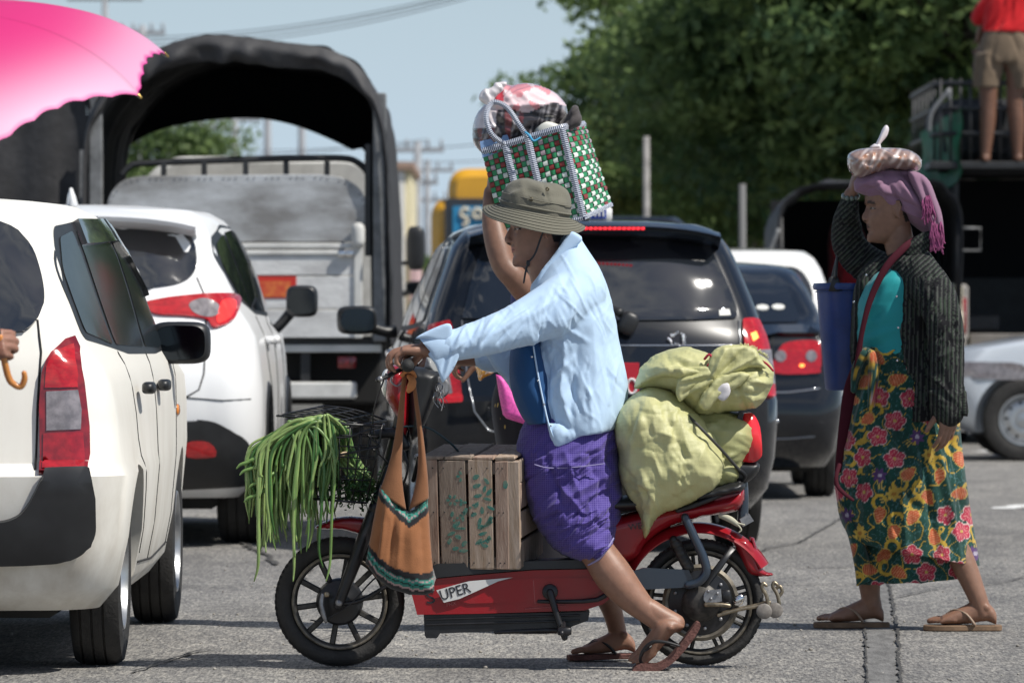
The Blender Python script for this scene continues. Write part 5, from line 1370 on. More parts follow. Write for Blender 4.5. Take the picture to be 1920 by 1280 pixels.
def sandal(M,sole_m,strap_m,parent,side=1,sc_=1.0,inv=None,sole_name='sole'):
    out=[(-.010,.0),(-.004,.026),(.02,.036),(.07,.034),(.12,.038),(.18,.050),(.225,.050),(.250,.036),(.258,.010),(.256,-.014),(.240,-.034),(.205,-.047),(.16,-.046),(.10,-.037),(.05,-.035),(.01,-.032),(-.006,-.020)]
    o2=[(a*1.02,b*side*1.02)for a,b in smooth_outline(out,2)]
    V,Fs=prism(o2,-.022,-.002,lambda u,v,d:Vector((u,v,d)),.003)
    V=[M@(v*sc_)for v in V];me=to_mesh((V,Fs));put(sole_name,me,sole_m,parent,flat_ang=40)
    pts=[Vector((.085,side*.040,-.002)),Vector((.12,side*.036,.034)),Vector((.160,side*.020,.045)),Vector((.198,side*.021,.022)),Vector((.198,side*.021,.0))]
    pt2=[Vector((.085,-side*.040,-.002)),Vector((.115,-side*.034,.036)),Vector((.155,-side*.008,.050)),Vector((.190,side*.018,.028))]
    vf=join(tube(pts,[.009,.008,.006,.0045,.004],8,k=4,flat=.55),tube(pt2,[.009,.008,.006,.0045],8,k=4,flat=.55))
    put('strap',to_mesh(([M@(v*sc_)for v in vf[0]],vf[1])),strap_m,parent)
def skin_mat(name,rough=.48):
    m,t,b=new_mat(name);N=t.nodes.new;K=t.links.new
    a=N('ShaderNodeVertexColor');a.layer_name='col'
    c=N('ShaderNodeTexCoord');n=N('ShaderNodeTexNoise');n.inputs['Scale'].default_value=38;n.inputs['Detail'].default_value=5;K(c.outputs['Object'],n.inputs['Vector'])
    r=N('ShaderNodeMapRange');r.inputs['To Min'].default_value=.68;r.inputs['To Max'].default_value=1.30;K(n.outputs['Fac'],r.inputs['Value'])
    x=N('ShaderNodeVectorMath');x.operation='SCALE';K(a.outputs['Color'],x.inputs[0]);K(r.outputs[0],x.inputs['Scale']);K(x.outputs[0],b.inputs['Base Color'])
    b.inputs['Roughness'].default_value=rough;b.inputs['Specular IOR Level'].default_value=.45
    b.inputs['Subsurface Weight'].default_value=.18;b.inputs['Subsurface Radius'].default_value=(.012,.005,.003);b.inputs['Subsurface Scale'].default_value=.6
    n2=N('ShaderNodeTexNoise');n2.inputs['Scale'].default_value=160;K(c.outputs['Object'],n2.inputs['Vector'])
    bp=N('ShaderNodeBump');bp.inputs['Strength'].default_value=.2;bp.inputs['Distance'].default_value=.001;K(n2.outputs['Fac'],bp.inputs['Height']);K(bp.outputs[0],b.inputs['Normal'])
    return m
SKIN=skin_mat('skin');EYE=attr_mat(mat('eyeball',(.5,.5,.5),.2))
def paint_body(me,skin,fns=(),extra=None):
    sk=np.array(skin)
    def f(co):
        for g in fns:
            c=g(co)
            if c is not None:return c
        if extra:
            c=extra(co)
            if c is not None:return c
        return sk
    paint(me,f)
# ================================================================ ELECTRIC MOTORCYCLE
RED=paint_mat('red_scooter_plastic',(0.30,0.007,0.014),(0.16,0.07,0.06),0.13,0.32,.8,.05)
BLK=mat('satin_black_metal',(0.014,0.014,0.016),0.38,var=.35,vs=30)
RIM=mat('worn_black_alloy',(0.045,0.042,0.038),0.45,metal=.3,var=.5,vs=25)
RIME=mat('rim_edge',(0.16,0.14,0.11),0.5,metal=.5,var=.4,vs=30)
BRASS=mat('stained_steel',(0.30,0.25,0.18),0.4,metal=.8,var=.4,vs=40)
ALU=mat('dull_aluminium',(0.30,0.30,0.31),0.45,metal=.7,var=.3,vs=30)
BLUEB=mat('blue_black_tube',(0.020,0.032,0.050),0.3,coat=.6)
bike=thing('electric_motorcycle','red electric motorcycle with black ten spoke front wheel, loaded front and back','motorcycle',tuple(P(980,1250,DR).to_tuple()[:2])+(0,))
def bm(name,vf,m,parent=bike,flat_ang=None,label=None,smooth=True):return put(name,to_mesh(vf),m,parent,smooth,label,flat_ang)
def at(vf):return vf
def disc_x(cx_,cy_,prof,m,name,parent=bike,segs=56,base=DR,flat_ang=35):
    """revolve about the depth axis; prof (r_px, d)"""
    c=P(cx_,cy_,base);s=F/base
    V,Fs=revolve([(r_/s,d)for r_,d in prof],segs,'y',c)
    return put(name,to_mesh((V,Fs)),m,parent,flat_ang=flat_ang)
def bike_wheel(cx_,cy_,R,rimo,rimi,hub,ns,w,pair=False,a0=0.0,hubw=.05,rz=0.0):
    e=bpy.data.objects.new('wheel',None);C.objects.link(e);e.parent=bike;e.location=(0,0,0)
    px_=1/SR
    prof=[(rimo-2,-w*.30)]+[((R+rimo)/2+(R-rimo)/2*math.cos(a),-w/2*math.sin(a))for a in[math.pi*(1-i/14)for i in range(1,14)]]+[(rimo-2,w*.30),(rimo-2,-w*.30)]
    # tread blocks
    disc_x(cx_,cy_,prof,RUB,'tyre',e,72)
    tb=MB();c=P(cx_,cy_,DR)
    for i in range(64):
        a=2*math.pi*i/64
        for sgn in(-1,1):
            p=c+Vector((math.cos(a)*(R-1.3)*px_,sgn*w*.20,math.sin(a)*(R-1.3)*px_))
            tb.add(beam(p-Vector((-math.sin(a),0,math.cos(a)))*.0055,p+Vector((-math.sin(a),0,math.cos(a)))*.0055,.016,.004,up=(math.cos(a),0,math.sin(a))))
    o=put('tread',to_mesh(tb.vf()),RUB,e,False);o['kind']='stuff'
    disc_x(cx_,cy_,[(rimo,-w*.34),(rimo+1,-w*.30),(rimo+1,w*.30),(rimo,w*.34),(rimi+3,w*.30),(rimi,w*.2),(rimi,-w*.2),(rimi+3,-w*.30),(rimo,-w*.34)],RIM,'rim',e)
    disc_x(cx_,cy_,[(rimo+1,-w*.345),(rimo-1,-w*.38),(rimo-4,-w*.36),(rimo-4,-w*.30)],RIME,'rim_edge',e)
    disc_x(cx_,cy_,[(0,-hubw),(hub*.3,-hubw),(hub*.5,-hubw*.8),(hub*.9,-hubw*.7),(hub,-hubw*.45),(hub,hubw*.45),(hub*.9,hubw*.7),(0,hubw*.8)],BLK,'hub',e)
    for i in range(ns):
        a=a0+2*math.pi*i/ns
        for q in((-.07,.07)if pair else(0,)):
            r0,r1=hub*.85*px_,(rimi+2)*px_
            p0=c+Vector((math.cos(a+q*1.6)*r0,0,math.sin(a+q*1.6)*r0));p1=c+Vector((math.cos(a+q)*r1,0,math.sin(a+q)*r1))
            t=(p1-p0).normalized()
            wd=(.0185 if not pair else.012)
            put('spoke',to_mesh(beam(p0,p1,wd,.026,up=(0,1,0),bev=.004)),RIM,e,flat_ang=40)
    return e
fw=bike_wheel(637,1127,122,89,80,44,10,.062,False,rad(8),.05)
rwh=bike_wheel(1313,1128,119,97,88,66,9,.066,True,rad(15),.055)
disc_x(1313,1128,[(70,-.030),(72,-.034),(66,-.040),(60,-.036)],RIME,'brake_ring',rwh)
disc_x(1313,1128,[(0,-.075),(14,-.075),(30,-.066),(36,-.055),(36,-.03)],mat('greasy_metal',(.06,.055,.05),.5,metal=.5,var=.5,vs=30),'motor_cover',rwh)
for i in range(9):
    a=i*2*math.pi/9;c=P(1313+50*math.cos(a),1128+50*math.sin(a),DR-.044)
    put('bolt',to_mesh(sq(c,(.006,.004,.006),.8,.8,10,6)),ALU,rwh)
# front brake drum arm and small cable stop
bm('brake_arm',limb([(606,1113,-.062,4),(604,1130,-.064,4.5),(608,1150,-.064,4.5),(612,1162,-.06,3.5)],DR),ALU)
bm('brake_arm_bolt',sq(P(613,1114,DR-.068),(.009,.006,.009),.8,.8,12,8),BRASS)
bm('brake_cable',limb([(584,1160,-.06,1.3),(610,1160,-.062,1.6),(660,1128,-.07,1.6),(700,1085,-.07,1.6),(760,1040,-.05,1.6)],DR),BLK)
bm('axle_nut',limb([(637,1127,-.085,7),(637,1127,-.05,9)],DR,k=0),ALU)
bm('fork_link',limb([(640,1130,-.058,8),(680,1122,-.062,7),(735,1090,-.062,7),(760,1070,-.05,6)],DR,flat=.6),BLK)
# fork legs, head tube, stem
for d in(-.072,.072):
    bm('fork_leg',limb([(636,1130,d,12),(655,1080,d,14),(678,1020,d,16),(700,965,d,17),(714,925,d,14),(728,880,d,10)],DR,flat=.8),BLK)
bm('fork_crown',limb([(705,950,-.085,13),(705,950,.085,13)],DR,k=0),BLK)
bm('head_tube',limb([(712,940,0,16),(735,860,0,15),(755,770,0,13),(766,700,0,10)],DR),BLK)
bm('down_tube',limb([(730,880,0,12),(748,960,0,13),(775,1050,0,14),(800,1085,0,12)],DR),BLK)
bm('steering_bracket',limb([(700,815,-.02,9),(745,812,-.03,10),(760,835,-.03,9)],DR),BLK)
for pts in([(742,800,-.05,2),(800,800,-.07,2),(845,830,-.05,2.2),(862,850,0,2.2)],[(738,812,-.04,2.2),(765,870,-.07,2.2),(752,920,-.05,2.2),(735,980,-.03,2)],[(725,700,-.1,1.5),(700,780,-.08,1.5),(712,850,-.05,1.6)],[(785,770,-.02,4),(790,830,-.02,4),(775,900,0,4)]):
    bm('cable',limb(pts,DR),mat('teal_cable',(.012,.035,.045),.4)if pts[0][0]==742 else BLK)
# handlebar: runs away from the viewer, slight bend
bm('handlebar',limb([(768,684,-.30,8),(770,690,-.14,7),(768,704,-.05,7),(768,704,.05,7),(772,688,.16,7),(772,684,.30,8)],DR),BLK)
for s_ in(-1,1):bm('grip',limb([(768,684,s_*.345,10.5),(768,684,s_*.34,12),(768,684,s_*.24,12),(768,684,s_*.225,13)],DR,k=0,segs=20),mat('grip_rubber',(.02,.02,.02),.7,bump=.4,bs=300))
bm('grip_end_hole',limb([(768,684,-.356,3),(768,684,-.352,3)],DR,k=0),ALU)
bm('brake_lever',limb([(757,690,-.22,4.5),(742,697,-.27,4.5),(726,706,-.31,4),(713,710,-.33,4.5)],DR),BLK)
bm('lever_end',sq(P(713,710,DR-.335),(.009,.009,.009),1,1,12,8),ALU)
bm('lever_guard',limb([(742,700,-.2,1.6),(735,712,-.2,1.6),(748,722,-.2,1.6),(764,706,-.2,1.6)],DR),ALU)
# nose cowl, lamp, dashboard back
cow=[(723,700),(730,688),(742,684),(764,692),(770,740),(768,790),(760,822),(753,805),(745,785),(732,762),(723,745),(720,722)]
bm('nose_cowl',pillow(cr(cow,3,True),DR,0,.085,26,3.2),RED)
bm('headlamp',sq(P(726,718,DR),(.020,.055,.045),.9,.9,20,14),mat('headlamp_glass',(.75,.74,.72),.08,coat=1))
bkc=[(766,700),(790,688),(812,692),(826,704),(820,740),(806,775),(792,805),(778,822),(768,815)]
bm('cowl_back',pillow(cr(bkc,3,True),DR,.0,.080,22,3.2),BLKP)
bm('dial_hood',pillow([(800,668),(812,672),(825,700),(812,705),(795,690)],DR,.02,.05,12,3),mat('grey_hood',(.30,.31,.31),.4))
disc_x(823,726,[(0,-.05),(12,-.05),(18,-.048),(21,-.042),(21,-.02)],ALU,'dial',segs=28)
for a_,b_ in((-.6,.3),(.4,.5),(-.2,-.6)):bm('dial_mark',limb([(823+10*a_,726+12*b_,-.054,2.5),(823+15*a_+3,726+16*b_,-.054,2)],DR,k=0),BLK)
o=thing('key_bunch','bunch of small keys hanging below the open blue cuff','keys',P(825,735,DR-.08))
_k=bpy.data.objects
rk=random.Random(3)
for i in range(8):
    x=815+rk.uniform(0,20);y=728+rk.uniform(-4,10)
    put('key',to_mesh(limb([(x,y,-.075-i*.003,1.6),(x+rk.uniform(-3,3),y+8,-.075-i*.003,4.2),(x+rk.uniform(-5,5),y+14,-.075-i*.003,1.8),(x+rk.uniform(-7,7),y+rk.uniform(22,32),-.075-i*.003,1.6)],DR,k=2,segs=8,flat=.4)),CHROME if i%2 else ALU,o)
V,Fs=revolve([(.012,-.0015),(.0135,0),(.012,.0015),(.0105,0),(.012,-.0015)],20,'y',P(823,726,DR-.078));put('ring',to_mesh((V,Fs)),CHROME,o)
# front mudguard
def arc_guard(cx_,cy_,R0,a0,a1,w0,th,n=26,tip0=0.0,tip1=0.0,drop=0.02):
    rings=[]
    for i in range(n+1):
        t=i/n;a=rad(a0+(a1-a0)*t);ww=w0*(1-tip0*(1-t)**4)*(1-tip1*t**4)
        ring=[]
        for q in[-1,-.97,-.85,-.5,0,.5,.85,.97,1]:
            rr=R0/SR-drop*abs(q)**2.2;ring.append(P(cx_,cy_,DR)+Vector((math.cos(a)*rr,q*ww,math.sin(a)*rr)))
        for q in[1,.95,.5,0,-.5,-.95,-1]:
            rr=R0/SR-th-drop*abs(q)**2.2;ring.append(P(cx_,cy_,DR)+Vector((math.cos(a)*rr,q*ww*.96,math.sin(a)*rr)))
        rings.append(ring)
    return loft(rings)
bm('front_mudguard',pillow(cr([(590,989),(612,975),(640,968),(672,968),(705,975),(700,1004),(672,1000),(640,992),(612,992)],3,True),DR,0,.048,10,3),RED,flat_ang=60)
bm('rear_mudguard',arc_guard(1308,1132,154,152,30,.058,.004,40,.2,0,.03),RED,flat_ang=50)
bm('mudguard_tail',pillow(cr([(1372,1008),(1395,1006),(1412,1020),(1424,1045),(1432,1068),(1448,1074),(1446,1079),(1415,1080),(1398,1070),(1385,1040)],3,True),DR,0,.05,12,3),RED)
bm('mudguard_lamp',pillow([(1405,1006),(1414,1007),(1425,1042),(1422,1048),(1412,1040)],DR,0,.03,6,2.5),REDD)
bm('mudguard_bolt',sq(P(1375,1026,DR-.058),(.007,.004,.007),1,1,10,6),BLK)
bm('mudguard_stay',beam(P(1375,1026,DR-.062),P(1318,1100,DR-.062),.020,.008,up=(0,1,0),bev=.002),BLK)
# rear side panel under the seat
sp_o=[(1120,985),(1160,965),(1230,950),(1300,940),(1360,925),(1392,912),(1396,935),(1380,958),(1320,968),(1260,985),(1215,1015),(1195,1045),(1160,1060),(1125,1050)]
bm('side_panel',pillow(cr(sp_o,3,True),DR,0,.085,22,3.5),RED)
seat=bm('seat',pillow(cr([(1030,985),(1060,945),(1120,930),(1250,925),(1350,905),(1392,900),(1392,922),(1330,938),(1230,952),(1120,968),(1060,1000)],3,True),DR,0,.13,26,5),BLKP)
# battery case and footboard
case=[(770,1100),(783,1149),(900,1147),(1095,1141),(1130,1129),(1166,1101),(1150,1076),(1105,1064),(1000,1066),(880,1076),(818,1082),(812,1100)]
V,Fs=prism(case,-.095,.095,lambda u,v,d:P(u,v,DR)+Vector((0,d,0)),.010)
bm('battery_case',(V,Fs),RED,flat_ang=30)
V,Fs=prism([(838,1098),(850,1120),(880,1128),(1085,1122),(1120,1108),(1135,1096),(1100,1080),(1000,1080),(880,1090)],-.100,-.09,lambda u,v,d:P(u,v,DR)+Vector((0,d,0)),.005)
bm('case_relief',(V,Fs),RED,flat_ang=30)
V,Fs=prism([(812,1058),(818,1080),(880,1074),(1000,1064),(1105,1062),(1155,1074),(1172,1090),(1180,1078),(1150,1052),(1100,1046),(820,1054)],-.105,.105,lambda u,v,d:P(u,v,DR)+Vector((0,d,0)),.008)
bm('footboard',(V,Fs),BLKP,flat_ang=30)
V,Fs=prism([(795,1150),(797,1188),(800,1193),(820,1193),(826,1184),(1060,1176),(1102,1160),(1105,1144),(900,1148)],-.085,.085,lambda u,v,d:P(u,v,DR)+Vector((0,d,0)),.008)
bm('footboard_underside',(V,Fs),BLK,flat_ang=30)
for y_ in(1158,1168):bm('cooling_rib',limb([(800,y_,-.088,2),(1085,y_-8,-.088,2)],DR,k=0),BLK)
bm('stand_bracket',limb([(930,1182,-.08,4),(1040,1178,-.09,4),(1062,1184,-.09,6)],DR),BLK)
disc_x(1031,1106,[(0,-.125),(8,-.125),(14,-.118),(15,-.10)],BLK,'crank',segs=24)
bm('crank_arm',limb([(1031,1106,-.122,7),(1044,1150,-.13,6),(1058,1190,-.135,6)],DR),BLK)
bm('pedal',box(*(lambda a:(a.x-.022,a.x+.022,a.y-.10,a.y+.01,a.z-.012,a.z+.012))(P(1058,1180,DR-.10)),.004),BLK)
bm('pedal_axle',limb([(1056,1165,-.13,5),(1052,1180,-.2,5)],DR),BLK)
# swing arm, tube, shocks
V,Fs=prism([(1160,1078),(1205,1062),(1290,1066),(1300,1088),(1296,1098),(1215,1102),(1160,1096)],-.082,-.05,lambda u,v,d:P(u,v,DR)+Vector((0,d,0)),.008)
bm('swing_arm',(V,Fs),BLUEB,flat_ang=30)
bm('grab_tube',limb([(1283,968,-.085,8),(1300,1005,-.092,8.5),(1318,1045,-.095,8.5),(1322,1070,-.095,8.5),(1308,1088,-.092,8),(1288,1094,-.09,7)],DR),BLUEB)
bm('shock_absorber',limb([(1262,1010,-.06,8),(1290,1062,-.06,9)],DR,k=0),BLK)
for i in range(6):disc=limb([(1266+i*4.4,1018+i*8.2,-.06,11),(1268+i*4.4,1021+i*8.2,-.06,11)],DR,k=0);bm('spring_coil',disc,RIM)
V,Fs=prism([(1318,1112),(1322,1104),(1350,1102),(1352,1124),(1324,1130),(1318,1122)],-.085,-.06,lambda u,v,d:P(u,v,DR)+Vector((0,d,0)),.004)
bm('motor_bracket',(V,Fs),ALU,flat_ang=30)
bm('motor_bracket',box(*(lambda a,b:(a.x,b.x,DR-.08,DR-.055,b.z,a.z))(P(1352,1103,DR),P(1368,1126,DR)),.004),BLK)
for a in((1328,1108),(1333,1122),(1345,1112)):bm('bolt',sq(P(a[0],a[1],DR-.088),(.005,.004,.005),.8,.8,8,6),ALU)
bm('side_stand',limb([(1150,1085,-.11,5),(1120,1120,-.11,4.5),(1010,1124,-.10,3.5)],DR),BLK)
# trailing stand with two rollers, sprung rod
bm('stand_spring',limb([(1322,1130,-.10,4.5),(1350,1130,-.105,4.2),(1365,1132,-.10,4)],DR,k=0),BRASS)
for d in(-.10,-.045):bm('stand_rod',limb([(1345,1150,d,3),(1380,1140,d,3.4),(1420,1132,d,3.4),(1440,1126,d,4)],DR),BRASS)
for x,d in((1432,-.11),(1454,-.05)):
    bm('stand_hook',limb([(x+6,1130,d,3.6),(x+2,1112,d,3.6),(x-6,1098,d,3.6),(x-4,1090,d,3.4),(x+2,1094,d,3.2)],DR),BRASS)
    disc_x(x-2,1142,[(0,d-.012),(11,d-.012),(14.5,d-.008),(14.5,d+.008),(11,d+.012),(0,d+.012)],mat('worn_roller',(.20,.18,.16),.5,var=.3,vs=40),'roller',segs=28)
bm('stand_hook',limb([(1458,1118,-.02,3.4),(1466,1108,-.02,3.4),(1462,1098,-.02,3.4),(1455,1102,-.02,3.2)],DR),BRASS)
bm('hub_bulge',sq(P(1385,1124,DR-.05),(.016,.012,.022),1,1,16,10,Matrix.Rotation(.6,3,'Y')),CHROME)
# rear lamp on its post
V,Fs=prism(cr([(1386,862),(1384,850),(1392,782),(1400,774),(1412,776),(1424,800),(1428,845),(1424,858),(1410,866)],3,True),-.045,.045,lambda u,v,d:P(u,v,DR)+Vector((0,d,0)),.012)
bm('rear_lamp',(V,Fs),mat('bright_red_lens',(.72,.02,.03),.15,coat=1,var=.15,vs=12),label='tall bright red lamp on the tail')
V,Fs=prism(cr([(1374,868),(1382,780),(1392,774),(1390,800),(1385,862)],3,True),-.05,.05,lambda u,v,d:P(u,v,DR)+Vector((0,d,0)),.006)
bm('lamp_holder',(V,Fs),BLKP,flat_ang=40)
bm('lamp_foot',pillow(cr([(1372,866),(1420,866),(1422,884),(1400,905),(1378,905),(1370,890)],3,True),DR,0,.045,14,3.5),BLKP)
bm('lamp_post',limb([(1392,900,0,10),(1394,940,0,10),(1392,975,0,10)],DR),BLUEB)
bm('rack_tube',limb([(1385,905,-.05,5),(1350,925,-.08,5),(1300,945,-.09,5),(1270,955,-.08,5)],DR),BLK)
V,Fs=prism([(1386,972),(1404,962),(1412,975),(1392,986)],-.06,.03,lambda u,v,d:P(u,v,DR)+Vector((0,d,0)),.002)
bm('plate_stub',(V,Fs),ALU,flat_ang=30)
for i,pts in enumerate(([(1350,965,-.06,5),(1368,972,-.07,6),(1382,982,-.065,4)],[(1375,975,-.07,2),(1388,990,-.07,1.6),(1384,996,-.07,1.2)],[(1378,978,-.07,2),(1394,982,-.07,1.5)])):bm('tied_rag',limb(pts,DR),mat('pale_rag',(.45,.43,.33),.8))
bm('taillight_pod',pillow([(1330,925),(1392,912),(1394,932),(1335,945)],DR,0,.07,8,3),mat('maroon_plastic',(.16,.015,.03),.35,coat=.5))
# writing on the battery case
FONT=None
def text_vf(s,size,extrude=.0006):
    cu=bpy.data.curves.new('t','FONT');cu.body=s;cu.size=size;cu.extrude=extrude;cu.resolution_u=3
    o=bpy.data.objects.new('t',cu);C.objects.link(o);dg=bpy.context.evaluated_depsgraph_get()
    me=bpy.data.meshes.new_from_object(o.evaluated_get(dg));bpy.data.objects.remove(o);bpy.data.curves.remove(cu)
    V=[v.co.copy()for v in me.vertices];Fs=[tuple(p.vertices)for p in me.polygons];bpy.data.meshes.remove(me);return V,Fs
def text_at(s,px,py,h_px,ang,d,m,name,parent,base=DR,bold=0.0,sx_=1.0,shear=0.0):
    V,Fs=text_vf(s,h_px/(F/base)*1.38,.0006)
    a=rad(ang);out=[];o=P(px,py,base)+Vector((0,d,0))
    for v in V:
        x=v.x*sx_+v.y*shear;z=v.y;out.append(o+Vector((x*math.cos(a)-z*math.sin(a),-v.z,x*math.sin(a)+z*math.cos(a))))
    return put(name,to_mesh((out,Fs)),m,parent,False)
V,Fs=prism([(819,1103),(833,1126),(862,1119),(935,1086),(962,1079),(880,1086),(850,1094)],-.1085,-.1065,lambda u,v,d:P(u,v,DR)+Vector((0,d,0)))
stk=bm('name_sticker',(V,Fs),mat('sticker_silver',(.62,.62,.61),.4),flat_ang=30)
text_at('UPER',828,1122,20,16,-.1098,mat('ink_black',(.02,.02,.025),.5),'letters',stk,sx_=.92)
text_at('S',800,1129,24,8,-.0968,MATS['ink_black'],'letters',bike,sx_=1.25)
text_at('FNX',838,1134,7,12,-.1002,mat('faded_print',(.42,.10,.10),.5),'letters',bike)
text_at('WEILI',1178,992,12,8,-.0885,MATS['ink_black'],'letters',bike)
for(a,b,c_)in(((1000,1085),(1003,1128),1.0),((985,1138),(1060,1132),.8)):
    bm('scratch',limb([(a[0],a[1],-.0995,c_),(b[0],b[1],-.0995,c_)],DR,k=0,segs=5),MATS['faded_print'])
# ================================================================ LOAD ON THE MOTORCYCLE
def rbase(px,py,d=0.0):p=P(px,py,DR);return(p.x,DR+d,0)
# wire basket -------------------------------------------------------------------
BWIRE=mat('black_wire',(0.012,0.012,0.014),0.35)
bk_=bike
C0=lambda x,y,d:(x,y,d)
def wire_px(name,pts,r_,parent,k=0,m=BWIRE):return put(name,to_mesh(limb([(a,b,d,r_)for a,b,d in pts],DR,k=k,segs=6,roundcap=False)),m,parent)
bsk=bpy.data.objects.new('basket',None);C.objects.link(bsk);bsk.parent=bk_;bsk.empty_display_size=.1
TL,TR,BL_,BR=(560,790),(718,797),(585,932),(688,940)
for(q0,q1,r_)in(((TL),(TR),2.6),((BL_),(BR),2.2)):
    for d in(-.13,.13):wire_px('rim_wire',[(q0[0],q0[1],d),(q1[0],q1[1],d)],r_,bsk)
    for q in(q0,q1):wire_px('rim_wire',[(q[0],q[1],-.13),(q[0],q[1],.13)],r_,bsk)
for i in range(1,7):
    t=i/7;a=(TL[0]+(BL_[0]-TL[0])*t,TL[1]+(BL_[1]-TL[1])*t);b=(TR[0]+(BR[0]-TR[0])*t,TR[1]+(BR[1]-TR[1])*t)
    for d in(-.13+.03*t,.13-.03*t):wire_px('side_wire',[(a[0],a[1],d),(b[0],b[1],d)],1.3,bsk)
    for q in(a,b):wire_px('side_wire',[(q[0],q[1],-.13+.03*t),(q[0],q[1],.13-.03*t)],1.3,bsk)
for i in range(0,9):
    t=i/8;xt=TL[0]+(TR[0]-TL[0])*t;xb=BL_[0]+(BR[0]-BL_[0])*t
    for d in(-1,1):wire_px('upright_wire',[(xt,790+7*t,d*.13),(xb,932+8*t,d*.10)],1.3,bsk)
    wire_px('floor_wire',[(xb,932+8*t,-.10),(xb,932+8*t,.10)],1.3,bsk)
for i in range(0,6):
    d=-.11+.044*i
    for a,b in(((TL[0],TL[1]),(BL_[0],BL_[1])),((TR[0],TR[1]),(BR[0],BR[1]))):wire_px('upright_wire',[(a[0],a[1],d*1.1),(b[0],b[1],d)],1.3,bsk)
# hinged lid propped up by the beans
lid=[((522,778),-.13),((604,764),.13),((722,790),.13),((640,803),-.13)]
def lp(u,v):
    a=Vector((522,778,-.13)).lerp(Vector((640,803,-.13)),u);b=Vector((604,762,.13)).lerp(Vector((722,789,.13)),u);q=a.lerp(b,v);q.y-=6*math.sin(math.pi*u)*1.0;return tuple(q)
for v in[i/7 for i in range(8)]:wire_px('lid_wire',[lp(i/8,v)for i in range(9)],1.9 if v in(0,1)else 1.2,bsk)
for u in(0,.25,.5,.75,1):wire_px('lid_wire',[lp(u,i/4)for i in range(5)],1.9 if u in(0,1)else 1.3,bsk)
for pts in([(600,815,-.135),(650,818,-.135),(690,805,-.135),(715,798,-.13)],[(588,850,-.135),(640,850,-.13),(715,835,-.13)],[(690,812,-.13),(712,830,-.13),(716,800,-.13)],[(700,840,-.1),(730,870,-.05),(738,905,-.02)]):wire_px('bent_wire',pts,1.8,bsk,5)
# yard-long beans ------------------------------------------------------------------
def bean_mat():
    m,t,b=new_mat('long_bean');N=t.nodes.new;K=t.links.new
    a=N('ShaderNodeVertexColor');a.layer_name='col';K(a.outputs[0],b.inputs['Base Color'])
    b.inputs['Roughness'].default_value=.38;b.inputs['Specular IOR Level'].default_value=.5;b.inputs['Subsurface Weight'].default_value=.1;b.inputs['Subsurface Scale'].default_value=.01
    return m
BEAN=bean_mat()
beans=thing('bean_bundle','thick bundle of long green beans with a rubber band, hanging over the wire basket','beans',rbase(560,850))
rb=random.Random(11)
tipsx=[]
NB=200
for i in range(NB):
    f=i/NB;u=rb.random()
    d=rb.uniform(-.155,.06)if i%3 else rb.uniform(-.175,-.10)
    tie=(648+rb.uniform(-15,15),852+rb.uniform(-14,12));root=(682+rb.uniform(-18,22),912+rb.uniform(-16,14))
    # apex of the drape and the fall line
    fx=468+165*(u**1.15)if i>14 else rb.uniform(460,520)
    ax=fx+(610-fx)*rb.uniform(.50,.70)+rb.uniform(-4,6);ay=774+(1-(ax-470)/160)*22+rb.uniform(0,13)+max(0,d+.05)*40
    L_=rb.uniform(.1,1.0)**.7
    end=860+L_*(175 if 495<fx<590 else 120)
    if i<7:fx,end=((492,1085),(488,1050),(560,1085),(556,1040),(626,1085),(606,1060),(586,1030))[i];d=-.17
    if fx>560 and i>6 and rb.random()<.5:end=min(end,960)
    wob=rb.uniform(-8,8)
    pts=[(root[0],root[1],d*.25),(tie[0],tie[1],d*.35),((tie[0]+ax)/2+14+rb.uniform(-4,5),(tie[1]+ay)/2-12,d*.75),(ax+(610-fx)*.10,ay,d),(ax-(ax-fx)*.55,ay+14+(ax-fx)*.16,d),(fx+(4 if fx>480 else 0),ay+62+rb.uniform(-12,12),d-.006),(fx-rb.uniform(-3,4)+wob*.4,(ay+end)/2+25,d-.008),(fx+wob,end-36,d),(fx+wob+rb.uniform(-9,9),end,d+rb.uniform(-.01,.01))]
    r_=rb.uniform(2.3,3.5)
    rr_=[r_*.7,r_,r_,r_*1.05,r_,r_,r_*.95,r_*.85,r_*.35]
    s=SR
    vf=tube([P(a,b,DR)+Vector((0,q,0))for a,b,q in pts],[q/s for q in rr_],7,True,6)
    me=to_mesh(vf);t_=rb.random();g=np.array((.13,.26,.065))*(1-t_)+np.array((.33,.45,.16))*t_
    if rb.random()<.2:g=np.array((.055,.15,.035))
    y0=850
    def fc(co,g=g):
        k_=.85+.3*noise.noise(Vector(co)*60);return g*k_
    paint(me,fc);put('bean',me,BEAN,beans)
# a few short cut ends around the tie and loose tips at the left
for(x,y,a)in((470,862,200),(462,880,195),(456,868,150),(478,905,100),(470,930,110)):
    pts=[(x+40,y-22,-.16),(x+16,y-6,-.17),(x,y,-.17),(x-8,y+8,-.17)]
    me=to_mesh(tube([P(p,q,DR)+Vector((0,z,0))for p,q,z in pts],[.005,.0052,.005,.002],7,True,4));paint(me,lambda co:(.16,.28,.08));put('bean',me,BEAN,beans)
put('rubber_band',to_mesh(tube([P(634+26*math.cos(a)*.97,852-13*math.cos(a)+4*math.sin(a),DR)+Vector((0,-.055*math.sin(a)-.035,0))for a in[2*math.pi*i/24 for i in range(25)]],.0042,6,up=(0,0,1),flat=2.0)),mat('rubber_band',(.55,.42,.27),.7),beans)
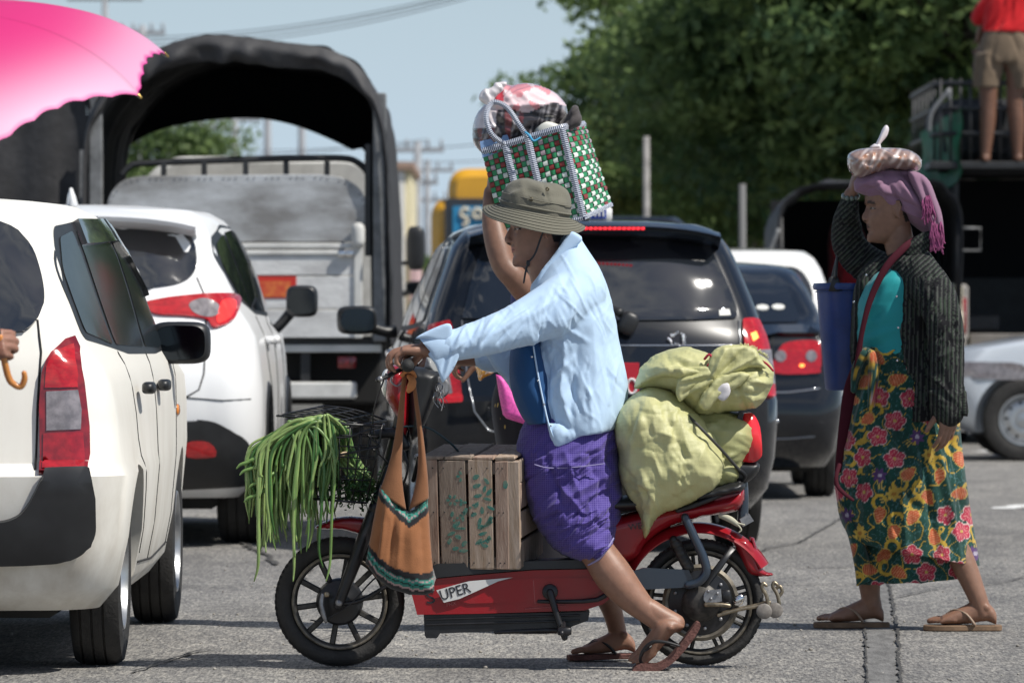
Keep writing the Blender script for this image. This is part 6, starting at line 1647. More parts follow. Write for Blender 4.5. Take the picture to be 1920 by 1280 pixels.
# herbs under the beans
herb=thing('herb_bunch','ragged dark leaves of herbs crushed in the bottom of the wire basket','herbs',rbase(670,915))
hv=[];hf=[];hr=random.Random(8)
for i in range(620):
    x=hr.gauss(672,26);y=hr.gauss(916,15);d=hr.uniform(-.12,.05);c=P(x,y,DR)+Vector((0,d,0));a=Vector((hr.uniform(-1,1),hr.uniform(-1,1),hr.uniform(-1,1))).normalized();b_=a.orthogonal().normalized();q=hr.uniform(.004,.012);n=len(hv)
    hv+=[c-a*q,c+b_*q*.5,c+a*q,c-b_*q*.5];hf.append((n,n+1,n+2,n+3))
me=to_mesh((hv,hf));paint(me,lambda co:tuple(np.array((.03,.08,.022))*(1+1.2*noise.noise(Vector(co)*50))));o=put('leaves',me,BEAN,herb);o['kind']='stuff'
for i in range(7):put('stem',to_mesh(limb([(650+i*8,905,-.05,1.4),(660+i*6,925+6*math.sin(i),-.1,1.2),(655+i*9,945+8*math.sin(i*2),-.12,.8)],DR,segs=6)),BEAN,herb)
for o in herb.children:
    if o.name.startswith('stem'):paint(o.data,lambda co:(.06,.10,.03))
# orange shoulder bag ----------------------------------------------------------------
def attr_cloth(name,rough=.85,sheen=.2,wv=900,bump=.3,coat=0.0):
    m,t,b=new_mat(name);N=t.nodes.new;K=t.links.new
    a=N('ShaderNodeVertexColor');a.layer_name='col';c=N('ShaderNodeTexCoord')
    n=N('ShaderNodeTexNoise');n.inputs['Scale'].default_value=26;n.inputs['Detail'].default_value=7;K(c.outputs['Object'],n.inputs['Vector'])
    r=N('ShaderNodeMapRange');r.inputs['To Min'].default_value=.82;r.inputs['To Max'].default_value=1.18;K(n.outputs['Fac'],r.inputs['Value'])
    x=N('ShaderNodeVectorMath');x.operation='SCALE';K(a.outputs['Color'],x.inputs[0]);K(r.outputs[0],x.inputs['Scale']);K(x.outputs[0],b.inputs['Base Color'])
    b.inputs['Roughness'].default_value=rough;b.inputs['Sheen Weight'].default_value=sheen;b.inputs['Specular IOR Level'].default_value=.25;b.inputs['Coat Weight'].default_value=coat
    n2=N('ShaderNodeTexNoise');n2.inputs['Scale'].default_value=240;n2.inputs['Detail'].default_value=2;K(c.outputs['Object'],n2.inputs['Vector'])
    bp=N('ShaderNodeBump');bp.inputs['Strength'].default_value=bump;bp.inputs['Distance'].default_value=.003;K(n2.outputs['Fac'],bp.inputs['Height']);K(bp.outputs[0],b.inputs['Normal'])
    return m
ACL=attr_cloth('woven_cloth')
ACD=attr_cloth('dark_striped_cloth',.9,0.0)
def paint_px(me,fn):
    n=len(me.vertices);co=np.empty(n*3,np.float32);me.vertices.foreach_get('co',co);co=co.reshape(-1,3)
    px,py=960+co[:,0]/co[:,1]*F,600+(CH-co[:,2])/co[:,1]*F
    ca=me.color_attributes.new('col','FLOAT_COLOR','POINT');buf=np.ones((n,4),np.float32);buf[:,:3]=fn(px,py,co);ca.data.foreach_set('color',buf.ravel())
bag=thing('shoulder_bag','orange cloth shoulder bag with green striped bands hanging from the handlebar','bag',rbase(755,1000,-.2))
bo_=[(716,905),(730,915),(745,935),(758,950),(768,955),(780,950),(792,935),(803,925),(806,960),(809,1010),(813,1060),(816,1102),(800,1110),(770,1109),(735,1098),(708,1078),(688,1050),(694,1020),(702,975),(710,935)]
vf=pillow(bo_,DR,-.19,.055,45,2.6)
me=to_mesh(vf);crease_mesh(me,[(728,930,712,1050,6,.010),(742,950,728,1060,5,-.009),(752,965,745,1070,7,.007),(790,960,797,1080,9,-.006),(770,980,772,1060,10,.004),(715,990,705,1050,4,-.006)],1.0,.0015,20)
def bagcol(px,py,co):
    c=np.tile(np.array((.29,.118,.048)),(len(px),1))
    top=np.interp(px,[700,716,745,768,790,806],[880,905,935,955,938,922]);bot=np.interp(px,[688,708,735,770,800,816],[1050,1078,1098,1109,1110,1102])
    for edge,s_ in((top,1),(bot,-1)):
        q=(py-edge)*s_
        q=q+1.0*np.sin(px*.4)
        for a0,a1,col in((-9,3,(.02,.02,.022)),(3,6,(.45,.30,.30)),(6,11,(.03,.19,.15)),(11,13.5,(.012,.012,.014)),(13.5,18.5,(.035,.24,.19)),(18.5,20.5,(.40,.26,.27)),(20.5,23,(.03,.17,.14)),(23,35,(.012,.012,.015))):
            if s_<0:a0*=1.0;a1*=1.0
            c[(q>=a0)&(q<a1)]=col
    return c
paint_px(me,bagcol);put('bag_body',me,ACL,bag)
def strapvf(L,R_,d0,d1):
    rows_=[(a[0],a[1],b[0],b[1],.007+.02*(i/len(L))**2,d0+(d1-d0)*i/(len(L)-1))for i,(a,b)in enumerate(zip(L,R_))]
    return ribs(rows_,DR,20,6)
s1_=strapvf([(757,700),(752,745),(745,800),(736,850),(724,890),(714,918)],[(766,700),(762,745),(759,800),(757,850),(757,900),(764,952)],-.235,-.205)
s2_=strapvf([(774,702),(778,745),(784,800),(786,850),(782,900),(768,952)],[(780,702),(786,745),(794,800),(800,850),(804,890),(806,930)],-.235,-.205)
for vf_,fl in((s1_,[(758,760,735,900,3,.003),(760,800,748,920,3,-.003)]),(s2_,[(786,780,796,900,3,.003)])):
    me=to_mesh(vf_);crease_mesh(me,fl);paint_px(me,lambda px,py,co:np.tile(np.array((.24,.105,.048)),(len(px),1)));put('strap',me,ACL,bag)
put('strap_knot',to_mesh(limb([(770,704,-.25,5),(776,712,-.26,7),(774,722,-.26,8),(769,730,-.25,5)],DR)),mat('orange_knot',(.50,.20,.07),.8),bag)
put('strap_loop',to_mesh(limb([(757,702,-.24,4),(764,694,-.26,4),(776,696,-.26,4),(780,704,-.24,4)],DR)),mat('orange_knot',(.50,.20,.07),.8),bag)
# wooden crate ------------------------------------------------------------------------------
WOOD=mat('crate_wood',(.30,.20,.13),.82,col2=(.46,.35,.26),vs=9,detail=8,stretch=(5,5,.6),bump=.35,bs=60,bd=.004)
WOODS=[mat('crate_wood_%s'%n_,c1,.82,col2=c2,vs=9,detail=8,stretch=(6,6,.7),bump=.35,bs=60,bd=.004)for n_,c1,c2 in(('pinkish',(.26,.165,.12),(.43,.32,.25)),('grey',(.20,.15,.115),(.33,.265,.21)),('pale',(.31,.22,.15),(.48,.38,.30)))]
cr_p=P(903,1053,DR)
crate=thing('wooden_crate','slatted wooden crate with green stencilled marks standing on the footboard','crate',(cr_p.x,DR+.155-.10,cr_p.z))
crate.rotation_euler=(rad(6),0,rad(-13))
W2,D2,H2=.155,.155,.345
def slat(x0,x1,y0,y1,z0,z1,m,seed,name='slat'):
    r=random.Random(seed);vf=box(x0,x1,y0,y1,z0,z1,.0022)
    lv,lf=vf
    # rough sawn: ends and edges uneven
    lv=[v+Vector((r.uniform(-.0012,.0012),r.uniform(-.0008,.0008),r.uniform(-.002,.002)))for v in lv]
    if z1-z0>.2:
        k1,k2=r.uniform(-.004,.004),r.uniform(-.004,.004)
        lv=[v+Vector((k1*(v.z/H2)+k2*math.sin(v.z*9),0,0))for v in lv]
    return mesh_obj(name,lv,lf,m,crate,smooth=False)
xs=[(-.155,-.098),(-.091,-.005),(.001,.078),(.086,.128),(.132,.155)]
for i,(a,b)in enumerate(xs[:4]):slat(a,b,-D2-.011,-D2,.0,H2-.002*(i%2),WOODS[i%3],i+1)
for z in(.0,.165,.30):slat(-W2+.001,W2-.001,-D2+.001,-D2+.010,z,z+.035,WOODS[1],30+int(z*100),'cross_batten')
for i,z in enumerate((.0,.093,.186,.268)):slat(W2+.001,W2+.011,-D2+.004,D2,z+.003,z+(.085 if i<3 else.075),WOODS[(i+1)%3],40+i)
slat(W2-.022,W2-.001,-D2+.011,-D2+.03,0,H2-.004,WOODS[0],50,'corner_post');slat(W2-.03,W2+.009,-D2-.010,-D2-.001,0,H2-.002,WOODS[2],51)
slat(-W2,-W2+.02,-D2+.011,-D2+.03,0,H2-.004,WOODS[0],52,'corner_post')
for i in range(4):slat(-W2-.011,-W2-.001,-D2+.01,D2,.09*i+.003,.09*i+.078,WOODS[i%3],60+i)
for i,(a,b)in enumerate(((-.155,-.09),(-.08,0.0),(.01,.08),(.09,.155))):slat(a,b,D2+.001,D2+.011,0,H2-.003,WOODS[(i+1)%3],70+i)
for i,(a,b)in enumerate(((-.154,-.078),(-.073,.012),(.018,.085),(.09,.154))):slat(a,b,-D2-.01,D2+.008,H2+.001,H2+.010+.002*(i%2),WOODS[(1,1,0,2)[i]],80+i,'lid_board')
mesh_obj('base_board',*box(-W2+.002,W2-.002,-D2+.012,D2-.002,.002,.012),WOODS[1],crate,smooth=False)
mesh_obj('cloth_inside',*sq((0,0,.16),(.13,.125,.145),.5,.5,24,14,disp=lambda d:1+.06*noise.noise(d*4)),mat('dark_produce',(.10,.05,.035),.9,var=.4,vs=20),crate)
# nails and stencil
nl=0
for a,b in xs[:4]:
    for z in(.02,.18,.32):
        for x in(a+.014,b-.014):mesh_obj('nail',*tube([Vector((x,-D2-.0128,z)),Vector((x,-D2-.0105,z))],.0022,6),DSTEEL,crate)
STEN=mat('stencil_green',(.05,.20,.165),.85,col2=(.16,.24,.18),vs=60,lo=.4,hi=.62)
rs_=random.Random(9);dec=MB()
def cl(px,py):
    """photo pixel on the crate front -> local x, z"""
    return((px-806)/(960-806)*.283-.155,(1053-py)/208*.343)
def dot(px,py,a,b,ang):
    x,z=cl(px,py);y=-D2-.0118;n=10
    if not any(p[0]+.003<x<p[1]-.003 for p in xs[:4]):return
    pts=[]
    for i in range(n):
        t=2*math.pi*i/n;u=a*math.cos(t)*(1+.2*rs_.uniform(-1,1));v=b*math.sin(t)
        pts.append(Vector((x+(u*math.cos(ang)-v*math.sin(ang))/600,y,z+(u*math.sin(ang)+v*math.cos(ang))/600)))
    V=pts+[p+Vector((0,.0012,0))for p in pts]
    dec.add((V,[tuple(range(n))[::-1]]+[(i,(i+1)%n,(i+1)%n+n,i+n)for i in range(n)]))
def ringdots(cx_,cy_,R,n,a,b):
    for i in range(n):
        t=2*math.pi*i/n;dot(cx_+R*math.cos(t),cy_+R*math.sin(t),a,b,-t)
ringdots(882,875,8,6,4,2.6);ringdots(863,921,8,6,4,2.6);ringdots(880,925,4,3,4,3)
for(x,y,a)in((905,876,.4),(924,884,-.9),(906,893,.3),(920,899,1.3),(928,905,.9),(908,912,.2),(924,918,-.3),(885,942,1.2),(900,948,.4),(915,940,1.5),(930,935,-.5),(868,968,.6),(880,955,1.8),(892,965,.1),(860,985,.4),(856,1000,1.1),(872,992,-.4),(882,1004,.8),(866,1014,.2),(880,1018,0),(925,965,.7),(910,962,1.3),(915,985,.3),(925,995,1.2),(908,1000,.7),(918,1008,-.3),(862,948,1.2),(905,930,1.0),(912,972,.2),(889,985,1.2)):
    dot(x,y,rs_.uniform(6.5,9),rs_.uniform(3,4.6),a)
for i in range(7):dot(934+i*.3-i*1.6,944+i*3.4,3.4,4.0,1.2)
for(x0,y0,x1,y1)in((845+20,960,900,930),(868,975,890,975),(912,975,934,960),(908,1004,932,992)):
    for i in range(7):t=i/6;dot(x0+(x1-x0)*t,y0+(y1-y0)*t,2.6,2.6,0)
dot(957,890,5,8,0)
o=dec.build('stencil_print',STEN,crate,smooth=False);o['kind']='stuff'
V,Fs=loft([[Vector((x,y,H2+.012+z))for x,y,z in[(-.16+.012*math.cos(a),-D2-.012+.012*math.sin(a),.004*math.sin(3*a))for a in[2*math.pi*i/12 for i in range(12)]]],[Vector((x,y,H2+.02))for x,y in[(-.16+.005*math.cos(a),-D2-.012+.005*math.sin(a))for a in[2*math.pi*i/12 for i in range(12)]]]])
mesh_obj('plastic_scrap',V,Fs,mat('clear_scrap',(.6,.62,.65),.1,alpha=.6),crate)
# sacks --------------------------------------------------------------------------------------------
def sack_mat(name,c,c2):
    m,t,b=new_mat(name);N=t.nodes.new;K=t.links.new;cc=N('ShaderNodeTexCoord')
    def wv(dr,sc_):
        w=N('ShaderNodeTexWave');w.wave_type='BANDS';w.bands_direction=dr;w.inputs['Scale'].default_value=sc_;w.inputs['Distortion'].default_value=3;w.inputs['Detail'].default_value=2;w.inputs['Detail Scale'].default_value=2;K(cc.outputs['Object'],w.inputs['Vector']);return w.outputs['Fac']
    n=N('ShaderNodeTexNoise');n.inputs['Scale'].default_value=9;n.inputs['Detail'].default_value=7;K(cc.outputs['Object'],n.inputs['Vector'])
    r=N('ShaderNodeMapRange');r.inputs['From Min'].default_value=.3;r.inputs['From Max'].default_value=.7;K(n.outputs['Fac'],r.inputs['Value'])
    x=N('ShaderNodeMix');x.data_type='RGBA';x.inputs[6].default_value=(*c,1);x.inputs[7].default_value=(*c2,1);K(r.outputs[0],x.inputs[0])
    mm=N('ShaderNodeMath');mm.operation='MULTIPLY';K(wv('X',75),mm.inputs[0]);K(wv('Z',75),mm.inputs[1])
    q=N('ShaderNodeMapRange');q.inputs['To Min'].default_value=.93;q.inputs['To Max'].default_value=1.1;K(mm.outputs[0],q.inputs['Value'])
    y=N('ShaderNodeVectorMath');y.operation='SCALE';K(x.outputs[2],y.inputs[0]);K(q.outputs[0],y.inputs['Scale']);K(y.outputs[0],b.inputs['Base Color'])
    b.inputs['Roughness'].default_value=.42;b.inputs['Specular IOR Level'].default_value=.5
    bp=N('ShaderNodeBump');bp.inputs['Strength'].default_value=.25;bp.inputs['Distance'].default_value=.004;K(mm.outputs[0],bp.inputs['Height']);K(bp.outputs[0],b.inputs['Normal'])
    return m
SACK=sack_mat('yellow_green_sack',(.46,.46,.21),(.60,.58,.30));SACK2=sack_mat('darker_green_sack',(.33,.34,.15),(.44,.43,.20))
def lumps(seed,a,s):
    def f(x,y):
        v=Vector((x/s,y/s,seed));c=noise.voronoi(v)[0]
        return a*(max(0,1-c[0]*1.35))**1.2
    return f
def sack(name,label,outline,d0,T,R_,m,lines,seed,lump=None,ns=9.0,na=.006):
    t=thing(name,label,'sack',rbase(outline[0][0],950,d0),0,'sacks of produce tied on the back')
    me=to_mesh(pillow(cr(outline,4,True),DR,d0,T,R_,3.6,bulge=lump));crease_mesh(me,lines,1.0,na,ns,seed)
    put('sack_body',me,m,t);return t
low=[(1151,800),(1156,775),(1172,752),(1198,732),(1222,724),(1250,730),(1275,745),(1300,768),(1325,795),(1345,825),(1356,860),(1354,885),(1345,908),(1318,930),(1290,945),(1262,955),(1238,964),(1222,985),(1209,1007),(1202,990),(1198,962),(1180,935),(1166,905),(1158,878),(1160,850),(1153,825)]
ls=thing('sack','large lumpy yellow green sack hanging lowest, its corner pointing down over the wheel','sack',rbase(1250,950,-.12),0,'sacks of produce tied on the back')
me=to_mesh(pillow(cr(low,4,True),DR,-.055,.155,75,3.2,bulge=lumps(1.3,.012,30)))
crease_mesh(me,[(1215,740,1172,900,14,.012),(1240,745,1300,900,10,-.010),(1200,760,1175,840,5,-.008),(1270,760,1250,850,6,.008),(1205,960,1215,905,7,-.012),(1230,955,1200,880,6,.010),(1245,950,1330,900,8,-.009),(1330,820,1290,900,9,.009),(1198,940,1175,880,8,-.009),(1215,1000,1205,930,5,.012),(1285,790,1345,850,5,-.007)]+rfolds(40,5,(1165,735,1340,960),60,60,60,4,.005),1.0,.004,13,2,ridge=[(70,90,16,.006),(-30,60,14,.004)])
put('sack_body',me,SACK,ls)
mid=[(1290,770),(1320,760),(1370,770),(1410,790),(1418,830),(1400,870),(1385,905),(1352,922),(1320,925),(1300,900),(1280,850)]
ms=thing('sack','darker sack wedged behind, between the lowest sack and the red lamp','sack',rbase(1350,950,.05),0,'sacks of produce tied on the back')
me=to_mesh(pillow(cr(mid,4,True),DR,.05,.15,45,3.6));crease_mesh(me,rfolds(26,9,(1290,770,1410,920),10,50,90,6,.008),1.0,.005,12,4,ridge=[(20,60,14,.014)]);put('sack_body',me,SACK2,ms)
upl=[(1190,728),(1192,712),(1203,690),(1222,670),(1250,656),(1280,652),(1310,656),(1340,668),(1365,668),(1400,662),(1432,670),(1447,690),(1448,715),(1440,738),(1424,758),(1395,768),(1350,772),(1315,778),(1285,762),(1262,740),(1235,730),(1210,728)]
us=thing('sack','upper yellow green sack with twisted tied neck, lying across the load','sack',rbase(1320,950,-.02),0,'sacks of produce tied on the back')
me=to_mesh(pillow(cr(upl,4,True),DR,-.02,.15,48,3.2))
crease_mesh(me,[(1325,700,1215,690,8,.010),(1325,705,1210,715,7,-.012),(1330,700,1250,670,6,-.010),(1330,715,1270,745,7,.014),(1345,720,1300,765,6,-.014),(1360,720,1345,770,7,.012),(1375,715,1400,765,6,-.012),(1385,700,1445,720,7,.010),(1385,690,1440,690,6,-.010),(1380,740,1430,745,6,.008),(1395,720,1415,765,5,.008)]+rfolds(46,15,(1200,660,1440,765),20,60,70,4,.006),1.0,.005,12,7,ridge=[(10,60,13,.012),(-25,50,12,.010)])
put('sack_body',me,SACK,us)
# twisted neck and flaps as crumpled cloth
def flap(outline,d0,T,lines,name='sack_flap',seed=1,m=SACK,par=us):
    me=to_mesh(pillow(cr(outline,3,True),DR,d0,T,9,2.6));crease_mesh(me,lines,1.0,.005,22,seed);put(name,me,m,par)
flap([(1268,712),(1275,696),(1300,686),(1330,688),(1338,706),(1320,722),(1290,738),(1272,752),(1264,735)],-.165,.012,[(1330,700,1275,715,5,.012),(1325,712,1280,740,4,-.010)],seed=2)
flap([(1322,690),(1330,662),(1350,648),(1380,645),(1400,648),(1416,656),(1424,672),(1432,690),(1415,688),(1395,690),(1375,702),(1352,712),(1335,716),(1326,705)],-.155,.022,[(1335,705,1360,655,5,.014),(1345,708,1395,655,5,-.012),(1350,706,1418,668,4,.012)],seed=3)
flap([(1335,712),(1352,700),(1385,695),(1402,702),(1388,718),(1372,728),(1352,738),(1336,752),(1322,768),(1306,758),(1312,738),(1325,724)],-.175,.018,[(1345,712,1318,755,5,.012),(1385,705,1350,730,4,-.010)],seed=4)
flap([(1335,728),(1350,716),(1362,718),(1365,735),(1354,750),(1342,745)],-.185,.008,[],'white_cloth_scrap',5,mat('white_scrap',(.62,.60,.62),.8))
fr=MB();rf=random.Random(3)
for i in range(60):
    x=1385+i*.85;y=646+24*(i/60)**1.5;fr.add(limb([(x,y+2,-.16,.8),(x+rf.uniform(-3,4),y-rf.uniform(2,6),-.16,.5)],DR,k=0,segs=4,roundcap=False))
o=put('frayed_threads',to_mesh(fr.vf()),SACK,us);o['kind']='stuff'
put('tie_string',to_mesh(limb([(1318,672,-.165,2.4),(1326,664,-.17,2.4),(1332,672,-.17,2.4),(1324,684,-.17,2.2)],DR)),mat('red_string',(.45,.02,.05),.7),us)
put('tie_string',to_mesh(limb([(1415,672,-.15,1.6),(1432,680,-.15,2),(1446,694,-.13,2)],DR)),mat('red_string',(.45,.02,.05),.7),us)
st=thing('elastic_strap','dark elastic strap stretched over the sacks to the tail','strap',rbase(1340,950,-.2))
put('cord',to_mesh(limb([(1288,778,-.15,2.6),(1310,800,-.18,2.8),(1345,836,-.16,2.8),(1372,866,-.10,3),(1388,884,-.05,3.5)],DR)),mat('strap_webbing',(.05,.05,.045),.7),st)
put('hook',to_mesh(limb([(1385,880,-.06,4),(1396,890,-.05,4),(1392,900,-.04,3)],DR)),BLK,st)
# ================================================================ PEOPLE
def cloth_mat(name,col,var=.08,rough=.8,pattern=None,sheen=.15,bump=.25):
    m,t,b=new_mat(name);N=t.nodes.new;K=t.links.new;c=N('ShaderNodeTexCoord')
    n=N('ShaderNodeTexNoise');n.inputs['Scale'].default_value=12;n.inputs['Detail'].default_value=8;K(c.outputs['Object'],n.inputs['Vector'])
    r=N('ShaderNodeMapRange');r.inputs['To Min'].default_value=1-var;r.inputs['To Max'].default_value=1+var;K(n.outputs['Fac'],r.inputs['Value'])
    base=N('ShaderNodeRGB');base.outputs[0].default_value=(*col,1);src=base.outputs[0]
    if pattern:src=pattern(t,c,src)
    y=N('ShaderNodeVectorMath');y.operation='SCALE';K(src,y.inputs[0]);K(r.outputs[0],y.inputs['Scale']);K(y.outputs[0],b.inputs['Base Color'])
    b.inputs['Roughness'].default_value=rough;b.inputs['Sheen Weight'].default_value=sheen;b.inputs['Specular IOR Level'].default_value=.2
    n2=N('ShaderNodeTexNoise');n2.inputs['Scale'].default_value=300;K(c.outputs['Object'],n2.inputs['Vector'])
    bp=N('ShaderNodeBump');bp.inputs['Strength'].default_value=bump;bp.inputs['Distance'].default_value=.002;K(n2.outputs['Fac'],bp.inputs['Height']);K(bp.outputs[0],b.inputs['Normal'])
    return m
def grid_pattern(sx_,sz_,col2,lo,hi,both=True):
    def f(t,c,src):
        N=t.nodes.new;K=t.links.new;fs=[]
        for dr,s_ in(('X',sx_),('Z',sz_)):
            if not s_:continue
            w=N('ShaderNodeTexWave');w.bands_direction=dr;w.inputs['Scale'].default_value=s_;w.inputs['Distortion'].default_value=.6;w.inputs['Detail'].default_value=1;K(c.outputs['Object'],w.inputs['Vector'])
            r=N('ShaderNodeMapRange');r.inputs['From Min'].default_value=lo;r.inputs['From Max'].default_value=hi;K(w.outputs['Fac'],r.inputs['Value']);fs.append(r.outputs[0])
        if len(fs)==2:
            q=N('ShaderNodeMath');q.operation='MAXIMUM';K(fs[0],q.inputs[0]);K(fs[1],q.inputs[1]);fs=[q.outputs[0]]
        x=N('ShaderNodeMix');x.data_type='RGBA';K(fs[0],x.inputs[0]);K(src,x.inputs[6]);x.inputs[7].default_value=(*col2,1);return x.outputs[2]
    return f
def boxp(name,me,m,parent,**k):return put(name,me,m,parent,**k)
def pxz(px,py,base,d=0.0):return P(px,py,base)+Vector((0,d,0))
# ---- the rider ---------------------------------------------------------------------------
SK1=(.29,.155,.105)
rider=thing('person','man in olive bucket hat, light blue shirt and purple checked sarong straddling the red motorcycle','person',tuple(P(1230,1250,DR).to_tuple()[:2])+(0,))
hr_M=frame(pxz(1006,431,DR),(-1,-.16,-.10),(-.10,0,1))
gripc=pxz(768,684,DR,-.29)
hM=frame(pxz(806,652,DR,-.285),(-.93,.02,.30),(.25,-.12,1))
hM=frame(pxz(808,653,DR,-.29),(-1,.03,-.05),(.02,-.10,1))
parts=[head_vf(hr_M,True),hand_vf(hM,((12,52,34),(18,55,38),(24,58,40),(30,60,44)),(-70,30),-1,1.0,3)]
parts.append(limb([(1015,470,0,34),(1030,520,0,36),(1050,570,0,45)],DR))
parts.append(limb([(1078,560,0,50),(1085,660,0,56),(1080,780,0,58),(1075,850,0,64)],DR,flat=1.0))
parts.append(limb([(1070,565,-.13,26),(1000,602,-.20,23),(930,626,-.25,21),(870,645,-.29,20),(825,651,-.29,17.5),(800,653,-.29,15.5)],DR))
parts.append(limb([(1075,570,.13,26),(1000,632,.21,23),(935,660,.26,21),(880,668,.28,20),(830,668,.28,16)],DR))
hM2=frame(pxz(822,668,DR,.28),(-1,.03,.12),(.1,.10,1))
parts.append(hand_vf(hM2,((20,50,34),)*4,(-70,30),1,1.0,3))
# near leg: hip, knee, shin to a raised heel
parts.append(limb([(1085,860,-.06,46),(1080,940,-.09,42),(1098,1000,-.115,35),(1122,1035,-.13,33),(1150,1076,-.14,35.5),(1184,1116,-.145,29),(1216,1146,-.15,21),(1236,1162,-.15,19),(1246,1172,-.15,16)],DR,segs=32))
fM=frame(pxz(1280,1166,DR,-.15),(-.76,.10,-.66),(-.50,-.62,.52))
parts.append(foot_vf(fM,-1,0.84,.004))
parts.append(limb([(1214,1136,-.15,20),(1240,1152,-.15,20),(1264,1163,-.15,18)],DR))
# far leg
parts.append(limb([(1085,860,.06,46),(1075,960,.10,40),(1098,1020,.14,34),(1128,1090,.22,30),(1150,1150,.31,20),(1162,1196,.34,17)],DR,segs=28))
fM2=frame(pxz(1196,1234,DR,.34),(-1,-.12,-.02),(-.02,0,1))
parts.append(foot_vf(fM2,1,0.86))
me=fuse(parts,.0032,6,'body')
hp=head_paint(hr_M,1.0,SK1,(.36,.11,.10),(.012,.010,.009))
def lower(co):
    return None
paint_body(me,SK1,(hp,));put('body',me,SKIN,rider);eyes(hr_M,1.0,rider)
# cigarette
SOLE1=mat('brown_rubber_sole',(.13,.055,.045),.8,var=.3,vs=30,bump=.4,bs=120);STRAPK=mat('black_rubber_strap',(.02,.02,.022),.5)
sp1=[(1184,1247),(1200,1236),(1228,1238),(1250,1226),(1272,1200),(1290,1176),(1303,1160),(1310,1166),(1300,1186),(1282,1210),(1262,1232),(1240,1247),(1215,1254),(1190,1254)]
put('sandal_sole',to_mesh(prism(cr(sp1,3,True),-.205,-.105,lambda u,v,d:pxz(u,v,DR,d),.004)),SOLE1,rider,flat_ang=40)
put('sandal_strap',to_mesh(limb([(1268,1202,-.215,4),(1245,1196,-.215,5),(1222,1196,-.205,6),(1206,1210,-.19,6),(1198,1228,-.18,4),(1202,1240,-.17,3)],DR,flat=.6)),STRAPK,rider)
put('sandal_strap',to_mesh(limb([(1206,1212,-.19,5),(1226,1200,-.16,6),(1246,1204,-.12,5),(1262,1208,-.10,4)],DR,flat=.6)),STRAPK,rider)
sandal(frame(pxz(1200,1234,DR,.34),(-1,-.12,-.02),(-.02,0,1)),SOLE1,STRAPK,rider,1,.88,sole_name='sandal_sole')
# shirt
def shirt_lines():
    L_=[(1065,520,1010,640,12,-.010),(1085,560,1040,640,9,.008),(1040,560,985,600,7,.007),(1010,560,950,600,6,-.007),(985,585,930,625,5,.006),(960,575,905,640,5,-.007),(930,590,895,650,5,.006),
          (900,600,870,655,5,-.007),(872,610,850,660,4,.006),(1045,640,1015,740,9,-.010),(1060,650,1050,760,7,.009),(1085,640,1065,800,10,-.010),(1110,600,1120,800,12,.008),(1075,670,1030,720,6,.008),(1060,700,1090,780,6,-.007),
          (1020,660,1035,800,6,-.009),(1130,650,1155,780,8,-.006),(1100,700,1110,800,5,.006),(1050,720,1075,820,6,.008),(1000,690,1020,770,5,.006),(1055,610,1100,640,6,.006)]
    return L_
tors=ribs([(1040,472,1084,440,.070,0),(1020,496,1100,464,.110,0),(1003,522,1124,502,.160,0),(994,545,1140,540,.195,0),(1000,590,1152,590,.195,0),(990,640,1160,636,.185,0),(984,690,1172,690,.18,0),(985,740,1178,738,.185,0),(1000,780,1172,772,.19,0),(1030,806,1158,798,.19,0),(1046,822,1150,806,.185,0)],DR,72,5,True,True)
slv=limb([(1085,548,-.10,52),(1050,572,-.155,52),(1000,598,-.20,46),(950,618,-.24,38),(900,634,-.27,34),(858,646,-.29,29),(836,652,-.29,27)],DR,segs=36)
slf=limb([(1085,548,.10,52),(1040,590,.18,48),(985,640,.22,42),(935,665,.26,34),(915,668,.27,30)],DR,segs=30)
tip=pillow([(1024,790),(1050,790),(1088,806),(1094,812),(1052,836),(1040,837),(1030,815)],DR,-.165,.02,20,4)
frontp=pillow([(905,655),(960,640),(1010,650),(1018,700),(1006,760),(990,792),(972,760),(952,720),(925,690)],DR,.10,.03,14,4)
me=fuse([tors,slv,slf,tip,frontp],.0048,5,'shirt')
crease_mesh(me,shirt_lines()+rfolds(46,3,(1000,540,1165,800),75,30,70,4.5,.0035)+rfolds(36,4,(840,560,1040,665),120,25,50,3.6,.005),1.0,.0025,10,1,ridge=[(72,80,19,.0055),(120,60,14,.003)])
SHIRT=cloth_mat('light_blue_shirt',(.48,.64,.83),.05,.8)
put('shirt',me,SHIRT,rider)
# open cuff and its hanging flap
cuff=ribs([(846,620,842,682,.048,-.29),(826,618,830,686,.050,-.29),(806,622,822,690,.048,-.29),(786,630,818,668,.040,-.29)],DR,30,5,False,False)
me=to_mesh(join(cuff,([v+Vector((0,0,0))+(Vector((.002,0,0)))for v in cuff[0]],[tuple(reversed(f))for f in cuff[1]])));put('cuff',me,SHIRT,rider)
me=to_mesh(pillow(cr([(838,655),(858,650),(864,662),(852,690),(836,712),(831,714),(826,700),(818,680),(806,664),(815,656)],3,True),DR,-.325,.006,6,2.6));crease_mesh(me,[(850,655,832,710,3,.005),(838,660,828,700,3,-.004)]);put('cuff_flap',me,SHIRT,rider)
me=to_mesh(pillow(cr([(782,634),(800,622),(840,606),(850,616),(846,636),(828,640),(800,634)],3,True),DR,-.325,.008,8,2.6));put('cuff_flap',me,SHIRT,rider)
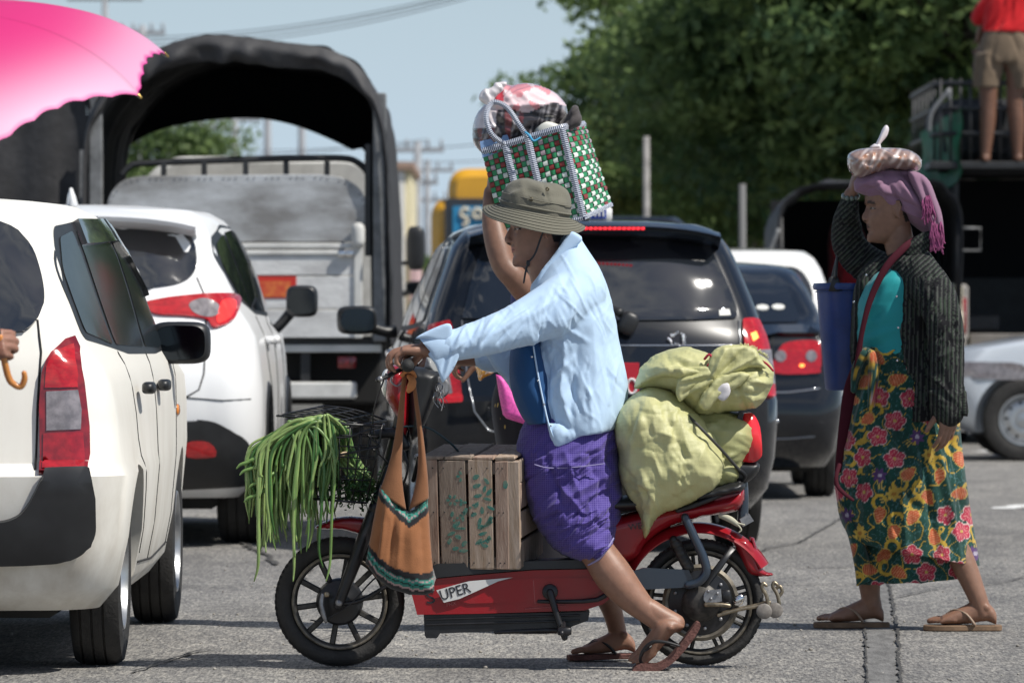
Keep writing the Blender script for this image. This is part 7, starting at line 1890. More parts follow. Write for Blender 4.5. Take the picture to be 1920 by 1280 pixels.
# collar and placket
me=to_mesh(pillow(cr([(1066,438),(1080,438),(1091,450),(1068,474),(1044,502),(1020,528),(1006,530),(1014,508),(1040,476)],3,True),DR,-.085,.010,8,2.6));put('collar',me,SHIRT,rider)
me=to_mesh(pillow(cr([(1062,438),(1078,436),(1068,452),(1040,480),(1022,496),(1016,488),(1034,466)],3,True),DR,.055,.010,8,3));put('collar',me,SHIRT,rider)
me=to_mesh(limb([(1000,650,-.175,3),(1008,700,-.172,3.5),(1018,750,-.172,3.5),(1030,800,-.178,3.5),(1044,830,-.175,3)],DR,flat=.5));put('placket',me,SHIRT,rider)
for a,b in((997,668),(1008,712),(1020,756),(1032,796)):put('button',to_mesh(sq(pxz(a,b,DR,-.186),(.0035,.002,.0035),1,1,8,6)),CHROME,rider)
me=to_mesh(ribs([(960,640,1020,640,.12,-.04),(955,680,1030,680,.135,-.04),(958,730,1040,730,.135,-.04),(975,775,1045,770,.13,-.04),(990,795,1045,790,.12,-.04)],DR,40,5));crease_mesh(me,rfolds(16,6,(955,650,1010,785),70,20,60,5,.004),1,.002);put('undershirt',me,cloth_mat('deep_blue_tee',(.018,.075,.20),.1),rider)
# sarong
def check(px,py,co):pass
SAR=cloth_mat('purple_check',(.055,.034,.215),.12,.75,grid_pattern(46,46,(.13,.10,.33),.7,.97))
sar=ribs([(1000,775,1150,780,.15,0),(978,800,1157,806,.165,0),(968,850,1160,850,.185,0),(975,900,1165,895,.20,0),(990,950,1166,940,.215,0),(1012,995,1164,965,.22,0),(1040,1030,1160,990,.225,0),(1072,1047,1156,1003,.22,0),(1106,1057,1154,1007,.21,0)],DR,96,6,True,False,hem=.03)
me=to_mesh(subd(sar,2))
crease_mesh(me,[(1130,830,1010,900,9,.014),(1150,850,1000,940,10,-.014),(1155,880,1010,965,9,.015),(1158,905,1030,1000,8,-.015),(1160,930,1050,1020,9,.014),(1160,955,1080,1035,7,-.012),(1120,840,1160,940,9,.012),(1105,850,1145,960,7,-.012),(1060,850,1090,940,7,.010),(1020,840,1060,960,7,-.010),(985,850,1010,980,8,.009),(1140,820,1152,1000,6,-.010),(1040,900,1110,980,6,.010),(1080,960,1140,990,5,-.009),(1030,870,1140,880,5,.006)]+rfolds(44,21,(985,830,1160,1040),145,35,80,4,.007),1.0,.003,9,5,ridge=[(-35,70,13,.013),(-60,60,10,.007)])
put('sarong',me,SAR,rider)
me=to_mesh(limb([(1003,868,-.186,2.2),(1030,874,-.196,2.6),(1080,872,-.205,2.4),(1130,866,-.20,2.2)],DR,flat=.4));put('sarong_stripe',me,mat('pale_stripe',(.30,.27,.48),.8),rider)
me=to_mesh(limb([(1103,1054,-.17,3),(1122,1042,-.192,4),(1138,1022,-.19,4),(1148,1006,-.17,3)],DR,flat=.5));put('sarong_stripe',me,MATS['pale_stripe'],rider)
# bucket hat
HAT=cloth_mat('olive_canvas',(.165,.158,.125),.16,.9,bump=.6)
hc=pxz(1003,393,DR);hcr=MB()
up_=Vector((.20,-.06,1)).normalized();hx=Vector((1,0,-.20));hx=(hx-up_*hx.dot(up_)).normalized();hy=up_.cross(hx)
def hring(r_,z,f=None,n=72):
    out=[]
    for i in range(n):
        a=2*math.pi*i/n;e=f(a)if f else(0,0);out.append(hc+hx*math.cos(a)*(r_+e[0])+hy*math.sin(a)*(r_+e[0])*.92+up_*(z+e[1]))
    return out
wob=lambda a:(.003*math.sin(5*a),.0)
crn=[hring(.112,-.006,wob),hring(.1135,.012,wob),hring(.112,.030,wob),hring(.108,.045,wob),hring(.099,.064,lambda a:(.003*math.sin(4*a+1),.002*math.cos(3*a))),hring(.086,.079,lambda a:(.003*math.sin(4*a+1),.003*math.cos(3*a))),hring(.070,.088,lambda a:(0,.003*math.cos(3*a))),hring(.045,.093,lambda a:(0,.003*math.cos(2*a))),hring(.02,.090)]
me=to_mesh(subd(loft(crn,True,False,True),1));crease_mesh(me,[(955,350,1060,372,5,-.006),(975,335,985,372,4,.004),(1015,332,1030,380,4,-.006),(1035,345,1062,360,5,.006),(950,370,990,352,4,.005)],1,.003,22,3)
hat=put('hat',me,HAT,rider)
brf=lambda q:(lambda a:(.004*math.sin(3*a+.6)*q,(-.028*(.5+.5*math.sin(-a))-.004+.010*math.cos(2*a+.2)+.006*math.sin(3*a+.6))*q))
brm=[hring(.111+.056*q,-.004-.016*q,brf(q*q*.6+q*.4))for q in(0,.15,.3,.45,.6,.75,.9,1.0)]+[hring(.111+.056*q,-.0085-.016*q,brf(q*q*.6+q*.4))for q in(1.0,.9,.6,.3,0)]
put('brim',to_mesh(subd(loft(brm,True,False,False),1)),HAT,hat)
for q in(.2,.35,.5,.65,.8,.93):
    pts=hring(.111+.056*q,-.0025-.016*q,brf(q*q*.6+q*.4));put('stitching',to_mesh(tube(pts+[pts[0]],.0008,4,False)),mat('olive_thread',(.12,.115,.085),.9),hat)
pts=hring(.1145,.008);put('hat_band',to_mesh(tube(pts+[pts[0]],.0032,6,False)),HAT,hat);pts=hring(.1135,.034);put('hat_band',to_mesh(tube(pts+[pts[0]],.0016,6,False)),HAT,hat)
for a,b in((1026,356),(996,375)):
    V,Fs=revolve([(.002,0),(.0035,-.0015),(.006,-.001),(.0065,.001)],16,'y',pxz(a,b,DR,-.103 if b>360 else-.098));put('eyelet',to_mesh((V,Fs)),mat('old_brass',(.12,.10,.06),.4,.7),hat)
put('chin_cord',to_mesh(limb([(1020,430,-.085,1.8),(1012,452,-.080,1.8),(1002,478,-.078,1.8),(990,494,-.070,1.8),(985,512,-.06,1.9),(982,530,-.06,1.6)],DR,segs=8)),STRAPK,hat)
put('cord_stop',to_mesh(sq(pxz(990,494,DR,-.072),(.006,.006,.010),.8,.8,12,8)),STRAPK,hat)
# ---- generic clothed person for the ones behind ---------------------------------------------------
def face_of(M,s,skin,male,hair=(.012,.010,.009)):return head_paint(M,s,skin,(.22,.07,.07),hair,male)
# ---- the woman behind the rider with the woven basket -------------------------------------------------
DB=20.1;SK2=(.23,.125,.085)
wb=thing('person','woman hidden behind the rider, bare arm raised to the basket on her head','person',tuple(P(1020,1187,DB).to_tuple()[:2])+(0,))
bp_=lambda x,y,d=0:pxz(x,y,DB,d)
hb_M=frame(bp_(1009,447,-.01),(-.80,-.60,-.05),(-.04,-.02,1))
ps=[head_vf(hb_M,False,.97,.92),limb([(1022,490,0,28),(1025,540,0,30)],DB),limb([(1025,560,0,62),(1030,680,0,60),(1030,800,0,66),(1030,860,0,60)],DB),
      limb([(1005,560,-.10,28),(985,545,-.14,25),(964,520,-.17,24),(945,498,-.17,23),(934,460,-.15,24),(926,420,-.12,22),(922,385,-.09,17),(922,362,-.07,15)],DB),
      hand_vf(frame(bp_(922,368,-.08),(.05,.1,1),(-1,-.2,0)),((10,20,20),)*4,(-30,20),1,.92),
      limb([(1045,560,.12,28),(1010,620,.05,25),(960,668,-.10,20),(905,670,-.16,15)],DB),hand_vf(frame(bp_(905,670,-.16),(-1,0,-.1),(0,-.3,1)),((40,60,40),)*4,(-60,30),1,.9)]
for q in(-.08,.08):
    ps+=[limb([(1030,850,q,46),(1025,1000,q,34),(1030,1100,q,24),(1035,1150,q,18)],DB),foot_vf(frame(bp_(1062,1171,q),(-1,0,0),(0,0,1)),1,.95)]
me=fuse(ps,.0042,3);paint_body(me,SK2,(face_of(hb_M,.97,SK2,False),));put('body',me,SKIN,wb);eyes(hb_M,.97,wb)
me=to_mesh(ribs([(985,515,1050,515,.07,0),(960,540,1080,540,.15,0),(958,600,1085,600,.16,0),(965,680,1090,680,.15,0),(962,780,1095,780,.16,0)],DB,48,5));crease_mesh(me,rfolds(30,3,(960,520,1090,780),70,40,60,6,.006))
put('blue_top',me,cloth_mat('navy_top',(.022,.030,.16),.15),wb)
me=to_mesh(ribs([(962,515,1000,530,.06,-.10),(966,540,1004,550,.07,-.10),(975,560,1010,570,.07,-.1)],DB,24,4));put('red_trim',me,cloth_mat('maroon_trim',(.16,.03,.05),.2),wb)
skt=ribs([(935,700,1090,700,.16,0),(922,760,1100,760,.18,0),(930,830,1105,830,.19,0),(945,950,1100,950,.19,0),(960,1080,1095,1080,.18,0),(965,1140,1092,1140,.18,0)],DB,60,5,True,False,hem=.03)
def skp(t,c,src):
    N=t.nodes.new;K=t.links.new;g=N('ShaderNodeMapping');g.inputs['Scale'].default_value=(1,1,.5);g.inputs['Rotation'].default_value=(0,.5,0);K(c.outputs['Object'],g.inputs[0])
    v=N('ShaderNodeTexVoronoi');v.inputs['Scale'].default_value=34;K(g.outputs[0],v.inputs['Vector']);r=N('ShaderNodeMapRange');r.inputs['From Min'].default_value=.18;r.inputs['From Max'].default_value=.12;K(v.outputs['Distance'],r.inputs['Value'])
    x=N('ShaderNodeMix');x.data_type='RGBA';K(r.outputs[0],x.inputs[0]);K(src,x.inputs[6]);x.inputs[7].default_value=(.38,.27,.08,1);return x.outputs[2]
me=to_mesh(skt);crease_mesh(me,rfolds(24,8,(930,710,1090,1120),85,10,160,9,.010));put('skirt',me,cloth_mat('black_print',(.014,.013,.018),.2,pattern=skp),wb)
for q in(-.08,.08):sandal(frame(bp_(1062,1171,q),(-1,0,0),(0,0,1)),SOLE1,STRAPK,wb,1,.96,sole_name='sandal_sole')
pb=thing('pink_bag','bright pink woven plastic bag between the blue undershirt and the black skirt','bag',(bp_(965,760).x,DB-.3,0))
me=to_mesh(pillow([(930,700),(948,706),(962,730),(985,770),(1000,795),(985,793),(950,782),(943,775),(936,740)],DB,-.27,.03,14,3));put('bag_body',me,mat('pink_plastic_weave',(.75,.10,.42),.5,var=.2,vs=120),pb)
sb_=thing('snack_bag','small clear bag of orange snacks held behind the rider\'s arm','snack bag',(bp_(908,690).x,DB-.3,0))
me=to_mesh(pillow(cr([(890,678),(905,670),(918,674),(926,692),(924,700),(910,706),(900,712),(896,700)],3,True),DB,-.24,.035,16,2.6));crease_mesh(me,rfolds(10,4,(892,675,925,708),80,40,30,3,.006));put('bag_body',me,mat('orange_snack',(.75,.36,.04),.2,col2=(.75,.66,.55),vs=30,coat=1,lo=.45,hi=.6),sb_)
# woven shopping basket -------------------------------------------------------------------------------------
tote=thing('woven_basket','green, white and red checked woven plastic shopping basket tilted on the hidden woman\'s head','basket',(bp_(1020,400).x,DB,0))
c_=dict(TL=bp_(903,287,-.14),TR=bp_(1052,243,-.20),BR=bp_(1093,410,-.20),BL=bp_(944,452,-.14),SR=bp_(1098,232,.04),SB=bp_(1148,382,.04))
off=c_['SR']-c_['TR'];c_['TLb']=c_['TL']+off*.95;c_['BLb']=c_['BL']+(c_['SB']-c_['BR'])*.95
WG,WW,WR,WM=(.035,.27,.11),(.72,.76,.70),(.26,.045,.04),(.42,.33,.36)
cellV=[];cellF=[];cellC=[]
def weave(A,B,C_,D_,nu,nv,bulge,seed,flip=False):
    """A top left, B top right, C bottom right, D bottom left"""
    n0=((B-A).cross(D_-A)).normalized()
    if n0.y>0 and not flip:n0=-n0
    def p(u,v):
        q=(A.lerp(B,u)).lerp(D_.lerp(C_,u),v);return q+n0*bulge*math.sin(math.pi*u)*math.sin(math.pi*min(1,v*.9+.1))
    for i in range(nu):
        for j in range(nv):
            odd=(i+j)%2;u0,u1,v0,v1=i/nu,(i+1)/nu,j/nv,(j+1)/nv;k_=len(cellV)
            if odd:col=WG
            elif j<4:col=(WR if(j%2==0 or i%3==0)else WM)
            else:col=WR if(j%3==0 and i%2==0)or(j%3==1 and(i//2)%3==0)else WW
            h=.0035
            g=.06
            for a,b,z in((u0+g/nu,v0+g/nv,0),(u1-g/nu,v0+g/nv,0),(u1-g/nu,v1-g/nv,0),(u0+g/nu,v1-g/nv,0)):cellV.append(p(a,b)+n0*.0)
            cm=(u0+u1)/2;vm=(v0+v1)/2
            if odd:e=[p(cm,v0+g/nv)+n0*h,p(cm,v1-g/nv)+n0*h];cellF.extend([(k_,k_+4,k_+5,k_+3),(k_+4,k_+1,k_+2,k_+5)])
            else:e=[p(u0+g/nu,vm)+n0*h,p(u1-g/nu,vm)+n0*h];cellF.extend([(k_,k_+1,k_+5,k_+4),(k_+4,k_+5,k_+2,k_+3)])
            cellV.extend(e);cellC.extend([col]*6)
    return p
pf=weave(c_['TL'],c_['TR'],c_['BR'],c_['BL'],16,17,.012,1)
psd=weave(c_['TR'],c_['SR'],c_['SB'],c_['BR'],8,17,.015,2)
weave(c_['SR'],c_['TLb'],c_['BLb'],c_['SB'],16,17,.01,3,True);weave(c_['TLb'],c_['TL'],c_['BL'],c_['BLb'],8,17,.015,4)
me=to_mesh((cellV,cellF));ca=me.color_attributes.new('col','FLOAT_COLOR','POINT');buf=np.ones((len(cellV),4),np.float32);buf[:,:3]=np.array(cellC);ca.data.foreach_set('color',buf.ravel())
PLW=attr_cloth('plastic_weave',.32,0.0,bump=.1,coat=.3)
o=put('weave',me,PLW,tote,smooth=True);o['kind']='stuff'
lin=MB()
for q in((c_['TL'],c_['TR'],c_['BR'],c_['BL']),(c_['TR'],c_['SR'],c_['SB'],c_['BR']),(c_['BL'],c_['BR'],c_['SB'],c_['BLb']),(c_['SR'],c_['TLb'],c_['BLb'],c_['SB']),(c_['TLb'],c_['TL'],c_['BL'],c_['BLb'])):
    cen=sum((c_[k_]for k_ in('TL','SR','BR','BLb')),Vector())/4;lin.add(([v.lerp(cen,.02)for v in q],[(0,1,2,3)]))
lin.build('lining',mat('dark_basket_lining',(.02,.05,.03),.8),tote,False,True)
def striped(name,pts,w,parent=tote,n_per=150,nrm=(0,-1,0)):
    pts=[Vector(p)for p in cr([tuple(p)for p in pts],14)]
    V=[];Fs=[];cols=[];L_=0.0;acc=[0]
    for a,b in zip(pts[:-1],pts[1:]):acc.append(acc[-1]+(b-a).length)
    n=int(acc[-1]*n_per)*2;rs=resample3(pts,n)
    for i in range(n-1):
        a,b=rs[i],rs[i+1];t=(b-a).normalized();s_=t.cross(Vector(nrm)).normalized();nn=s_.cross(t).normalized()
        if nn.dot(Vector(nrm))<0:nn=-nn
        k_=len(V);V+=[a-s_*w,a+s_*w,b+s_*w,b-s_*w,a+nn*.004,b+nn*.004];Fs+=[(k_,k_+3,k_+5,k_+4),(k_+4,k_+5,k_+2,k_+1),(k_,k_+1,k_+2,k_+3)]
        cols+=[(.70,.74,.80)if(i//1)%2 else(.02,.03,.10)]*6
    me=to_mesh((V,Fs));ca=me.color_attributes.new('col','FLOAT_COLOR','POINT');buf=np.ones((len(V),4),np.float32);buf[:,:3]=np.array(cols);ca.data.foreach_set('color',buf.ravel());return put(name,me,PLW,parent,smooth=False)
def resample3(pts,n):
    L_=[0]
    for a,b in zip(pts[:-1],pts[1:]):L_.append(L_[-1]+(b-a).length)
    out=[];j=0
    for i in range(n):
        d=L_[-1]*i/(n-1)
        while j<len(L_)-2 and L_[j+1]<d:j+=1
        out.append(pts[j].lerp(pts[j+1],(d-L_[j])/max(L_[j+1]-L_[j],1e-9)))
    return out
fo=Vector((0,-.008,0))
striped('rim_binding',[pf(0,0)+fo,pf(.33,0)+fo,pf(.66,0)+fo,pf(1,0)+fo,psd(.3,0)+fo,psd(.7,0)+fo,psd(1,0)+fo],.0115)
striped('base_binding',[pf(1,1)+fo,psd(.5,1)+fo,psd(1,1)+fo],.009);striped('base_binding',[pf(0,1)+fo,pf(.5,1)+fo,pf(1,1)+fo],.009)
for u in(.30,.58,1.0):striped('strap_band',[pf(u,0)+fo,pf(u,.35)+fo,pf(u,.7)+fo,pf(u,1)+fo],.0125 if u<1 else.012)
striped('handle',[pf(.30,0)+fo,bp_(922,255,-.21),bp_(912,222,-.20),bp_(924,196,-.18),bp_(950,205,-.19),bp_(972,236,-.21),pf(.58,0)+fo],.009,nrm=(0,-1,0))
# what the basket holds
def plast(px,py,co):
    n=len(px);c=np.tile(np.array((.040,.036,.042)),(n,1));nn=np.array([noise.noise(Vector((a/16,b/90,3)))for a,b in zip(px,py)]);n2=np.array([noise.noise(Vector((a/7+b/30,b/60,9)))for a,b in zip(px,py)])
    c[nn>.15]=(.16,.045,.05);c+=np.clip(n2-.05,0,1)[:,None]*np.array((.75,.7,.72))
    ln=208-.12*(px-960)+6*np.sin(px/14);top=(py<ln)&(px>915);c[top]=(.80,.62,.64);n3=np.array([noise.noise(Vector((a/30,b/22,8)))for a,b in zip(px,py)]);ring=top&(n3>.12);c[ring]=(.74,.30,.33)
    wh=(px<930)&(py<240);c[wh]=(.68,.62,.64);rd=(px>922)&(px<945)&(py>168)&(py<190);c[rd]=(.50,.05,.07);return c
cb=thing('plastic_sack','large clear plastic bag of clothes, pink on top, bulging from the woven basket','plastic bag',(bp_(975,230).x,DB,0))
me=to_mesh(pillow(cr([(890,272),(886,245),(894,215),(908,196),(905,184),(918,172),(934,165),(938,157),(958,160),(990,157),(1020,164),(1045,178),(1060,197),(1064,215),(1050,240),(1020,262),(980,282),(940,290),(910,290)],4,True),DB,-.03,.13,45,2.8))
crease_mesh(me,[(930,200,1060,195,5,.010),(925,205,1050,225,5,-.008),(922,207,1010,262,5,.008),(920,207,960,280,5,-.009),(916,205,930,285,4,.008),(912,200,898,260,4,-.008),(925,195,1000,165,5,.010),(925,190,960,160,4,-.010)]+rfolds(30,6,(900,170,1050,270),20,50,60,4,.004),1,.004,14,3)
paint_px(me,plast);put('bag_film',me,attr_cloth('glossy_film',.18,0,bump=.2,coat=.8),cb)
me=to_mesh(pillow(cr([(905,196),(898,186),(906,172),(922,168),(930,158),(950,158),(945,172),(930,186),(922,202)],3,True),DB,-.16,.02,10,2.6));crease_mesh(me,rfolds(12,4,(902,160,945,200),60,40,30,3,.006));put('knot',me,mat('white_film',(.75,.70,.72),.25,coat=.8),cb)
bt=thing('white_bottle','white plastic container poking out of the basket below the plastic bag','container',(bp_(1020,240).x,DB,0));put('container_body',to_mesh(sq(bp_(1030,248,-.12),(.055,.03,.032),.6,.7,20,12,Matrix.Rotation(rad(18),3,'Y'))),mat('white_plastic',(.72,.72,.66),.35),bt)
gc=thing('grey_cloth','crumpled dark grey cloth stuffed into the right end of the basket','cloth',(bp_(1060,230).x,DB,0))
me=to_mesh(pillow(cr([(1018,248),(1040,244),(1060,220),(1072,203),(1082,202),(1090,222),(1086,238),(1062,248),(1035,256)],3,True),DB,-.12,.04,16,2.4));crease_mesh(me,rfolds(14,5,(1020,205,1088,250),130,30,50,4,.010),1,.006,20);put('cloth_body',me,cloth_mat('charcoal_cloth',(.07,.062,.062),.2),gc)
bb_=thing('blue_box','pale blue box standing at the left end of the basket','box',(bp_(930,275).x,DB,0));put('box_body',to_mesh(prism([(900,268),(951,255),(962,280),(905,298)],-.15,-.05,lambda u,v,d:bp_(u,v,d),.003)),mat('pale_blue_card',(.22,.36,.62),.5),bb_,smooth=False)
put('printed_band',to_mesh(prism([(918,282),(926,272),(950,268),(958,276),(920,290)],-.154,-.151,lambda u,v,d:bp_(u,v,d))),DWIN,bb_,smooth=False)
put('blue_tie',to_mesh(limb([(985,252,-.215,2),(992,258,-.22,2.4),(1000,268,-.22,2),(1012,262,-.215,1.5)],DB)),mat('bright_blue_tie',(.05,.35,.60),.5),tote)
# ---- the woman with the head scarf ---------------------------------------------------------------
SK3=(.25,.135,.090)
ww=thing('person','woman in dark striped shirt, turquoise top and flowered sarong, bag on her head','person',tuple(P(1700,1183,DW).to_tuple()[:2])+(0,))
wp=lambda x,y,d=0:pxz(x,y,DW,d)
hw_M=frame(wp(1668,394),(-1,-.12,-.06),(-.06,0,1))
ps=[head_vf(hw_M,False),limb([(1680,430,0,29),(1692,480,0,28),(1706,520,0,34)],DW),limb([(1712,545,0,44),(1712,620,0,48),(1712,740,0,52),(1715,830,0,62)],DW),
      limb([(1728,540,-.12,22),(1758,620,-.22,24),(1766,700,-.24,20),(1768,740,-.245,17),(1768,762,-.245,14)],DW),hand_vf(frame(wp(1768,758,-.25),(-.02,-.05,-1),(.62,-.78,0)),((14,18,14),(16,20,14),(18,22,16),(20,24,18)),(-30,16),-1,.95,3),
      limb([(1690,530,.13,26),(1640,502,.17,22),(1605,468,.17,19),(1593,425,.13,16),(1594,378,.06,14),(1598,362,.05,13)],DW),hand_vf(frame(wp(1598,366,.05),(.25,-.1,1),(-1,-.15,.2)),((10,14,10),)*4,(-40,20),1,.92),
      limb([(1715,850,.02,50),(1675,940,.04,34),(1648,1000,.06,26),(1634,1060,.08,25),(1634,1110,.08,19),(1640,1140,.08,17)],DW),foot_vf(frame(wp(1661,1167,.08),(-1,.02,0),(0,0,1)),-1,.97),
      limb([(1725,850,-.06,50),(1755,940,-.05,34),(1782,1005,-.06,25),(1806,1060,-.08,23),(1828,1115,-.10,18),(1838,1145,-.10,17)],DW),foot_vf(frame(wp(1865,1167,-.10),(-1,.02,.0),(0,0,1)),-1,.99)]
me=fuse(ps,.0038,3);paint_body(me,SK3,(head_paint(hw_M,1.0,SK3,(.085,.022,.022),(.006,.005,.005),False),));put('body',me,SKIN,ww);eyes(hw_M,1.0,ww)
TAN=mat('tan_sole',(.20,.125,.075),.8,var=.2,vs=30);TANS=mat('tan_strap',(.30,.21,.15),.5)
sandal(frame(wp(1666,1167,.08),(-1,.02,0),(0,0,1)),TAN,TANS,ww,-1,1.0,sole_name='sandal_sole');sandal(frame(wp(1869,1167,-.10),(-1,.02,0),(0,0,1)),TAN,TANS,ww,-1,1.02,sole_name='sandal_sole')
for i in range(9):put('bracelet_bead',to_mesh(sq(wp(1596+13*math.cos(i*.7),368+4*math.sin(i*.7),.05-.025*math.sin(i*.7)),(.009,.009,.010),1,1,10,8)),mat('bead_green',(.10,.14,.12),.2,coat=1),ww)
# turquoise top
me=to_mesh(ribs([(1650,505,1720,500,.09,0),(1622,530,1740,525,.14,0),(1606,570,1750,570,.145,0),(1603,610,1755,610,.14,0),(1606,640,1755,640,.135,0),(1610,662,1755,662,.135,0)],DW,56,5));crease_mesh(me,rfolds(26,9,(1605,510,1680,660),20,50,50,6,.005)+[(1640,520,1615,640,6,.008),(1665,540,1620,600,5,.010),(1668,560,1625,625,5,-.009),(1670,620,1612,640,4,.008),(1668,640,1615,655,4,-.008)],1,.003,ridge=[(-20,40,10,.006)]);put('turquoise_top',me,cloth_mat('turquoise_satin',(.02,.30,.32),.06,.45),ww)
# sarong with flowers
import colorsys
def flower_fn(px,py,co):
    n=len(px);base=np.array((.010,.062,.048));c=np.tile(base,(n,1));r=np.random.RandomState(12)
    nn=np.array([noise.noise(Vector((a/26,b/26,1)))for a,b in zip(px,py)]);vine=np.abs(nn)<.030
    n2=np.array([noise.noise(Vector((a/11,b/11,7)))for a,b in zip(px,py)]);c[(np.abs(n2)<.035)]=(.05,.14,.14);c[vine]=(.50,.33,.05)
    W_=60;H_=74;k_=0
    for gy in range(640,1110,36):
        k_+=1
        for gx in range(1530+(k_%2)*31,1860,W_):
            x0=gx+r.uniform(-6,6);y0=gy+r.uniform(-6,6);rot=r.uniform(0,6);typ=(k_*3+(gx//W_)*2+k_//2)%5
            x0+=5*math.sin(gx*1.7+gy);dx,dy=(px-x0)*(1+.18*math.sin(gx+gy*.7)),py-y0;R=np.hypot(dx,dy);th=np.arctan2(dy,dx)+rot
            if typ in(0,3):
                rr=18*(.72+.28*np.abs(np.cos(2.5*th)));c[R<rr+1.6]=(.62,.45,.42);c[R<rr]=(.46,.035,.075);s_=(R<rr*.8)&(np.sin(15*th)>.55);c[s_]=(.62,.22,.22);c[R<3]=(.55,.40,.1)
            elif typ in(1,4):
                u=dx*math.cos(rot)+dy*math.sin(rot);v=-dx*math.sin(rot)+dy*math.cos(rot);e=(u/15)**2+(v/(10*(1-u/40)))**2;c[e<1.3]=(.55,.40,.10);c[e<1]=(.50,.10,.035);c[(e<.85)&(np.sin(u*1.5)>.3)]=(.60,.24,.12)
                q=np.abs(np.hypot(u+24,v-4)-13);c[(q<3.2)&(v>-6)&(e>1.3)]=(.58,.38,.05)
            else:
                rr=14.5*(.8+.2*np.cos(7*th));pur=(gx+gy)%2==0;c[R<rr]=(.62,.42,.08)if not pur else(.11,.05,.17);c[R<4]=(.42,.20,.04)if not pur else(.5,.45,.55)
                u=dx*math.cos(rot)+dy*math.sin(rot);v=-dx*math.sin(rot)+dy*math.cos(rot);b_=(np.abs(np.hypot(u+20,v+26)-28)<5.5)&(u>-4-22)&(v>-14)&(R>rr+1);c[b_&(np.sin(th*26)>0)]=(.55,.38,.10)
    fd=np.array([noise.noise(Vector((a/40,b/60,2)))+.5*noise.noise(Vector((a/6,b/6,4)))for a,b in zip(px,py)])
    return c*np.clip(.82+.45*fd,.4,1.15)[:,None]
def sarong_piece(name,rows,lines,kk=6,n=96,hem=.02):
    me=to_mesh(subd(ribs(rows,DW,n,kk,True,False,hem=hem),2));crease_mesh(me,lines,1,.0025,9,4);paint_px(me,flower_fn);return put(name,me,ACL,ww)
sarong_piece('sarong',[(1606,648,1775,650,.135,0),(1600,690,1790,700,.15,0),(1590,760,1798,765,.165,0),(1578,820,1803,830,.175,0),(1568,880,1810,885,.18,0),(1570,950,1818,945,.18,0),(1585,995,1828,1005,.175,0),(1602,1016,1837,1061,.165,-.01)],
             [(1640,680,1590,860,8,.016),(1660,690,1640,900,7,-.014),(1680,780,1700,1030,9,.018),(1720,790,1760,1045,9,-.018),(1750,800,1800,1050,8,.018),(1780,800,1822,1040,6,-.014),(1655,760,1665,1000,7,-.012),(1600,700,1575,880,6,-.010),(1625,800,1600,990,9,-.009),(1650,880,1680,1020,8,.008),(1620,660,1650,700,6,.010),(1605,930,1700,1030,9,.007),(1630,900,1790,990,10,-.007)]+rfolds(20,3,(1580,700,1810,1040),80,20,120,5,.005))
sarong_piece('sarong_underlayer',[(1640,900,1800,900,.13,.01),(1620,980,1812,990,.145,.02),(1606,1050,1810,1060,.15,.03),(1608,1096,1806,1084,.15,.03)],rfolds(14,5,(1610,950,1800,1090),85,12,120,8,.007))
sarong_piece('sarong_flap',[(1562,880,1590,890,.06,-.02),(1570,950,1600,960,.06,-.03),(1590,1010,1618,1010,.05,-.05),(1600,1060,1630,1058,.035,-.06),(1604,1098,1636,1084,.02,-.06)],[],5,40,.01)
me=to_mesh(join(sq(wp(1622,664,-.11),(.032,.03,.024),1,1,20,12),limb([(1615,664,-.13,9),(1602,690,-.12,9),(1598,730,-.09,6)],DW),limb([(1630,664,-.14,9),(1634,695,-.15,10),(1628,760,-.15,7)],DW)));crease_mesh(me,rfolds(12,5,(1600,650,1640,740),80,30,40,4,.006));paint_px(me,flower_fn);put('sarong_knot',me,ACL,ww)
# striped shirt
def stripes(px,py,co):
    n=len(px);c=np.tile(np.array((.011,.011,.013)),(n,1));u=np.where(px>1735,px*1.0+(py-560)*.02,px+(py-480)*.03);u=np.where(py<520,u*.72+py*.75,u)
    c[np.sin(u*.78)>.72]=(.070,.075,.068);c[np.sin(u*.78+1.9)>.9]=(.035,.055,.035);return c
tr=ribs([(1672,472,1732,464,.08,0),(1656,492,1754,488,.130,0),(1664,520,1768,518,.155,0),(1665,560,1768,560,.16,0),(1667,620,1770,620,.16,0),(1668,680,1776,690,.165,0),(1669,740,1780,745,.175,0),(1672,792,1776,785,.18,0)],DW,72,5)
sl=limb([(1722,512,-.10,36),(1742,545,-.17,37),(1760,600,-.225,35),(1765,650,-.24,33),(1766,700,-.25,31),(1765,745,-.25,32),(1767,768,-.25,31)],DW,segs=36)
sl2=limb([(1690,520,.12,38),(1640,500,.17,36),(1605,470,.17,33),(1592,440,.15,30),(1591,405,.10,24),(1594,382,.06,18)],DW,segs=30)
fpn=pillow(cr([(1655,478),(1664,500),(1640,540),(1622,590),(1612,650),(1600,690),(1594,650),(1597,590),(1602,540),(1620,500)],3,True),DW,.02,.06,14,4)
me=fuse([tr,sl,sl2,fpn],.0048,4,'jacket')
crease_mesh(me,[(1760,520,1735,640,8,.010),(1745,540,1725,700,8,-.010),(1785,540,1800,640,6,.009),(1790,610,1750,640,6,-.009),(1795,650,1750,680,6,.009),(1700,520,1690,700,9,.008),(1720,560,1712,780,7,-.008),(1735,690,1800,760,5,.010),(1585,430,1625,455,5,.008),(1580,455,1615,480,5,-.008),(1590,395,1575,440,4,.006)]+rfolds(50,6,(1670,500,1800,780),85,35,60,5,.0045)+rfolds(16,8,(1575,380,1650,500),30,40,40,5,.006),1,.003,10,2,ridge=[(85,60,13,.010),(40,40,11,.005)])
paint_px(me,stripes);put('striped_shirt',me,ACD,ww)
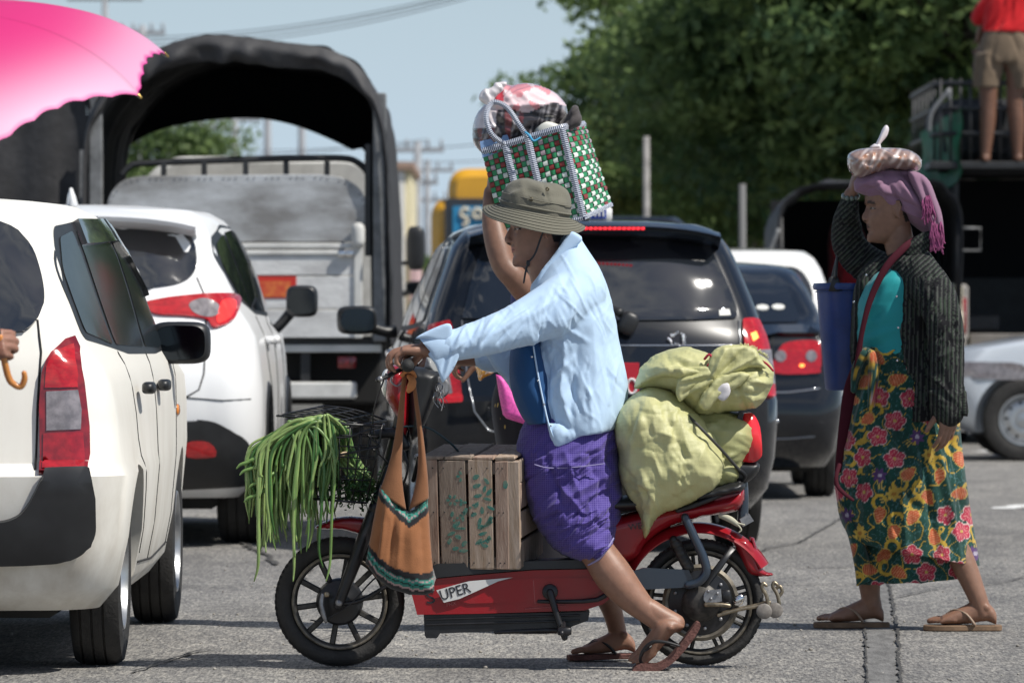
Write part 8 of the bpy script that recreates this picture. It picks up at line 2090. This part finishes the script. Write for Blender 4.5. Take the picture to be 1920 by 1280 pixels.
for nm,ol,d,T in(('collar',[(1690,470),(1712,444),(1738,434),(1748,446),(1742,462),(1728,478),(1718,496),(1708,484)],-.105,.003),('cuff_fold',[(1729,735),(1745,742),(1775,765),(1802,778),(1801,745),(1796,728),(1760,722),(1736,726)],-.285,.012),('elbow_fold',[(1760,505),(1778,530),(1790,556),(1788,575),(1776,568),(1762,540)],-.14,.04)):
    me=to_mesh(pillow(cr(ol,3,True),DW,d,T,12,2.6));crease_mesh(me,[(ol[0][0],ol[0][1],ol[3][0],ol[3][1],5,.006)]);paint_px(me,stripes);put(nm,me,ACD,ww)
for a,b,d in((1675,556,-.165),(1678,614,-.165),(1676,675,-.17),(1621,516,-.09),(1598,566,-.08)):put('button',to_mesh(sq(wp(a,b,d-.016),(.0045,.003,.0045),1,1,10,6)),CHROME,ww)
# maroon shawl/strap and shoulder bag
mar=cloth_mat('maroon_cloth',(.055,.006,.014),.15,sheen=0.0)
for pts,fl in(([(1712,448,-.09,4),(1690,466,-.12,7),(1658,500,-.14,7),(1632,550,-.145,6),(1614,610,-.145,5),(1602,690,-.13,6)],.5),([(1604,680,-.10,7),(1592,730,-.06,12),(1584,790,-.05,12),(1577,850,-.05,11),(1568,905,-.05,6)],.5),([(1570,870,-.12,4),(1564,890,-.14,4),(1566,908,-.15,4),(1578,922,-.16,4),(1594,934,-.16,3)],.6)):
    me=to_mesh(limb(pts,DW,flat=fl,up=(0,1,0)));crease_mesh(me,rfolds(8,4,(1575,480,1700,900),110,15,80,4,.005));put('maroon_shawl',me,mar,ww)
# head scarf
SCF=cloth_mat('mauve_scarf',(.26,.15,.22),.12,.85)
sc=ribs([(1600,342,1603,360,.040,0),(1610,330,1622,366,.078,0),(1630,322,1646,376,.094,0),(1658,318,1668,390,.100,0),(1688,319,1697,410,.101,0),(1716,328,1724,432,.096,0),(1742,345,1746,440,.076,0),(1754,366,1750,412,.04,0)],DW,60,6)
scl=ribs([(1618,322,1640,338,.03,-.02),(1640,318,1690,330,.06,0),(1700,318,1712,330,.05,0)],DW,30,4)
me=fuse([sc,scl],.0045,3,'scarf');crease_mesh(me,[(1608,356,1735,412,4,.010),(1612,348,1738,395,5,-.009),(1640,330,1680,400,7,.010),(1655,325,1700,405,6,-.009),(1672,322,1735,405,6,.010),(1690,322,1745,380,5,-.010),(1610,350,1650,332,5,.008),(1625,360,1665,340,4,-.007)]+rfolds(16,3,(1620,330,1740,420),45,20,70,4,.004),1,.003,14,2);put('head_scarf',me,SCF,ww)
me=to_mesh(pillow(cr([(1700,322),(1722,326),(1740,342),(1752,372),(1762,400),(1766,430),(1766,455),(1752,458),(1742,436),(1730,405),(1718,372),(1705,345)],3,True),DW,-.085,.03,12,2.6));crease_mesh(me,[(1712,330,1750,420,4,.008),(1725,332,1760,430,4,-.008)]);put('scarf_tail',me,SCF,ww)
fm=mat('magenta_fringe',(.22,.045,.13),.85,var=.3,vs=60);rfr=random.Random(6);fg=MB()
for(x0,y0,n,dy)in((1731,376,26,34),(1748,425,34,42)):
    for i in range(n):
        x=x0+rfr.uniform(-7,13);y=y0+rfr.uniform(-8,12);fg.add(limb([(x,y,-.118,1.5),(x+rfr.uniform(-3,4),y+dy*.3,-.125,1.8),(x+rfr.uniform(-4,7),y+dy*.65,-.12,1.6),(x+rfr.uniform(-4,8),y+dy*rfr.uniform(.8,1.05),-.12,1.2)],DW,k=2,segs=5))
o=put('fringe',to_mesh(fg.vf()),fm,ww);o['kind']='stuff'
# bag on her head
hb=thing('food_bag','flat clear plastic bag of brown food with knotted top, on the scarf','plastic bag',(wp(1655,300).x,DW,0))
def foodc(px,py,co):
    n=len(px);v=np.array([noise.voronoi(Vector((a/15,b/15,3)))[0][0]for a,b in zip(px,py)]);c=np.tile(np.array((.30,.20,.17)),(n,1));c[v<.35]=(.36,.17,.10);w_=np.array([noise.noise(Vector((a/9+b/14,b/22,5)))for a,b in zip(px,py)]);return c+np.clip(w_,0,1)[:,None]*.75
me=to_mesh(pillow(cr([(1588,300),(1592,288),(1610,280),(1640,277),(1680,278),(1702,281),(1722,292),(1728,306),(1722,320),(1700,322),(1665,320),(1635,330),(1612,336),(1598,328),(1590,314)],4,True),DW,-.01,.11,24,2.4,bulge=lumps(4.2,.010,14)));crease_mesh(me,[(1640,280,1600,310,4,.006),(1645,282,1640,325,4,-.006),(1650,282,1700,305,4,.006)]+rfolds(20,6,(1595,285,1720,320),30,60,40,3,.003),1,.002,20);paint_px(me,foodc);put('bag_film',me,MATS.get('gf')or bpy.data.materials['glossy_film'],hb)
put('knot',to_mesh(pillow([(1634,280),(1630,276),(1638,270),(1650,270),(1652,280)],DW,-.02,.015,5,1.8)),MATS['white_film'],hb)
me=to_mesh(pillow(cr([(1641,272),(1648,256),(1655,240),(1662,235),(1666,243),(1662,256),(1652,268),(1646,276)],3,True),DW,-.02,.012,8,1.8));crease_mesh(me,[(1645,272,1660,242,2.5,.004)]);put('bag_ears',me,MATS['white_film'],hb)
# bucket
BLUE=mat('blue_plastic',(.012,.045,.20),.35,var=.12,vs=12)
bc=wp(1600,530,.26);bu=thing('bucket','blue plastic bucket hanging from the crook of the scarfed woman\'s far arm','bucket',tuple(bc-Vector((0,0,.385))))
V,Fs=revolve([(0,0),(.080,0),(.086,.006),(.118,.36),(.128,.362),(.131,.372),(.128,.385),(.119,.384),(.112,.36),(.082,.012),(0,.010)],48,'z');mesh_obj('pail',V,Fs,BLUE,bu,flat_ang=40)
V,Fs=revolve([(.1185,.352),(.123,.352),(.123,.356),(.1185,.356)],48,'z');mesh_obj('rim_ridge',V,Fs,BLUE,bu)
for s_ in(-1,1):mesh_obj('handle_lug',*prism([(-.026,.355),(.026,.355),(.010,.405),(0,.412),(-.010,.405)],-.004,.004,lambda u,v,d:Vector((u-.055,s_*.112+d,v)),.001),BLKP,bu)
mesh_obj('handle',*tube([Vector((-.055,-.116,.40)),Vector((-.045,-.11,.50)),Vector((-.015,-.10,.60)),Vector((.0,-.09,.64)),Vector((.0,.03,.61)),Vector((-.03,.11,.50)),Vector((-.055,.116,.40))],.0055,8,k=5),BLKP,bu)
# ---- man standing on the truck --------------------------------------------------------------------------
DT=50.3;mt=thing('person','man in red shirt and khaki shorts standing barefoot on the loaded truck','person',tuple(P(1880,304,DT)))
tp=lambda x,y,d=0:pxz(x,y,DT,d)
hm_M=frame(tp(1960,-75,.12),(.2,1,-.5),(0,.4,1))
ps=[head_vf(hm_M,True),limb([(1950,-45,.08,12),(1935,-20,.05,15)],DT),limb([(1935,-15,.05,20),(1900,30,0,20),(1885,75,0,22)],DT)]
for a,b in((1855,1848),(1905,1908)):
    ps+=[limb([(1885+(a-1880)*.4,80,0,22),(a,140,0,20),(a-2,190,0,16),((a+b)/2,230,0,15),(b,285,0,10),(b,296,0,10)],DT),foot_vf(frame(tp(b,303,-.06),(.15 if b>1880 else-.15,1,0),(0,0,1)),1 if b<1880 else-1)]
ps+=[limb([(1862,0,.05,12),(1848,40,.15,10),(1842,70,.3,8)],DT),limb([(1975,0,.05,12),(1985,40,.2,10),(1980,70,.35,8)],DT),hand_vf(frame(tp(1842,68,.3),(0,.5,-1),(1,0,0)),((20,30,20),)*4,(-40,20),1),hand_vf(frame(tp(1980,68,.35),(0,.5,-1),(1,0,0)),((20,30,20),)*4,(-40,20),1)]
SK4=(.17,.085,.055);me=fuse(ps,.008,3);paint_body(me,SK4,(face_of(hm_M,1,SK4,True),));put('body',me,SKIN,mt)
KH=cloth_mat('khaki_shorts',(.17,.125,.085),.12)
sh=[ribs([(1848,55,1930,55,.13,0),(1838,80,1935,80,.15,0),(1832,105,1936,105,.15,0),(1828,118,1934,118,.14,0)],DT,40,4),ribs([(1828,100,1884,100,.13,0),(1823,135,1880,135,.12,0),(1822,164,1872,165,.115,0)],DT,30,4),ribs([(1880,100,1936,100,.13,0),(1886,135,1940,135,.12,0),(1892,168,1940,167,.115,0)],DT,30,4)]
me=fuse(sh,.010,3);crease_mesh(me,rfolds(20,3,(1825,60,1935,160),80,30,50,6,.012));put('shorts',me,KH,mt)
me=fuse([ribs([(1880,-40,1990,-40,.14,.05),(1850,-10,1985,-10,.16,.05),(1845,30,1960,30,.15,.02),(1842,60,1938,62,.15,0)],DT,40,4),limb([(1870,-10,.05,18),(1845,20,.1,17),(1838,32,.14,16)],DT),limb([(1975,-10,.05,18),(1992,25,.15,17)],DT)],.010,3);crease_mesh(me,rfolds(24,5,(1845,-20,1960,60),120,30,60,6,.012));put('red_shirt',me,cloth_mat('red_tee',(.60,.015,.02),.1),mt)
# figure in red inside the covered pickup
cloth=thing('red_bundle','large dark red bundle inside the covered pickup, beside the bucket','bundle',tuple(P(1590,520,51.2)))
me=to_mesh(pillow(cr([(1556,540),(1552,470),(1558,425),(1580,405),(1612,420),(1628,470),(1628,545),(1590,556)],4,True),51.2,0,.25,40,5));crease_mesh(me,rfolds(14,3,(1560,420,1620,540),80,30,70,8,.03));put('bundle_body',me,cloth_mat('dark_red_cloth',(.30,.02,.03),.15),cloth)
mesh_obj('yellow_cargo_lip',*box(-.78,.78,-.06,-.03,1.19,1.26,.01),mat('yellow_lip',(.55,.46,.18),.6),p1,smooth=False)
# ---- umbrella and the hand that holds it --------------------------------------------------------------------
# ---- pink umbrella, its holder at the left edge ------------------------------------------------------
UY=14.0;us_=F/UY
def up3(x,y,d=0.0):return P(x,y,UY)+Vector((0,d,0))
um=thing('umbrella','bright pink umbrella fading to white, held over the cars at the top left','umbrella',tuple(up3(-8,672)))
un=Vector((-.17625,-.25916,.94962));uu=un.cross(Vector((0,1,.01))).normalized();uv=un.cross(uu);uA=up3(-128.2,24.8);UR,UH=424.08/us_,182.0/us_
def upt(f,t):
    d=uu*math.cos(f)+uv*math.sin(f);return uA+d*UR*math.sin(t*1.2)/math.sin(1.2)-un*UH*(1-math.cos(t*1.2))/(1-math.cos(1.2))
um_m,t_,b_=new_mat('umbrella_nylon');N_=t_.nodes.new;K_=t_.links.new
a_=N_('ShaderNodeVertexColor');a_.layer_name='col';K_(a_.outputs[0],b_.inputs['Base Color']);b_.inputs['Roughness'].default_value=.45
tr_=N_('ShaderNodeBsdfTranslucent');ms_=N_('ShaderNodeMixShader');ms_.inputs[0].default_value=.35;K_(a_.outputs[0],tr_.inputs['Color']);K_(b_.outputs[0],ms_.inputs[1]);K_(tr_.outputs[0],ms_.inputs[2]);K_(ms_.outputs[0],t_.nodes['Material Output'].inputs['Surface'])
GOLD=mat('gold_tip',(.55,.38,.12),.3,.9)
for k_ in range(8):
    f0=3.392-k_*math.pi/4;V=[];Fs=[];cols=[];NU,NT=40,34
    for i in range(NU+1):
        w=i/NU;f=f0-w*math.pi/4;tm=1-.085*math.sin(math.pi*w)-.016*(abs(math.sin(math.pi*5.5*w))if 0<w<1 else 0)
        for j in range(NT+1):
            t=tm*(j/NT);p=upt(f,t)
            c0,c1=upt(f0,t),upt(f0-math.pi/4,t);sag=p-c0.lerp(c1,w);p=p-sag*.55
            V.append(p);g=1/(1+math.exp(-((t-.72)/.08)));e=tm-t
            c=np.array((.86,.045,.26))*(1-g)+np.array((.90,.52,.74))*g
            if e<.016:c=np.array((.85,.05,.38))
            if i in(0,NU):c=c*.8
            cols.append(c)
    for i in range(NU):
        for j in range(NT):q=i*(NT+1)+j;Fs.append((q,q+1,q+NT+2,q+NT+1))
    me=to_mesh((V,Fs));ca=me.color_attributes.new('col','FLOAT_COLOR','POINT');buf=np.ones((len(V),4),np.float32);buf[:,:3]=np.array(cols);ca.data.foreach_set('color',buf.ravel());put('canopy_panel',me,um_m,um)
    put('rib',to_mesh(tube([upt(f0,t)-un*.006 for t in(.02,.25,.5,.75,1.0)],.0022,6)),ALU,um)
    put('rib_tip',to_mesh(tube([upt(f0,.99),upt(f0,1.012)],[.0025,.003],8,roundcap=True)),GOLD,um)
put('shaft',to_mesh(tube([uA+un*.05,uA-un*.84],.005,10)),ALU,um)
hb0=uA-un*.84;put('hook_handle',to_mesh(tube([hb0,hb0-un*.10,hb0-un*.125+Vector((.012,0,0)),hb0-un*.128+Vector((.028,0,-.002)),hb0-un*.11+Vector((.040,0,.0)),hb0-un*.095+Vector((.042,0,.0))],[.009,.009,.0085,.008,.008,.007],12,k=4,roundcap=True)),mat('amber_handle',(.60,.24,.05),.25,coat=1),um)
hp_=uA-un*.855
SK5=(.27,.14,.095);hold=thing('person','person at the left edge of the frame, only a fist around the umbrella handle showing','person',(up3(-250,600).x,UY,0))
bx0=hold.location.x
def w3(x,d,z):return Vector((bx0+x,UY+d,z))
wr=hp_+Vector((-.065,.02,-.02))
hmM=frame(wr,(.9,-.25,.25),(.1,-.9,.35))
he_M=frame(w3(0,.05,1.47),(.3,-1,0),(0,0,1))
ps=[head_vf(he_M,False),hand_vf(hmM,((60,80,55),(62,82,55),(64,84,55),(66,84,55)),(-60,50),1,.95),tube([w3(0,.06,1.38),w3(0,.06,1.28)],.05,20),tube([w3(0,.06,1.25),w3(0,.06,1.0),w3(0,.06,.75)],[.10,.11,.12],24,k=4,roundcap=True),
      tube([w3(.14,.04,1.22),w3(.18,-.06,.98),wr+Vector((-.05,.03,-.02)),wr],[.042,.036,.028,.022],20,k=5,roundcap=True),tube([w3(-.14,.04,1.22),w3(-.2,.04,.98),w3(-.19,-.02,.76)],[.042,.036,.024],20,k=5,roundcap=True),hand_vf(frame(w3(-.19,-.02,.77),(0,0,-1),(-1,0,0)),((14,18,14),)*4,(-30,16),1)]
for s_ in(-.09,.09):ps+=[tube([w3(s_,.06,.78),w3(s_,.05,.45),w3(s_,.07,.20),w3(s_,.08,.09)],[.085,.055,.045,.032],24,k=5,roundcap=True),foot_vf(frame(w3(s_,.13,.022),(0,-1,0),(0,0,1)),1 if s_<0 else-1)]
me=fuse(ps,.0040,4);paint_body(me,SK5,(head_paint(he_M,1,SK5,(.2,.06,.06),(.012,.010,.009),False),));put('body',me,SKIN,hold);eyes(he_M,1,hold)
def tworld(rings,m,name):put(name,to_mesh(loft(rings,True,True,True)),m,hold)
def oval(z,rx,ry,dx=0):return[w3(dx+rx*math.cos(a),.06+ry*math.sin(a),z)for a in[2*math.pi*i/40 for i in range(40)]]
tworld([oval(1.30,.07,.06),oval(1.27,.16,.10),oval(1.2,.185,.125),oval(1.0,.165,.135),oval(.85,.175,.14),oval(.72,.19,.145)],cloth_mat('plum_blouse',(.16,.05,.10),.1),'blouse')
tworld([oval(.80,.155,.12),oval(.6,.19,.14),oval(.35,.18,.14),oval(.16,.17,.14)],cloth_mat('brown_skirt',(.10,.06,.04),.1),'skirt')
for s_ in(-.09,.09):sandal(frame(w3(s_,.135,.022),(0,-1,0),(0,0,1)),SOLE1,STRAPK,hold,1 if s_<0 else-1,sole_name='sandal_sole')
